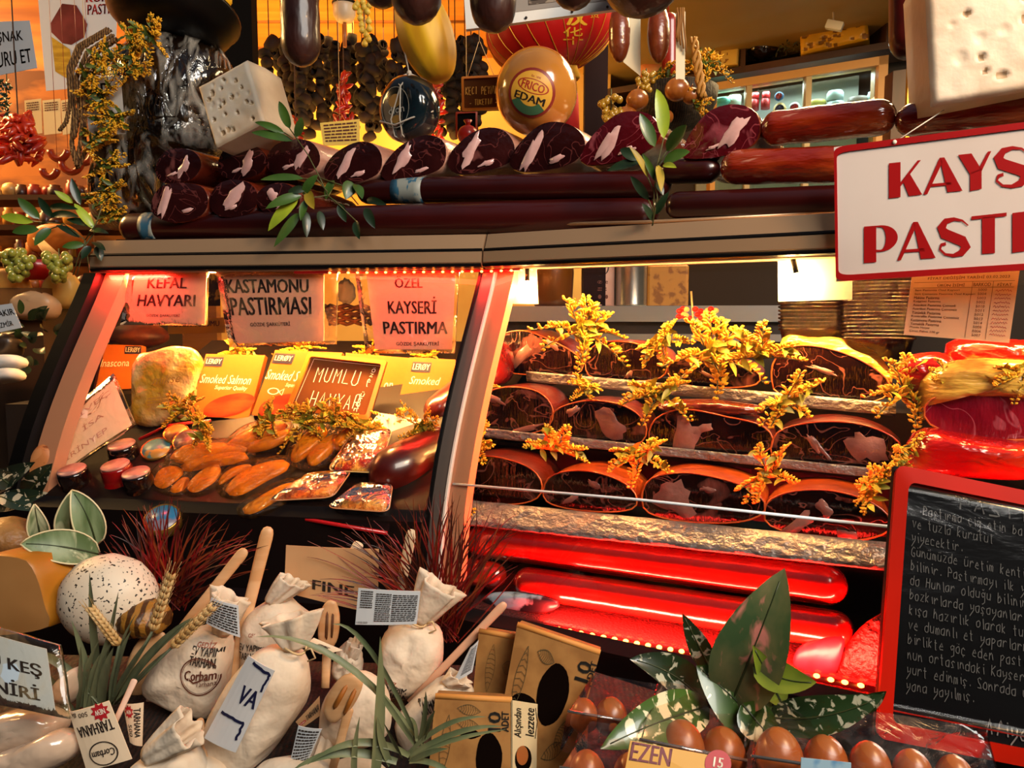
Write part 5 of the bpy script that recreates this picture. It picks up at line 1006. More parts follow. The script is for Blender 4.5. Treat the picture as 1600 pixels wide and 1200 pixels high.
card([(388, 1024), (429, 1048), (368, 1176), (319, 1153)], .80, 'white hand-lettered label in film on the big front bag', M('label_white', '#d8d4d0', .4, coat=.6), [('VA', .35, .28, .95, .48, .06)], M('ink_navy', '#16183a', .5), 'handwritten_label', dy=(0, -.01, -.01, 0), strokes=[[(.30, .03), (.93, .06), (.90, .27)], [(.12, .66), (.86, .66), (.86, .86)]])
card([(560, 919), (657, 924), (651, 975), (555, 976)], .88, 'pale printed nutrition tag with a barcode, hanging from the upright bag', bluep, [('8 690000 000000', .02, .9, .2, .96)], rows=[(.30, .10, .55, .92, 14, R0), (.57, .12, .97, .92, 14, R0), (.05, .05, .25, .55, 8, R0)] )
card([(108, 1113), (170, 1095), (206, 1186), (135, 1204)], .79, 'upside-down printed soup tag with a red burst, at the foot of the green plant', tagp, [('500 g', .1, .03, .45, .13, .01, 0, 180), ('TARHANA', .08, .27, .92, .45, .03, 0, 180)], logo=(.5, .78, .32, .2), burst=(.74, .12, .15))
card([(192, 1100), (224, 1098), (222, 1166), (203, 1160)], .83, 'printed soup tag half hidden behind the upside-down one', tagp, [('TARHANA', .55, .1, .9, .8, .03, 0, -90), ('500', .15, .5, .4, .8, 0, 0, -90)], burst=(.3, .18, .17))
card([(466, 1134), (503, 1139), (480, 1192), (450, 1204)], .80, 'pale sheet of small print in front of the folded-neck bag', bluep, rows=[(.06, .06, .94, .96, 12, R0)])
card([(462, 1128), (499, 1088), (500, 1118), (470, 1138)], .82, 'brown soup tag with a red burst above the pale printed sheet', kraft, [('TARHANA', .4, .3, .98, .7, .03)], burst=(.2, .6, .14))
card([(472, 1008), (490, 997), (535, 1016), (500, 1022)], .90, 'small curled tag at the neck of the hand-lettered bag', tagp, [('TARHANA', .15, .3, .85, .7, .03)])
card([(447, 852), (592, 858), (590, 960), (444, 925)], 1.0, 'sheet of brown kraft packaging behind the bags', kraft, [('FINE', .3, .62, .75, .8, .05)], name='kraft_wrapper', group=None)
card([(735, 1012), (748, 1000), (738, 1050), (708, 1066)], .86, 'barcode tag curling beside the cardboard egg boxes', bluep, rows=[(.3, .1, .9, .9, 16, R0, .5, 1)])
# spoons
spoonw = M('spoon_wood', '#d8a878', .5, h2='#c8925e', nscale=6, stretch=(1, 1, 8)); spoonp = M('spoon_pale', '#dcc4a0', .5, h2='#d0b48c', nscale=6); brown_slot = M('slot_dark', '#5a3414', .7)
def spoon(a, b, w, Ya, Yb, lab, m, bowl=None, bw=0, slots=0, slot_c=None):
    A, B = P(*a, Ya), P(*b, Yb); d = B - A; t = thing('wooden_spoon', lab, 'spoon', B if B.z < A.z else A, 'wooden spoons among the bags'); mb = MB(); s = w / F * Ya / 2
    mb.tube([A + d * k for k in (0, .01, .03, .06, .3, .7, 1)], [s * .3, s * .7, s * .92, s, s * .9, s * .85, s * .8], 10, flat=.45, up=(0, -1, 0)); mb.build('handle', m, t)
    if bowl:
        L = outline(bowl, FP((Ya if bw > 0 else Yb)), 0, 28); mb = MB(); puff(mb, L, (0, -1, .1), .010, n=4, p=.25); o = mb.build('spoon_head', m, t)
        for q in slots or ():
            L = outline(q, FP(Ya), .0056, 14); mb = MB(); c = cen(L); mb.loft([L, [p + Vector((0, -.0006, 0)) for p in L]]); mb.build('slot', slot_c or brown_slot, o)
    return t
spoon((384, 858), (230, 1050), 19, .98, .96, 'spoon handle slanting up behind the round-logo bag', spoonw, [(200, 1085), (196, 1050), (210, 1010), (235, 985), (258, 990), (262, 1015), (245, 1050), (222, 1088)], -1)
spoon((420, 823), (345, 1120), 22, 1.0, .95, 'broad flat spoon handle standing between the first two bags', spoonw)
spoon((644, 827), (592, 1095), 18, 1.0, .97, 'pale cream spoon handle rising behind the printed tag', spoonp)
spoon((790, 942), (640, 1098), 15, .92, .90, 'thin round spoon handle slanting to the cardboard egg boxes', M('spoon_pink', '#cf9a78', .5))
spoon((562, 847), (520, 925), 18, 1.04, 1.02, 'light spoon handle behind the kraft packaging', spoonp)
spoon((512, 1000), (508, 1075), 17, .93, .91, 'slotted wooden spatula standing behind the tagged bag', spoonw, [(498, 1000), (500, 960), (510, 940), (524, 939), (531, 965), (527, 1000), (514, 1014)], 1, ([(508, 995), (510, 960), (513, 958), (512, 996)], [(517, 995), (519, 960), (522, 962), (520, 994)]))
spoon((546, 1105), (520, 1200), 17, .80, .79, 'oval slotted spatula lying on the folded-neck bag', spoonw, [(505, 1110), (515, 1080), (535, 1056), (556, 1053), (567, 1065), (562, 1085), (545, 1112), (520, 1130)], 1, ([(520, 1103), (538, 1072), (543, 1075), (526, 1106)], [(536, 1113), (552, 1078), (557, 1081), (541, 1115)]), M('slot_orange', '#a86018', .6))
spoon((211, 1061), (180, 1128), 11, .82, .80, 'thin pale spoon handle sticking up beside the upside-down tag', M('spoon_rose', '#dcb49c', .5))
spoon((312, 1122), (325, 1240), 14, .84, .80, 'spoon handle pointing down between the logo bag and the lettered bag', spoonw)

# cardboard egg boxes
card_m = M('egg_cardboard', '#9a6a30', .75, h2='#84561f', nscale=30, h3='#a87838', h3con=(.5, .7)); hole_shade = M('card_hole_shade', '#0c0503', .9, spec=.02); edge_or = M('card_edge', '#c8863c', .7); ink_gr = M('ink_green_brown', '#4a3a16', .7)  # near-black card tone is painted shade, flat patches for the box openings
def blobp(cx, cy, rx, ry, n=20, seed=0, w=.15): return [(cx + rx * cos(2 * pi * k / n) * (1 + w * noise.noise(Vector((cos(2 * pi * k / n), sin(2 * pi * k / n), seed)))), cy + ry * sin(2 * pi * k / n) * (1 + w * noise.noise(Vector((sin(2 * pi * k / n), cos(2 * pi * k / n), seed))))) for k in range(n)]
def feather(mb, mp, u, v, L, w, a):
    for s in (-1, 1):
        pts = [(u + cos(a) * L * t - sin(a) * w * s * sin(pi * t) * .5, v + sin(a) * L * t + cos(a) * w * s * sin(pi * t) * .5) for t in [i / 10 for i in range(11)]]; stroke(mb, mp, pts, .006, 1)
    for i in range(2, 10): t = i / 10; q = (u + cos(a) * L * t, v + sin(a) * L * t); h = w * sin(pi * t) * .5; stroke(mb, mp, [(q[0] + sin(a) * h - cos(a) * .02, q[1] - cos(a) * h - sin(a) * .02), q, (q[0] - sin(a) * h - cos(a) * .02, q[1] + cos(a) * h - sin(a) * .02)], .005, 1)
def eggbox(q, Ys, lab, th, holes, texts, feats, egg=None):
    P3 = pq(q, Ys[0], Ys[1], Ys[3]); t = thing('egg_box', lab, 'egg box', (P3[2] + P3[3]) / 2, 'brown cardboard egg boxes'); n = (P3[1] - P3[0]).cross(P3[3] - P3[0]).normalized(); n = n if n.y < 0 else -n
    mb = MB(); mb.plate(P3, th); mb.build('carton', card_m, t); mb = MB(); mb.tube([P3[0] - n * .002, P3[1] - n * .002], .0035, 6); mb.build('folded_edge', edge_or, t); mp = mapper(P3, .0006); mp2 = mapper(P3, .001)
    for h in holes: mb = MB(); mb.add([mp(u, v) for u, v in h], [list(range(len(h)))], False); mb.build('opening_shade', hole_shade, t)
    mb = MB()
    for x in texts: write(mb, mp2, *x)
    mb.build('lettering', M('ink_box', '#20180c', .6), t); mb = MB()
    for f in feats: feather(mb, mp2, *f)
    mb.build('printed_drawing', ink_gr, t)
    return t, mp, mp2
eggbox([(808, 976), (938, 1020), (884, 1215), (770, 1190)], (.86, .84, .80, .82), 'upper cardboard egg box, tilted, with a hen-shaped window showing a dark inside', .05,
       [blobp(.58, .42, .19, .24, 24, 3), blobp(.24, .55, .16, .08, 16, 5, .4)], [('10', .79, .10, .95, .26, .03, 0, 90), ('ADET', .93, .08, 1.0, .28, .02, 0, 90)], [(.12, .62, .5, .12, -1.45), (.3, .14, .22, .1, .2), (.62, .9, .3, .12, -.5), (.75, .8, .25, .1, -1.2)])
t, mp, mp2 = eggbox([(680, 1088), (800, 1094), (800, 1235), (668, 1225)], (.80, .80, .77, .77), 'lower cardboard egg box in front, with a cut-out hen window', .05,
       [blobp(.72, .68, .16, .30, 24, 8), blobp(.46, .40, .14, .06, 14, 2, .4)], [('10', .70, .14, .86, .36, .03, 0, 90), ('ADET', .87, .13, .96, .36, .02, 0, 90)], [(.15, .9, .7, .12, -1.5), (.3, .12, .3, .12, .1), (.3, .28, .3, .12, .15)])
S3 = [P(801, 1094, .798), P(840, 1100, .83), P(838, 1230, .80), P(801, 1235, .768)]; mb = MB(); mb.plate(S3, .002); sd_ = mb.build('side_panel', M('card_cream', '#cbb488', .7), t, 'cream printed side panel')
mp = mapper(S3, .0008); mb = MB(); write(mb, mp, 'Alışından', .05, .08, .4, .42, .01, .2, 90); write(mb, mp, 'lezzete', .5, .06, .85, .4, .01, .2, 90); stroke(mb, mp, [(.9, .05), (.98, .22), (.9, .42)], .02); mb.build('lettering', MATS['ink_box'], sd_)
mb = MB(); disc(mb, mp, .42, .66, .34, .15); e_ = mb.build('opening_shade', hole_shade, sd_)
mb = MB(); disc(mb, mapper(S3, .0012), .36, .62, .24, .11); mb.build('egg_shell', M('egg_brown', '#9c5a2c', .3, h2='#824218', nscale=6), sd_, 'egg showing in the opening')
eggbox([(748, 986), (806, 996), (790, 1100), (738, 1094)], (.90, .89, .87, .88), 'dim cardboard egg box standing behind the other two', .04, [], [], [(.4, .85, .7, .25, -1.5), (.75, .45, .3, .2, .1)])
# clear egg cartons with eggs
eggm = M('egg_brown'); clear_c = clear('carton_clear', '#fff4ec', gloss=.05, rough=.03, haze=.015, bump=.15, bscale=30)
def egg_at(px, py, r, Y, lab, roll=0, squash=1.15):
    c = P(px, py, Y); rr = r / F * Y; prof = [(rr * sin(a) * (1 + .10 * cos(a)), -rr * squash * cos(a)) for a in [pi * (.02 + .96 * k / 14) for k in range(15)]]
    mb = MB(); mb.rev(prof, c, Matrix.Rotation(roll, 3, 'Y') @ Matrix.Rotation(-.25, 3, 'X'), 22); return tag(mb.build('brown_egg', eggm), lab, 'egg', 'brown eggs in the clear cartons')
E1, E2, E3 = .72, .70, .80
for px, py, r, Y, lab in ((1066, 1166, 36, E1, 'brown egg just left of the round red badge, under the pale variegated leaf'), (1130, 1178, 37, E1, 'brown egg right above the round red badge'), (917, 1206, 30, .69, 'orange-brown egg at the bottom beside the lower cardboard egg box'), (985, 1208, 28, .69, 'egg behind the yellow label of the small carton'), (1217, 1180, 38, E2, 'first big brown egg of the long carton'), (1290, 1188, 35, E2, 'second brown egg of the long carton'), (1359, 1196, 33, E2, 'third brown egg of the long carton, under the chalkboard corner'), (1426, 1206, 31, E2, 'fourth brown egg of the long carton'), (1492, 1214, 30, E2, 'last egg in view of the long carton, under the chalkboard'), (955, 1120, 27, E3, 'red-lit egg in the carton behind the pale variegated leaf'), (912, 1118, 24, E3, 'red-lit egg squeezed beside the upper cardboard egg box')): egg_at(px, py, r, Y, lab)
def carton(q, Y, lab, h=.05, dep=.05):
    P3 = [P(x, y, Y) for x, y in q]; t = thing('egg_carton', lab, 'egg carton', P3[3], 'clear plastic egg cartons'); back = Vector((.02, dep, .012))
    mb = MB(); L0 = rrect(P3, .08); c = cen(L0); mb.loft([[p - back * .6 for p in L0], [p + back * 1.0 for p in L0]], True, True, smooth=False); mb.build('shell', clear_c, t)
    mb = MB()
    mb.tube([P3[0] - back * .6, P3[1] - back * .6], .0016, 5)
    n = 5
    for k in range(1, n): p = P3[0].lerp(P3[1], k / n); mb.tube([p - back * .6 + Vector((0, 0, .001)), p - back * .3 - Vector((0, 0, .012)), p - back * .6 - Vector((0, 0, .03))], .0012, 5)
    mb.build('rim', clear('rim_clear', '#ffffff', gloss=.35, rough=.05, haze=.06), t); return t
carton([(1178, 1142), (1560, 1200), (1560, 1300), (1178, 1250)], E2, 'long clear egg carton along the bottom under the chalkboard')
ct = carton([(1010, 1118), (1172, 1150), (1168, 1260), (1000, 1230)], E1, 'clear egg carton with the yellow label and red number badge')
carton([(892, 1170), (1040, 1196), (1040, 1290), (885, 1275)], .69, 'small clear egg carton at the bottom beside the cardboard box', dep=.03)
carton([(902, 1088), (1020, 1108), (1010, 1170), (890, 1150)], E3, 'clear egg carton behind the pale variegated leaf, lit red', dep=.03)
Q3 = [P(985, 1157, .66), P(1142, 1186, .66), P(1135, 1235, .645), P(975, 1212, .645)]
t = thing('carton_label', 'yellow egg carton label with maroon letters and a round red number badge', 'label', Q3[3]); mb = MB(); mb.plate(Q3, .001); mb.build('sheet', M('label_yellowgold', '#c8922a', .5), t); mp = mapper(Q3, .0007); mb = MB(); write(mb, mp, 'EZEN', .02, .02, .42, .55, .03); mb.build('lettering', M('ink_maroon', '#6a1420', .5), t)
mb = MB(); disc(mb, mp, .88, .22, .13, .44); b = mb.build('badge', M('badge_red', '#a8141c', .5), t); mb = MB(); write(mb, mapper(Q3, .0012), '15', .83, .02, .93, .34, .03); mb.build('lettering', white_ink, b)
Q3 = [P(1252, 1184, .645), P(1330, 1192, .645), P(1330, 1240, .64), P(1250, 1235, .64)]; mb = MB(); mb.plate(Q3, .001); tag(mb.build('carton_label', M('label_pale_blue', '#8aa8b8', .5, h2='#5a86a8', nscale=20, ncon=(.5, .55))), 'pale blue label on the long egg carton', 'label')
# breads and cheeses at the near end
mb = MB(); mb.ell(P(170, 936, .98), (.064, .05, .060), nu=30, nv=18, wob=.03); tag(mb.build('seeded_cheese', M('seeded_rind', '#d8c8b0', .5, h2='#171009', nscale=230, ncon=(.63, .66), h3='#c8924a', h3con=(.56, .7), h3scale=3.5, detail=1)), 'round pale loaf speckled with black seeds under the pale-edged leaves', 'bread')
mb = MB(); mb.ell(P(12, 842, 1.08), (.046, .04, .032), nu=26, nv=14, wob=.05); tag(mb.build('round_loaf', M('crust_brown', '#a8783c', .5, h2='#4a2a10', nscale=12, ncon=(.4, .65), bump=.5, bscale=50)), 'small crusty brown loaf at the frame edge above the orange cheese', 'bread')
t = thing('orange_cheese', 'wedge of orange cheese with a tan cut face at the frame edge', 'cheese', P(30, 975, .97)); L = outline([(-40, 880), (30, 871), (55, 895), (70, 945), (72, 982), (-40, 985)], FP(.955), 0, 30)
mb = MB(); log_body(mb, L, (.35, .9, 0), .06, wob=.01); mb.build('rind', M('orange_rind', '#b8761c', .4, h2='#96590c', nscale=6), t); mb = MB(); face(mb, L, (0, -1, 0), 0, .003); mb.build('cut_face', M('cheese_tan', '#a07240', .5, h2='#8e6030', nscale=5), t)
mb = MB(); mb.ell(P(224, 966, .96), (.036, .03, .024), nu=24, nv=14, wob=.12, ws=5); tag(mb.build('braided_cheese', M('braid_brown', '#9a6a24', .45, h2='#4a2a08', nscale=22, ncon=(.4, .6), wave=4, bump=.6, bscale=50)), 'knotted brown smoked cheese behind the wheat ears', 'cheese')
whitech = M('white_in_bag', '#cdb49c', .25, coat=1, h2='#b89a80', nscale=6, bump=.5, bscale=20)
for k, (o, Y, lab) in enumerate((([(-20, 1130), (20, 1108), (70, 1104), (106, 1122), (96, 1145), (50, 1165), (-10, 1178)], .82, 'film-wrapped pale cheese under the blue sign sleeve'), ([(-20, 1185), (40, 1160), (95, 1138), (122, 1150), (120, 1178), (80, 1205), (0, 1225), (-20, 1225)], .80, 'film-wrapped pale cheese lowest in the corner beside the upside-down tag'), ([(88, 1085), (100, 1060), (128, 1040), (130, 1075), (110, 1100)], .88, 'film-wrapped cheese between the blue sign and the green plant'))):
    mb = MB(); puff(mb, outline(o, FP(Y), 0, 28), (0, -1, .3), .06, p=.5, wob=.04, seed=k); tag(mb.build('wrapped_cheese', whitech), lab, 'cheese', 'film-wrapped pale cheeses')
bluesign = M('paper_bluish', '#b6c6d2', .55)
paper([P(-70, 972, .80), P(72, 1014, .79), P(86, 1112, .77), P(-70, 1080, .78)], 'sleeve_sign', bluesign, 'pale blue paper sign in a pinkish clear sleeve in front of the wrapped cheeses', 'sign', [('KURU KEŞ', -.0, .28, .93, .52, .02), ('PEYNİRİ', .1, .62, .88, .86, .02)], ink_bl, sleeve=(.05, .13, .16, .05), curve=.004)
# ------------------------------------------------------------------ shop sign and chalkboard
sign_w = M('enamel_white', '#d9cdc6', .3, coat=.4, h2='#cfc0b8', nscale=3); sign_r = M('enamel_red', '#9c0a0c', .35, coat=.3)
SQ = [UR.at(1303, 230, .035), UR.at(1900, 152, .035), UR.at(1900, 404, .035), UR.at(1306, 440, .035)]
t = thing('shop_sign', 'big white enamel sign with a red rim and heavy red letters above the case', 'sign', (SQ[2] + SQ[3]) / 2)
mb = MB(); mb.plate(SQ, .004); mb.build('panel', sign_w, t); tl, tr, br, bl = SQ; f = lambda u, v: tl.lerp(tr, u).lerp(bl.lerp(br, u), v); n = UR.out
mb = MB(); R_ = ((0, 0), (1, 0), (1, 1), (0, 1)); w = .009; I_ = ((w, .045), (1 - w, .045), (1 - w, .955), (w, .955))
mb.loft([[f(*rrect_uv(R_, k)) - n * .006 for k in range(24)], [f(*rrect_uv(R_, k)) + n * .002 for k in range(24)], [f(*rrect_uv(I_, k)) + n * .002 for k in range(24)], [f(*rrect_uv(I_, k)) for k in range(24)]], False, False, smooth=False); mb.build('rim', sign_r, t)
def arc(cx, cy, rx, ry, a0, a1, n=14): return [(cx + rx * cos(radians(a0 + (a1 - a0) * k / n)), cy - ry * sin(radians(a0 + (a1 - a0) * k / n))) for k in range(n + 1)]
def band(o, i): return ('strip', o, i)
def S_():
    c = [(.88, .20), (.72, .07), (.50, .03), (.28, .08), (.16, .24), (.24, .40), (.48, .50), (.72, .60), (.82, .76), (.70, .91), (.48, .97), (.26, .93), (.12, .80), (.16, .68), (.28, .66)]
    w = [.03, .05, .09, .16, .24, .28, .27, .28, .26, .18, .09, .06, .06, .08, .09]; o = []; q = []
    for k in range(len(c)):
        a, b = Vector(c[max(0, k - 1)]), Vector(c[min(len(c) - 1, k + 1)]); d = (b - a).normalized(); nn = Vector((-d.y, d.x)) * w[k] / 2; o.append(tuple(Vector(c[k]) + nn)); q.append(tuple(Vector(c[k]) - nn))
    return [band(o, q)]
LET = {'K': [[(0, 0), (.36, 0), (.36, 1), (0, 1)], [(.36, .58), (.88, 0), (.98, 0), (.36, .70)], [(.42, .52), (.62, .32), (1.02, 1), (.62, 1)]],
       'A': [[(.42, 0), (.54, 0), (1.0, 1), (.62, 1)], [(.42, 0), (.50, .12), (.10, 1), (0, 1)], [(.22, .72), (.70, .72), (.73, .80), (.18, .80)]],
       'Y': [[(0, 0), (.40, 0), (.70, .48), (.36, .56)], [(.36, .50), (.70, .46), (.70, 1), (.36, 1)], [(.88, 0), (.98, 0), (.70, .52), (.62, .42)]],
       'P': [[(0, 0), (.36, 0), (.36, 1), (0, 1)], band([(.36, 0)] + arc(.50, .36, .48, .36, 90, -90) + [(.36, .72)], [(.36, .04)] + arc(.48, .36, .16, .31, 90, -90) + [(.36, .66)])],
       'T': [[(.30, .06), (.66, .06), (.66, 1), (.30, 1)], [(0, 0), (.98, 0), (.98, .09), (0, .09)]], 'I': [[(.2, 0), (.62, 0), (.62, 1), (.2, 1)]],
       'E': [[(0, 0), (.36, 0), (.36, 1), (0, 1)], [(.36, 0), (.85, 0), (.85, .08), (.36, .08)], [(.36, .46), (.75, .46), (.75, .54), (.36, .54)], [(.36, .92), (.88, .92), (.88, 1), (.36, 1)]],
       'M': [[(0, 0), (.1, 0), (.1, 1), (0, 1)], [(.05, 0), (.3, 0), (.6, .8), (.5, 1)], [(.5, 1), (.55, .8), (.8, 0), (.85, 0)], [(.75, 0), (1.05, 0), (1.05, 1), (.75, 1)]]}
LET['S'] = S_(); LET['R'] = LET['P'] + [[(.42, .66), (.66, .62), (1.02, 1), (.64, 1)]]
def sletter(mb, ch, q):
    a, b, c, d = [UR.at(x, y, .036) for x, y in q]; g = lambda u, v: a.lerp(b, u).lerp(d.lerp(c, u), v)
    for it in LET[ch]:
        if it[0] == 'strip':
            o, i = it[1], it[2]; m = len(o); mb.add([g(*p) for p in o] + [g(*p) for p in i], [[k, k + 1, m + k + 1, m + k] for k in range(m - 1)], False)
        else: mb.add([g(*p) for p in it], [list(range(len(it)))], False)
def word(txt, quads):
    for ch, (x0, yt0, yb0, x1, yt1, yb1) in zip(txt, quads): mb = MB(); sletter(mb, ch, [(x0, yt0), (x1, yt1), (x1, yb1), (x0, yb0)]); mb.build('letter', sign_r, t)
word('KAYSE', [(1389, 255, 310, 1440, 250, 304), (1443, 248, 304, 1504, 244, 298), (1497, 242, 302, 1550, 236, 292), (1550, 232, 296, 1615, 226, 290), (1625, 224, 288, 1680, 216, 282)])
word('PASTIRMA', [(1350, 354, 411, 1404, 350, 407), (1402, 348, 407, 1462, 345, 403), (1462, 341, 402, 1520, 340, 400), (1518, 338, 398, 1574, 332, 394), (1572, 334, 396, 1622, 328, 390), (1630, 326, 390, 1690, 320, 384), (1700, 318, 384, 1770, 312, 378), (1775, 312, 380, 1835, 306, 372)])
mb = MB(); mb.tube([UR.at(1398, 222, .036), UR.at(1475, 172, .0)], .0008, 5); mb.ell(UR.at(1398, 222, .037), (.003, .002, .003), nu=8, nv=5); mb.build('hanging_wire', string_m, t)
CQ = pq([(1397, 728), (1740, 798), (1735, 1222), (1366, 1150)], .865, .80, .775)
red_fr = M('frame_bright_red', '#b41602', .5, coat=0, spec=.08, h2='#9c1402', nscale=4); t = board(CQ, 'large red-framed blackboard of handwritten history under clear film, leaning at the case front', red_fr, fr=.062, asp=.95, th=.02, bm=M('slate_black', '#060404', .65, spec=.12))
mp = mapper(CQ, .0016); asp = .98; rg = random.Random(5); mb = MB(); hand(mb, mp, 'PASTIRMA', .31, .118, .05, .068, .007, asp, rg)
HW = ['  Pastırma çiğ etin ba', 've tuzla kurutul', 'yiyecektir.', 'Günümüzde üretim kenti o', 'bilinir. Pastırmayı ilk yap', 'da Hunlar olduğu bilinir', 'bozkırlarda yaşayanlar son', 'kışa hazırlık olarak tu', 've dumanlı et yaparlarmış', 'birlikte göç eden pastırm', 'nun ortasındaki Kayseri', 'yurt edinmiş. Sonrada ün', 'yana yayılmış.']
for i, s in enumerate(HW): hand(mb, mp, s, .10 + .002 * i, .170 + .054 * i, .036, .0245, .0032, asp, rg, .02)
hand(mb, mp, '- Afiyet', .40, .915, .05, .040, .006, asp, rg)
mb.build('lettering', M('chalk_grey', '#7d766e', .8), t)
mb = MB(); q = [CQ[0].lerp(CQ[3], a).lerp(CQ[1].lerp(CQ[2], a), u) for u, a in ((.02, .06), (1, .06), (1, .90), (.02, .90))]; nn = (CQ[1] - CQ[0]).cross(CQ[3] - CQ[0]).normalized(); nn = nn if nn.y < 0 else -nn
mb.plate([p + nn * .012 for p in q], .0006, nu=24, nv=24, smooth=True)
for v in mb.v: v += nn * .003 * noise.noise(v * 9)
mb.build('protective_film', clear('board_film', '#ffffff', gloss=.02, rough=.12, bump=.12, bscale=7, bstretch=(1, 1, 3)), t)

# ------------------------------------------------------------------ plants in front
varieg = M('variegated_leaf', '#3f5a20', .3, coat=.4, h2='#243a14', nscale=10, h3='#d8cfa8', h3con=(.56, .60), h3scale=75, stretch=(1, 1, .6)); varieg_p = M('variegated_pink', '#3c5230', .35, coat=.15, h2='#6a6640', nscale=22, h3='#c87a6a', h3con=(.55, .66), h3scale=44, stretch=(1, 1, .6)); varieg_d = M('variegated_dark', '#16240f', .3, coat=.4, h2='#22381a', nscale=10, h3='#a8a890', h3con=(.57, .62), h3scale=80)
cup_leaf = M('cup_leaf', '#8a9a2a', .35, coat=.3, h2='#3a4a16', nscale=9)
def pleaf(t, tip, base, w, Y0, Y1, m, side=0, fold=.35, n=12, bend=(0, 0, 0), shape=.75, rim_m=None):
    a, b = P(*base, Y0), P(*tip, Y1); L = (b - a).length; mid = (a + b) / 2 + Vector(bend) * L + Vector((side * L, -.05 * L, 0)); pts = bez(a, mid, b, n); wm = w / F * (Y0 + Y1) / 2
    ws = [max(.0005, wm * sin(pi * min(1, (i / n) ** shape * .975 + .025)) ** .8) for i in range(n + 1)]; ws[-1] = .0004; nr = (EYE - (a + b) / 2).normalized() + Vector((R0.uniform(-.25, .25), 0, R0.uniform(0, .3)))
    mb = MB(); mb.ribbon(pts, ws, nr, fold); o = mb.build('leaf', m, t)
    if rim_m:
        for s in (0, 2): mb = MB(); mb.tube([v for v in [Vector(x) for x in o_verts(o, s)]], .0012, 5); mb.build('leaf_edge', rim_m, o)
    mb = MB(); mb.tube([p + nr.normalized() * .0004 for p in pts[:-1]], [.0012] * 6 + [.0007] * (n - 6), 5); mb.build('midrib', M('midrib_dark', '#2a3414', .5), o); return o
def o_verts(o, s): return [v.co + LOC[o.name] for v in o.data.vertices][s::3]
t = thing('variegated_plant', 'broad-leaved plant with pink and cream blotched leaves below the red lights', 'plant', P(1150, 1150, .74))
for tip, base, w, y0, y1, m, sd_, bd in (((1226, 888), (1140, 1105), 112, .76, .75, varieg_p, -.06, (0, -.1, 0)), ((1066, 958), (1112, 1050), 36, .80, .80, varieg_d, 0, (0, 0, 0)), ((984, 1030), (1100, 1098), 62, .80, .78, varieg_d, .05, (0, 0, .18)), ((938, 1170), (1106, 1104), 78, .77, .70, varieg, 0, (0, -.05, .12)), ((1088, 1040), (1195, 1140), 88, .75, .77, varieg, 0, (0, -.08, .08)), ((1276, 1066), (1178, 1040), 52, .74, .70, cup_leaf, 0, (0, 0, -.16)), ((1382, 1085), (1196, 1120), 64, .75, .70, varieg_d, 0, (0, -.05, -.12)), ((1176, 1008), (1222, 1100), 40, .75, .73, cup_leaf, 0, (0, 0, 0)), ((1385, 1080), (1340, 1110), 26, .72, .70, varieg_d, 0, (0, 0, 0)), ((1215, 1165), (1160, 1100), 60, .74, .72, varieg, 0, (0, 0, 0))): pleaf(t, tip, base, w, y0, y1, m, sd_, bend=bd)
mb = MB(); mb.tube([P(1160, 1240, .74), P(1155, 1120, .755), P(1140, 1100, .76)], .004, 6); mb.tube([P(1160, 1180, .75), P(1180, 1130, .75), P(1195, 1130, .75)], .003, 6); mb.build('stem', stem_m, t)
pale_lf = M('hosta_pale', '#7a8c64', .45, h2='#4a6034', nscale=14, stretch=(3, 3, .7), h3='#b8bc94', h3con=(.55, .68), h3scale=16); creamrim = M('hosta_cream', '#d8cca0', .5)
t = thing('pale_edged_plant', 'plant of pale green pointed leaves with cream edges above the seeded loaf', 'plant', P(130, 880, 1.03))
for tip, base, w, y0, y1, bd in (((111, 768), (112, 842), 46, 1.06, 1.04, (0, 0, 0)), ((112, 766), (150, 850), 44, 1.04, 1.03, (.15, -.05, .1)), ((32, 850), (154, 866), 52, 1.03, .98, (0, -.1, .14)), ((54, 788), (66, 848), 30, 1.08, 1.07, (0, 0, 0))): pleaf(t, tip, base, w, y0, y1, pale_lf, 0, .4, bend=bd, rim_m=creamrim)
marant = M('maranta', '#101a12', .35, coat=.4, h2='#23301e', nscale=10, h3='#b8a88a', h3con=(.56, .58), h3scale=60)
t = thing('dark_veined_plant', 'very dark leaves with pale veins at the frame edge, foot of the case end', 'plant', P(20, 800, 1.12))
for tip, base, w, y0, y1 in (((82, 724), (40, 775), 36, 1.14, 1.12), ((55, 722), (-15, 765), 34, 1.14, 1.10), ((75, 770), (-10, 790), 34, 1.12, 1.10), ((-20, 730), (20, 760), 30, 1.12, 1.1), ((60, 798), (0, 775), 28, 1.1, 1.08)): pleaf(t, tip, base, w, y0, y1, marant)
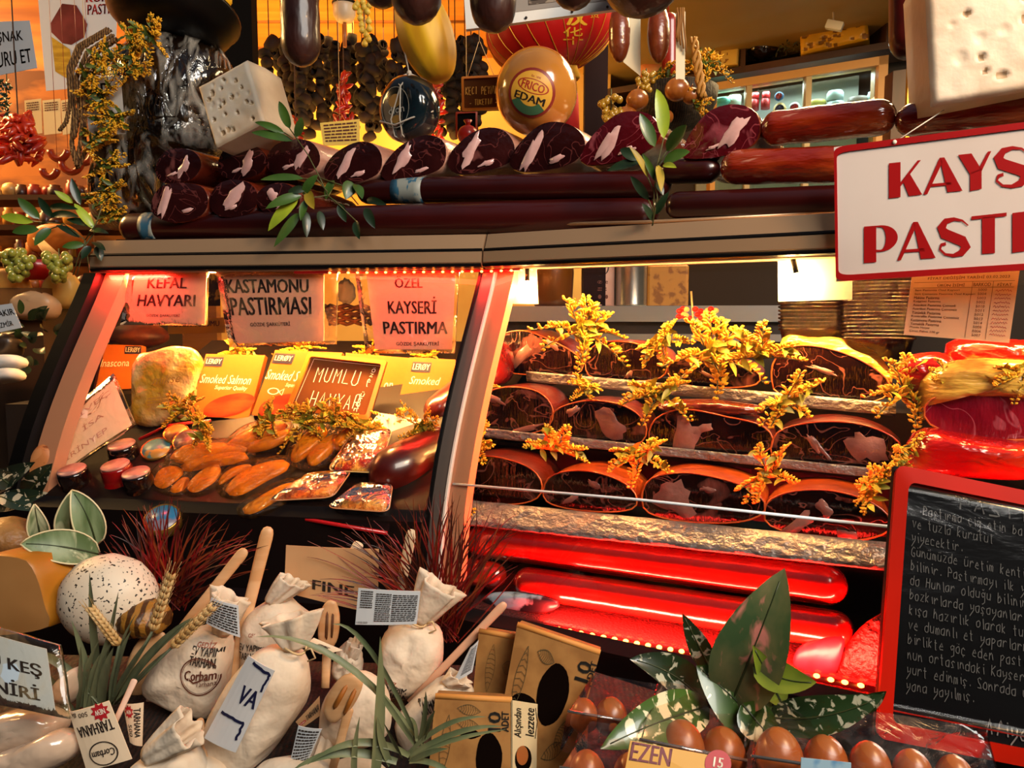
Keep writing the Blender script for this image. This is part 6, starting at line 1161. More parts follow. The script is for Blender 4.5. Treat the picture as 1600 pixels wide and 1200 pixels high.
# grasses
def blade(mb, base, tip, w, Y0, Y1, sag, rng, n=10):
    a, b = P(*base, Y0), P(*tip, Y1); L = (b - a).length; mid = (a + b) / 2 + Vector((rng.uniform(-.1, .1), -.05, sag)) * L; pts = bez(a, mid, b, n); wm = w / F * Y0; mb.ribbon(pts, [wm * (.7 + .3 * sin(pi * i / n)) * (1 - (i / n) ** 4) + .0003 for i in range(n + 1)], (EYE - a).normalized() + Vector((rng.uniform(-.7, .7), 0, rng.uniform(-.2, .6))), .4)
redg = M('red_grass', '#8a0c0c', .5, h2='#2a0604', nscale=20); redg2 = M('rust_grass', '#8a3a12', .5, h2='#4a1408', nscale=20)
for cx, cy, Y, n, lab, tips in ((262, 935, 1.06, 95, 'spray of thin dark red grass blades under the roe packs', (150, 420, 765, 890)), (690, 985, 1.0, 125, 'bushy spray of thin red grass blades at the foot of the post', (478, 810, 745, 930))):
    rng = random.Random(cx); t = thing('red_grass_tuft', lab, 'plant', P(cx, cy, Y), 'tufts of red grass'); A, B = MB(), MB()
    for i in range(n):
        x = rng.uniform(tips[0], tips[1]); k = abs(x - cx) / (tips[1] - tips[0]) * 2; y = tips[2] + (tips[3] - tips[2]) * min(1, (.15 + .75 * k) * rng.uniform(.45, 1.25)); blade(B if rng.random() < .35 else A, (cx + rng.uniform(-28, 28), cy + rng.uniform(-5, 20)), (x, y), rng.uniform(1.7, 3.1), Y, Y - rng.uniform(-.02, .10), rng.uniform(.0, .28), rng)
    A.build('blade', redg, t); B.build('blade', redg2, t)
blue_g = M('blade_greygreen', '#62684a', .5, h2='#48503a', nscale=8, stretch=(4, 4, 1)); wheat_m = M('wheat_ear', '#cfae78', .6, h2='#b08a50', nscale=30)
t = thing('wheat_plant', 'plant of flat grey-green blades and pale wheat ears beside the round-logo bag', 'plant', P(165, 1120, .88)); rng = random.Random(9)
for base, tip, w, sg in (((165, 1105), (-30, 1035), 13, .55), ((115, 1110), (-25, 1010), 12, .35), ((110, 1112), (-20, 1040), 8, .25), ((160, 1100), (140, 895), 17, .05), ((150, 1100), (112, 970), 11, .1), ((175, 1100), (205, 985), 12, .05), ((180, 1095), (320, 960), 14, .2), ((185, 1095), (300, 965), 11, .2), ((130, 1105), (155, 1000), 13, .0), ((140, 1105), (170, 985), 12, .0), ((160, 1105), (178, 1010), 18, .0), ((168, 1105), (240, 990), 14, .1), ((122, 1112), (126, 1010), 12, .0), ((190, 1092), (270, 1010), 9, .05), ((150, 1108), (185, 925), 10, .2), ((135, 1110), (180, 1000), 13, .15), ((172, 1108), (212, 960), 8, .1)): mb = MB(); blade(mb, base, tip, w, .88, .86, sg, rng); mb.build('leaf_blade', blue_g, t)
def ear(t, base, tip, Y, w):
    a, b = P(*base, Y), P(*tip, Y); d = b - a; mb = MB(); mb.tube([a, b], .0012, 5); s = d.cross(Vector((0, 1, 0))).normalized(); n = 9
    for i in range(n):
        p = a + d * (i / n)
        for sg in (-1, 1, .3, -.3):
            e = p + d * .16 + s * sg * w * (1 - .3 * i / n) + Vector((0, -.003 * (1 - abs(sg)) * 3, 0)); mb.tube([p, p.lerp(e, .55) + s * sg * w * .25, e], [.0012, .0026, .0006], 6); mb.tube([e, e + d * .22 + s * sg * w * .5], [.0004, .0002], 3)
    mb.build('wheat_ear', wheat_m, t)
ear(t, (238, 986), (267, 898), .86, .006); ear(t, (186, 1008), (142, 950), .86, .006); ear(t, (268, 1012), (332, 948), .855, .005)
mb = MB(); mb.tube([P(175, 1100, .88), P(238, 986, .86)], .0016, 5); mb.tube([P(165, 1100, .88), P(186, 1008, .86)], .0016, 5); mb.tube([P(180, 1100, .88), P(268, 1012, .855)], .0016, 5); mb.build('stem', blue_g, t)
bl2 = M('blade_olive', '#7a7a52', .5, h2='#5c6644', nscale=8, stretch=(4, 4, 1))
t = thing('long_bladed_plant', 'plant with long arching grey-green blades in front of the bags and cardboard egg boxes', 'plant', P(630, 1215, .74)); rng = random.Random(19)
for base, tip, w, sg in (((582, 1240), (594, 995), 20, .0), ((625, 1180), (430, 905), 0, 0), ((660, 1165), (400, 995), 11, .35), ((655, 1160), (520, 975), 9, .45), ((650, 1165), (575, 1060), 9, .15), ((620, 1190), (455, 1205), 14, .30), ((640, 1180), (480, 1195), 12, .4), ((555, 1235), (562, 1120), 10, 0), ((640, 1180), (785, 1135), 9, .2), ((640, 1185), (790, 1140), 8, .1), ((640, 1175), (760, 1120), 8, .25), ((650, 1160), (640, 1120), 9, .2), ((655, 1165), (665, 1080), 10, .1), ((640, 1190), (700, 1170), 9, .15), ((610, 1195), (590, 1120), 12, .05), ((630, 1185), (600, 1130), 10, .0), ((640, 1190), (720, 1220), 9, .3), ((660, 1160), (680, 1110), 12, .05)):
    if w: mb = MB(); blade(mb, base, tip, w, .75, .73, sg, rng); mb.build('leaf_blade', bl2, t)
# bits inside the case low on the right
for o, off, lab, m, nm, cat in (([(1308, 1062), (1318, 1020), (1335, 990), (1360, 968), (1384, 966), (1384, 1078), (1340, 1072)], .14, 'red net bag at the end of the red lights', M('red_net', '#a01008', .5, h2='#300404', nscale=120, ncon=(.48, .52), bump=.8, bscale=120, emit=0), 'net_bag', 'bag'), ([(1240, 1030), (1258, 1004), (1305, 986), (1322, 1000), (1302, 1056), (1252, 1056)], .145, 'shiny pink and white pack lying beside the red net bag', M('pack_pink', '#6a2438', .35, h2='#3a1424', nscale=16, ncon=(.45, .55)), 'food_pack', 'food pack'), ([(755, 936), (772, 926), (812, 926), (866, 936), (873, 950), (840, 957), (765, 948)], .15, 'small blue and white pack by the red grass under the long sausages', M('pack_blue', '#8ab0c4', .3, h2='#182028', nscale=18, ncon=(.48, .54)), 'food_pack', 'food pack')):
    mb = MB(); puff(mb, outline(o, UR, off, 26), UR.out, .02, p=.5, wob=.06, seed=len(lab)); tag(mb.build(nm, m), lab, cat)
# ------------------------------------------------------------------ flowers of the garland over the cask
g = 'yellow flower sprigs of the garland on the cask'
for i, (k, px, py, sc, rl, lab) in enumerate(((3, 235, 62, 1.1, .9, 'leafy flower sprig at the top of the garland under the bowl'), (0, 205, 78, 1.0, 1.6, 'flower sprig of the garland left of its top one'), (1, 172, 92, 1.0, -1.2, 'flower sprig of the garland above the pale label'), (2, 150, 112, 1.1, 2.6, 'flower sprig of the garland at the rope'), (3, 162, 150, 1.0, 2.9, 'flower sprig hanging over the pale label'), (0, 172, 178, 1.0, 3.1, 'flower sprig at the lower part of the pale label'), (1, 158, 215, 1.1, 3.0, 'flower sprig hanging just below the pale label'), (2, 170, 255, 1.1, 3.2, 'flower sprig of the garland at the near ham of the upper row'), (0, 165, 295, 1.1, 3.0, 'flower sprig low on the garland beside the near ham of the lower row'), (1, 175, 330, 1.0, 3.2, 'lowest flower sprig of the garland, touching the leaf sprig'), (3, 205, 100, .9, 2.2, 'flower sprig in the middle of the garland bow'))):
    flower(k, PB.at(px, py, .135), sc, rl, lab, g, fleaf_dull)

# ------------------------------------------------------------------ hanging things above the case
sal_d = M('salami_hanging', '#240b07', .42, coat=.25, h2='#3a1a12', nscale=9, bump=.5, bscale=30, bstretch=(1, 1, .4)); sal_b = M('salami_brown', '#7a3210', .35, coat=.6, h2='#4a1a08', nscale=8, bump=.3, bscale=30)
for x, y0, y1, r, Y, m, lab in ((471, -60, 104, 29, 1.30, sal_d, 'thick dark salami hanging in front of the dried aubergine strings'), (597, -80, 13, 30, 1.34, sal_d, 'short-hanging dark salami left of the one over the yellow melon'), (652, -80, 38, 38, 1.28, sal_d, 'fat dark salami end hanging over the yellow melon'), (772, -80, 51, 35, 1.22, sal_d, 'fat dark salami end hanging before the white framed picture'), (898, -80, 15, 34, 1.22, sal_d, 'dark salami tip overlapping the middle of the framed picture'), (1005, -90, 25, 60, 1.3, sal_d, 'widest dark salami end hanging at the right of the framed picture'), (968, 5, 98, 16, 1.75, sal_b, 'brown sausage hanging right beside the red lantern'), (1029, 5, 99, 17, 1.75, sal_b, 'brown sausage hanging left of the knotted cord strip'), (1047, 20, 119, 13, 1.85, M('salami_red', '#8a1a0a', .35, coat=.6), 'reddish sausage hanging behind the brown one by the cord strip'), (1418, -80, 93, 26, 1.2, M('salami_maroon2', '#4a0c06', .35, coat=.5, h2='#2a0604', nscale=9), 'dark red salami hanging left of the big holed cheese')):
    mb = MB(); mb.sausage(P(x - (4 if m is sal_d else 0), y0, Y), P(x, y1, Y), r / F * Y, 22, .05, x, end=1.1 if m is not sal_b else 2.4); mb.tube([P(x - 3, y0 - 60, Y), P(x - 3, y0 + 8, Y)], .002, 6); tag(mb.build('hanging_salami', m), lab, 'salami', 'salamis hanging over the case')
# yellow melon
A, B = P(640, -20, 1.5), P(690, 126, 1.5); d = (B - A); mb = MB(); rings = []; u = Vector((0, 1, 0)); w = d.normalized().cross(u)
for i in range(25):
    t = i / 24; r = .053 * max(.04, sin(pi * (.02 + .96 * t)) ** .42); rings.append([A + d * t + (u * cos(2 * pi * k / 40) + w * sin(2 * pi * k / 40)) * r * (1 + .02 * cos(10 * 2 * pi * k / 40)) for k in range(40)])
t = thing('yellow_melon', 'ribbed yellow melon hanging above the black cheese wheel', 'melon', B); mb.loft(rings); mb.build('fruit', M('melon_yellow', '#d8a80e', .55, coat=0, h2='#c0860a', nscale=9, stretch=(2, 2, .5)), t)
mb = MB(); mb.tube([P(636, -80, 1.5), A], .0015, 5); mb.build('string', string_m, t)
# red lantern
c = P(864, 36, 1.95); RR = 103 / F * 1.95; t = thing('paper_lantern', 'round red lantern with gold ribs and characters behind the orange cheese ball', 'lantern', P(893, 190, 1.95))
RL = Matrix.Rotation(radians(-18), 3, 'Y'); zk = .70
mb = MB(); mb.ell(c, (RR, RR, RR * zk), RL, nu=48, nv=24); mb.build('lantern_body', M('lantern_red', '#b80808', .5, coat=.2, sss=.1, emit=0), t)
gold = M('gold_trim', '#d8a030', .35, metal=.5)
for k in range(24):
    a = 2 * pi * k / 24; mb = MB(); mb.tube([c + RL @ Vector((sin(th) * cos(a) * RR, sin(th) * sin(a) * RR, cos(th) * RR * zk)) * 1.004 for th in [pi * (.06 + .88 * j / 16) for j in range(17)]], .0012, 4)
    if sin(a) < .3: mb.build('gold_rib', gold, t)
bt = c - RL @ Vector((0, 0, RR * zk)); mb = MB(); mb.rev([(.020, -.03), (.026, -.026), (.026, 0), (.030, .006), (.01, .012)], bt, RL, 20); mb.build('gold_base', gold, t)
tas = M('tassel_red', '#a00806', .7); mb = MB(); mb.tube([bt - Vector((0, 0, .02)), bt - Vector((-.004, 0, .07)), bt - Vector((-.006, 0, .16))], [.020, .024, .026], 14); mb.build('tassel', tas, t)
def on_ell(px0, py0, px1, py1):
    def g(u, v):
        r = P(px0 + (px1 - px0) * u, py0 + (py1 - py0) * v, 1.0) - EYE; R2 = RL.transposed(); o = R2 @ (EYE - c); d = R2 @ r; S = Vector((1 / RR, 1 / RR, 1 / (RR * zk))); o = Vector((o.x * S.x, o.y * S.y, o.z * S.z)); d = Vector((d.x * S.x, d.y * S.y, d.z * S.z))
        A = d.dot(d); Bq = o.dot(d); Cq = o.dot(o) - 1.012; ds = max(0, Bq * Bq - A * Cq); return EYE + r * ((-Bq - math.sqrt(ds)) / A)
    return g
mb = MB(); write(mb, on_ell(884, 8, 918, 40), '汉', 0, 0, 1, 1, .02); write(mb, on_ell(880, 42, 911, 70), '华', 0, 0, 1, 1, .0); write(mb, on_ell(922, 18, 936, 28), '贺', 0, 0, 1, 1, 0); mb.build('lettering', M('gold_ink', '#e0b030', .4), t)
# framed picture
q = pq([(722, -60), (962, -80), (966, 14), (728, 46)], 1.42, 1.40, 1.40); t = thing('framed_picture', 'tilted white-framed grey print hanging in front of the red lantern', 'picture', (q[2] + q[3]) / 2); mb = MB(); mb.plate(q, .008); mb.build('frame', M('frame_white', '#d8d4cc', .5), t)
f = lambda u, v, l: q[0].lerp(q[1], u).lerp(q[3].lerp(q[2], u), v) + Vector((0, -l, 0)); mb = MB(); mb.plate([f(.06, .1, .001), f(.95, .1, .001), f(.95, .84, .001), f(.06, .84, .001)], .0006); mb.build('mat', M('print_grey', '#8a8076', .5), t)
mb = MB(); mb.plate([f(.42, .2, .002), f(.86, .2, .002), f(.86, .76, .002), f(.42, .76, .002)], .0006); mb.build('print', M('print_brown', '#4a3a2c', .5, h2='#8a7a66', nscale=40, ncon=(.5, .54)), t); mb = MB()
for u in (.15, .4, .7, .93): mb.ell(f(u, .95, .002), (.0025, .002, .0025), nu=8, nv=5)
mp = lambda u, v: f(u, v, .0028); lines(mb, mp, .44, .5, .7, .72, 6, R0); mb.build('print_detail', MATS['ink_black'], t)
# garlic braid, lamp holder, aubergine strings, peppers
garl = M('garlic', '#d8b84a', .5, h2='#c8a030', nscale=20)
t = thing('garlic_string', 'string of yellowish garlic bulbs hanging from the ceiling boards', 'garlic', P(571, 76, 2.0)); mb = MB(); mb.tube([Vector((P(566, -40, 2.0).x, 2.0, CZ)), P(566, -40, 2.0), P(571, 70, 2.0)], .003, 5); mb.build('cord', string_b, t)
for i, (x, y) in enumerate(((558, 8), (567, 4), (577, 9), (562, 20), (574, 19), (563, 29), (576, 34), (565, 40), (566, 48), (577, 46), (572, 55), (576, 62), (570, 69), (555, 12), (569, 12))):
    mb = MB(); mb.rev([(.001, .014), (.004, .010), (.008, .003), (.008, -.002), (.005, -.006), (.001, -.007)], P(x, y, 1.97), n=10); mb.build('garlic_bulb', garl, t)
t = thing('ceiling_lamp', 'cream ceiling lamp holder with a dark rim and a long stem, among the aubergine strings', 'lamp', P(545, 70, 2.55)); c = P(538, 14, 2.55); cm = M('cream_metal', '#c8b498', .4)
mb = MB(); mb.rev([(.037, .012), (.037, .004), (.036, -.02), (.026, -.038), (.01, -.044), (.001, -.044)], c, n=24); mb.build('holder', cm, t); mb = MB(); mb.rev([(.038, .012), (.040, .016), (.038, .022), (.0, .022)], c, n=24); mb.build('dark_rim', black, t); mb = MB(); mb.tube([c - Vector((0, 0, .04)), c - Vector((0, 0, .12))], .006, 8); mb.build('stem', M('stem_copper', '#9a5a2c', .4), t)
t = thing('pole_lamp', 'pale pole with a small glowing lamp behind the aubergine strings', 'lamp', P(555, 225, 3.2)); mb = MB(); mb.tube([Vector((P(547, 40, 3.2).x, 3.2, CZ)), P(548, 60, 3.2), P(553, 230, 3.2)], .014, 8); mb.build('pole', M('pole_tan', '#a86a34', .5), t); mb = MB(); mb.box(P(556, 153, 3.15), (.04, .03, .04), bev=.005); mb.build('lamp_box', M('lamp_yellow_glow', '#ffd870', emit=2.0), t)
aub = M('dried_aubergine', '#080404', .75, h2='#1a0c08', nscale=18, spec=.2); bm_ = None; rg = random.Random(31)
for s in range(27):
    x = 424 + s * 12.6 + rg.uniform(-4, 4); Y = 2.9 + rg.uniform(-.2, .2); y0 = 62 + rg.uniform(-8, 8); y1 = rg.uniform(188, 222); t = thing('aubergine_string', 'string of dark dried aubergine shells hanging in the curtain behind the case', 'dried aubergines', P(x, y1, Y), 'strings of dried aubergine shells')
    mb = MB(); p_ = P(x, y0, Y); mb.tube([Vector((p_.x, Y, CZ)), p_, P(x, y1, Y)], .002, 4); mb.build('cord', M('cord_dark', '#3a2010', .8), t); n = rg.randint(9, 12)
    for i in range(n):
        if bm_ is None:
            mb = MB(); mb.rev([(.010, -.030), (.019, -.018), (.021, .004), (.018, .022), (.014, .022), (.016, .004), (.013, -.016), (.004, -.024)], LOC[t.name], n=10); o = bm_ = mb.build('aubergine_shell', aub, t)
        else: o = bm_.copy(); COL.objects.link(o); o.parent = t
        p = P(x + rg.uniform(-5, 5), y0 + (y1 - y0) * (i + .5) / n, Y) - LOC[t.name]; o.location = p; o.rotation_euler = (rg.uniform(-1.4, 1.4), rg.uniform(-1.4, 1.4), rg.uniform(0, 6)); o.scale = (rg.uniform(.8, 1.1),) * 3
pep = M('dried_pepper', '#a81408', .4, coat=.4, h2='#6a0a04', nscale=14)
def peppers(x, y0, y1, Y, n, w, lab, m=pep, sz=.016):
    rg = random.Random(x); t = thing('pepper_string', lab, 'dried peppers', P(x, y1, Y), 'strings of dried red peppers'); mb = MB(); p_ = P(x, y0, Y); mb.tube([Vector((p_.x, Y, CZ)), p_, P(x, y1 - 5, Y)], .002, 4); mb.build('cord', MATS['cord_dark'], t)
    for i in range(n):
        y = y0 + (y1 - y0) * rg.random(); p = P(x + rg.uniform(-w, w) * (.4 + .6 * (y - y0) / (y1 - y0)), y, Y + rg.uniform(-.03, .03)); d = Vector((rg.uniform(-1, 1), rg.uniform(-1, 0), rg.uniform(-1.2, .2))).normalized() * sz * 1.6; mb = MB(); mb.tube([p - d, p - d * .3 + Vector((0, 0, .002)), p + d * .4, p + d], [sz * .25, sz * .55, sz * .45, sz * .1], 7); mb.build('pepper', m, t)
peppers(537, 118, 212, 2.6, 34, 15, 'string of small dried red peppers right of the dark hanging salami'); peppers(683, 130, 220, 2.7, 26, 12, 'string of small dried red peppers behind the yellow melon'); peppers(462, 190, 222, 2.5, 12, 10, 'bright red pepper string end behind the white cheese cube')
peppers(28, 182, 250, 2.0, 70, 40, 'big bright cluster of small red peppers under the pale notices', M('pepper_bright', '#d83410', .4, coat=.4, h2='#a81c08', nscale=20), .018)
yel_p = M('paper_yellow', '#e8c860', .6)
def sheet(px, Y0, Y1, Y3, name, m, lab, texts=(), ink=None, rows=None, cat='paper', group=None, cord=False):
    q = pq(px, Y0, Y1, Y3); t = thing(name, lab, cat, (q[2] + q[3]) / 2, group); mb = MB(); mb.plate(q, .0015); mb.build('sheet', m, t); mp = mapper(q, .001); mb = MB()
    for x in texts: write(mb, mp, *x)
    for r in rows or (): lines(mb, mp, *r)
    if texts or rows: mb.build('lettering', ink or ink_bl, t)
    if cord: a_ = q[0].lerp(q[1], .5) if abs(q[0].z - q[1].z) < .02 else max(q[:2], key=lambda v: v.z); mb = MB(); mb.tube([a_, Vector((a_.x, a_.y, CZ))], .0008, 4); mb.build('cord', string_b, t)
    return t, mp
sheet([(500, 192), (562, 186), (562, 226), (505, 228)], 2.5, 2.5, 2.5, 'paper_notice', yel_p, 'yellow printed notice behind the pale-cased hams, under the red pepper string', rows=[(.08, .1, .92, .9, 6, R0)], ink=MATS['ink_sepia'], group='yellow notices in the shop', cord=True)
for i, (x0, x1) in enumerate(((38, 64), (66, 94), (95, 112))): sheet([(x0, 157), (x1, 154), (x1 + 2, 208), (x0 + 3, 211)], 2.3, 2.3, 2.3, 'paper_notice', M('notice_cream', '#e8cc90', .6), ('first', 'second', 'third, half hidden by the rope,')[i] + ' cream notice from the frame edge above the red peppers', rows=[(.12, .08, .88, .35, 4, R0)], ink=MATS['ink_sepia'], group='cream notices on the boards')
t = board(pq([(721, 121), (782, 118), (780, 172), (722, 174)], 2.3, 2.3, 2.3), 'small orange-framed goat cheese chalkboard hanging on strings left of the orange cheese ball', frame_o, asp=1.1, fr=.06)
mp = mapper(pq([(721, 121), (782, 118), (780, 172), (722, 174)], 2.3, 2.3, 2.3), .010); mb = MB(); hand(mb, mp, 'KEÇİ PEYNİRİ'.replace('Ç', 'C'), .10, .55, .22, .082, .018, 1.1, rg); hand(mb, mp, '- TUKETİN -', .2, .85, .16, .068, .014, 1.1, rg); mb.build('lettering', M('chalk_yellow', '#e0b050', .8), t)
mb = MB(); mb.tube([P(731, 119, 2.3), P(748, 65, 2.3)], .001, 4); mb.tube([P(772, 118, 2.3), P(750, 65, 2.3)], .001, 4); mb.tube([P(749, 65, 2.3), Vector((P(749, 65, 2.3).x, 2.3, CZ))], .001, 4); mb.build('string', string_b, t)
t = board(pq([(712, 176), (746, 174), (746, 216), (712, 216)], 2.5, 2.5, 2.5), 'small dark red-framed board below the goat cheese chalkboard', MATS['frame_red'], asp=.9, fr=.08, bm=MATS['board_black']); mb = MB(); a_ = P(729, 175, 2.5); mb.tube([a_, Vector((a_.x, a_.y, CZ))], .001, 4); mb.build('string', string_b, t)
t = thing('pomegranate', 'red pomegranate peeking over the hams under the goat cheese board', 'fruit', P(731, 228, 1.52)); mb = MB(); mb.ell(P(731, 211, 1.52), (.021, .021, .019)); mb.build('fruit', M('pomegranate', '#b01c10', .35, coat=.5), t); mb = MB(); mb.rev([(.004, -.002), (.005, .004), (.009, .010), (.006, .006)], P(731, 196, 1.52), n=8); mb.build('crown', MATS['pomegranate'], t)
# strips, basket with onions and grapes, braid
strip = M('strip_white', '#d8cca8', .6)
mb = MB(); mb.plate(pq([(980, 22), (1001, 22), (1001, 119), (974, 97)], 1.8, 1.8, 1.8), .002); tag(mb.build('paper_strip', strip), 'pale paper strip with a slanted end hanging beside the red lantern', 'paper', 'pale strips hanging')
t = thing('paper_strip', 'long pale strip with knotted brown cords hanging down to the onion basket', 'paper', P(1062, 142, 1.7), 'pale strips hanging'); mb = MB(); mb.plate(pq([(1056, 20), (1071, 18), (1070, 142), (1056, 130)], 1.7, 1.7, 1.7), .002); mb.build('sheet', strip, t); mb = MB()
for k in range(5): mb.tube([P(1058 + 3 * k + 2 * sin(i + k), 12 + 17 * i * (.7 + .08 * k), 1.69) for i in range(5)], .0022, 5)
mb.build('cords', M('cord_brown', '#8a5a20', .7), t)
bsk = M('basket_dark', '#1a1208', .7, h2='#3a2a10', nscale=60, wave=3, bump=.6, bscale=60); on = M('onion', '#b8722a', .35, coat=.5, h2='#8a4a14', nscale=7, stretch=(3, 3, .5)); gr = M('grape_gold', '#a07a1e', .3, coat=.4)
mb = MB(); mb.rev([(.03, -.07), (.07, -.055), (.095, -.01), (.10, .025), (.094, .028), (.085, -.005), (.05, -.03), (.001, -.035)], P(1055, 158, 1.85), n=30); tag(mb.build('hanging_basket', bsk), 'dark round basket of onions behind the upright leaf sprig', 'basket')
for x, y, r, lab in ((996, 156, 17, 'shiny round onion left of the dark basket'), (1058, 140, 19, 'onion on the rim of the dark basket below the pale strip'), (1080, 150, 14, 'smaller onion at the far side of the dark basket'), (978, 186, 20, 'pale gourd lying low behind the reddish ham'), (1040, 183, 12, 'small onion low in the foliage under the basket')):
    t = thing('onion', lab, 'onion', P(x, y + r, 1.72), 'onions around the dark basket'); c = P(x, y, 1.72); r = r / F * 1.72; mb = MB(); mb.ell(c, (r, r, r * .92)); mb.build('bulb', on, t); mb = MB(); mb.tube([c + Vector((0, 0, r * .85)), c + Vector((.003, 0, r * 1.3))], [.003, .0008], 6); mb.build('tip', on, t)
def grapes(x, y, Y, n, w, h, m, lab, sz=.0075, group='bunches of grapes'):
    rg = random.Random(x * 7 + y); t = thing('grape_bunch', lab, 'grapes', P(x, y + h, Y), group); base = None
    for i in range(n):
        v = i / n; p = P(x + rg.uniform(-w, w) * (1 - v * .75), y - h + 2 * h * v, Y + rg.uniform(-.02, .02))
        if base is None: mb = MB(); mb.ell(LOC[t.name], (sz, sz, sz * 1.1), nu=10, nv=7); o = base = mb.build('grape', m, t)
        else: o = base.copy(); COL.objects.link(o); o.parent = t
        o.location = p - LOC[t.name]
    mb = MB(); mb.tube([P(x, y - h * 1.5, Y), P(x, y + h * .3, Y)], .0015, 4); mb.build('stem', stem_m, t)
grapes(955, 178, 1.7, 40, 22, 26, gr, 'bunch of dull gold grapes left of the onions'); grapes(1010, 128, 1.75, 24, 22, 14, gr, 'small gold grape bunch on the rim of the onion basket', .006)
grg = M('grape_green', '#a8a84a', .3, coat=.5, h2='#8a8a30', nscale=9)
t = thing('straw_braid', 'braided straw hanging at the far side of the onion basket', 'braid', P(1097, 150, 1.7)); mb = MB()
for ph in (0, 2.1, 4.2): mb.tube([P(1084 + i * 1.2 + 5 * sin(i * 1.1 + ph), 58 + 8.5 * i, 1.7 + .005 * cos(i * 1.1 + ph)) for i in range(12)], [.003] * 4 + [.005] * 8, 6)
mb.build('strands', M('straw', '#a8742a', .6), t)
for i, (k, px, py, Y, sc, rl, lab) in enumerate(((3, 1100, 108, 1.78, 1.1, .3, 'yellow-green sprig behind the straw braid'), (1, 1040, 118, 1.78, .9, -.4, 'yellow-green sprig over the rim of the onion basket'), (0, 1085, 170, 1.72, .9, 1.2, 'yellow sprig at the lower side of the onion basket'))): flower(k, P(px, py, Y), sc, rl, lab, 'yellow sprigs around the onion basket', fleaf_dull)
mb = MB(); a_, b_ = P(914, 100, 2.2).x, P(950, 100, 2.2).x; mb.box(((a_ + b_) / 2, 2.22, 1.1), (b_ - a_, .04, 2.2)); tag(mb.build('wood_post', M('post_darkred', '#1c0705', .6, spec=.1)), 'dark reddish wooden post behind the tassel of the lantern', 'post')
mb = MB(); a_, b_ = P(352, 100, 2.2).x, P(396, 100, 2.2).x; mb.box(((a_ + b_) / 2, 2.22, 1.3), (b_ - a_, .05, 2.6)); tag(mb.build('wood_post', M('post_black', '#070403', .7, spec=.1)), 'black post between the wrapped cask and the aubergine strings', 'post')

# ------------------------------------------------------------------ back shelf, fridge and counter on the right
shelf_m = M('shelf_brown', '#4a260c', .5, h2='#351808', nscale=3); dk = M('shelf_back', '#120a06', .7)
t = thing('wall_shelf', 'dark wall shelf with cubbies holding cheeses, above the drinks fridge', 'shelf', BR.at(1250, 110))
def bq(x0, ya, x1, yb, x2, yc, x3, yd, off): return [BR.at(x0, ya, off), BR.at(x1, yb, off), BR.at(x2, yc, off), BR.at(x3, yd, off)]
mb = MB(); mb.plate(bq(955, 60, 1405, 0, 1405, 70, 955, 128, -.18), .01); mb.build('back', dk, t)
z = BR.at(1250, 88, .02).z
def bbox(mb, xa, xb, z0, z1, o0, o1):
    p = [UV(BR, x, zz, o) for zz in (z0, z1) for o in (o0, o1) for x in (xa, xb)]; mb.add(p, [[0, 2, 3, 1], [4, 5, 7, 6], [0, 1, 5, 4], [2, 6, 7, 3], [0, 4, 6, 2], [1, 3, 7, 5]], False)
zt = BR.at(1250, 45, .02).z
mb = MB(); bbox(mb, .48, 1.72, z - .03, z, .02, -.18); mb.build('board', shelf_m, t); mb = MB(); bbox(mb, .48, 1.72, zt, zt + .12, .02, -.18); mb.build('cornice', shelf_m, t)
for px in (1158, 1090, 1385): x = BR.at(px, 70, .02).x; mb = MB(); bbox(mb, x, x + .02, z, zt, .015, -.18); mb.build('divider', shelf_m, t)
holes = [(rng.uniform(-.07, .07), rng.uniform(-.07, .07), rng.uniform(.004, .007), 1, .005) for _ in range(26)]
mb = MB(); dented(mb, frame(BR.at(1130, 80, -.02), -.4, 0, .05), .155, .165, .12, holes, 30); tag(weld(mb.build('cheese_block', [M('cheese_yellow', '#d8b048', .5), M('cheese_hole_y', '#8a5a18', .6)])), 'pale yellow holed cheese block in the first cubby of the wall shelf', 'cheese')
holes = [(rng.uniform(-.13, .13), rng.uniform(-.05, .05), rng.uniform(.008, .014), .7, .008) for _ in range(26)]
mb = MB(); dented(mb, frame(BR.at(1304, 60, -.02), -.5, 0, -.07), .27, .105, .12, holes, 36, .014); tag(weld(mb.build('long_cheese', [M('cheese_gold', '#d8a01c', .4, coat=.5), M('cheese_hole_g', '#8a5a10', .5)])), 'long golden holed cheese under the white box on the wall shelf', 'cheese')
mb = MB(); mb.ell(BR.at(1192, 78, -.04), (.07, .05, .04), wob=.3, seed=4, ws=6); tag(mb.build('wrapped_bundle', wrapm), 'film-wrapped dark bundle beside the dark herbs on the wall shelf', 'food pack')
mb = MB(); rg = random.Random(8); c = BR.at(1238, 72, -.02)
for i in range(90): p = c + Vector((rg.uniform(-.06, .06), rg.uniform(-.04, .04), rg.uniform(-.045, .05))); d = Vector((rg.uniform(-1, 1), rg.uniform(-1, 0), rg.uniform(-.5, 1))) * .022; mb.ribbon([p, p + d * .5, p + d], [.002, .009, .0005], (0, -1, .3), .3)
tag(mb.build('herb_bunch', M('herb_dark', '#2a2a10', .6, h2='#5a5018', nscale=30)), 'dark dried herb bunch on the wall shelf left of the golden cheese', 'herbs')
t = thing('price_box', 'small white box hanging from a rod in front of the golden cheese', 'box', BR.at(1305, 50, .25)); mb = MB(); mb.box(BR.at(1304, 40, .25), (.066, .03, .034), Matrix.Rotation(-.5, 3, 'Z') @ Matrix.Rotation(.36, 3, 'Y'), .003); mb.build('box_body', M('white_box', '#d8d0bc', .5), t); mb = MB(); mb.tube([BR.at(1302, 0, .25), BR.at(1302, 32, .25)], .004, 6); mb.build('rod', cm, t)
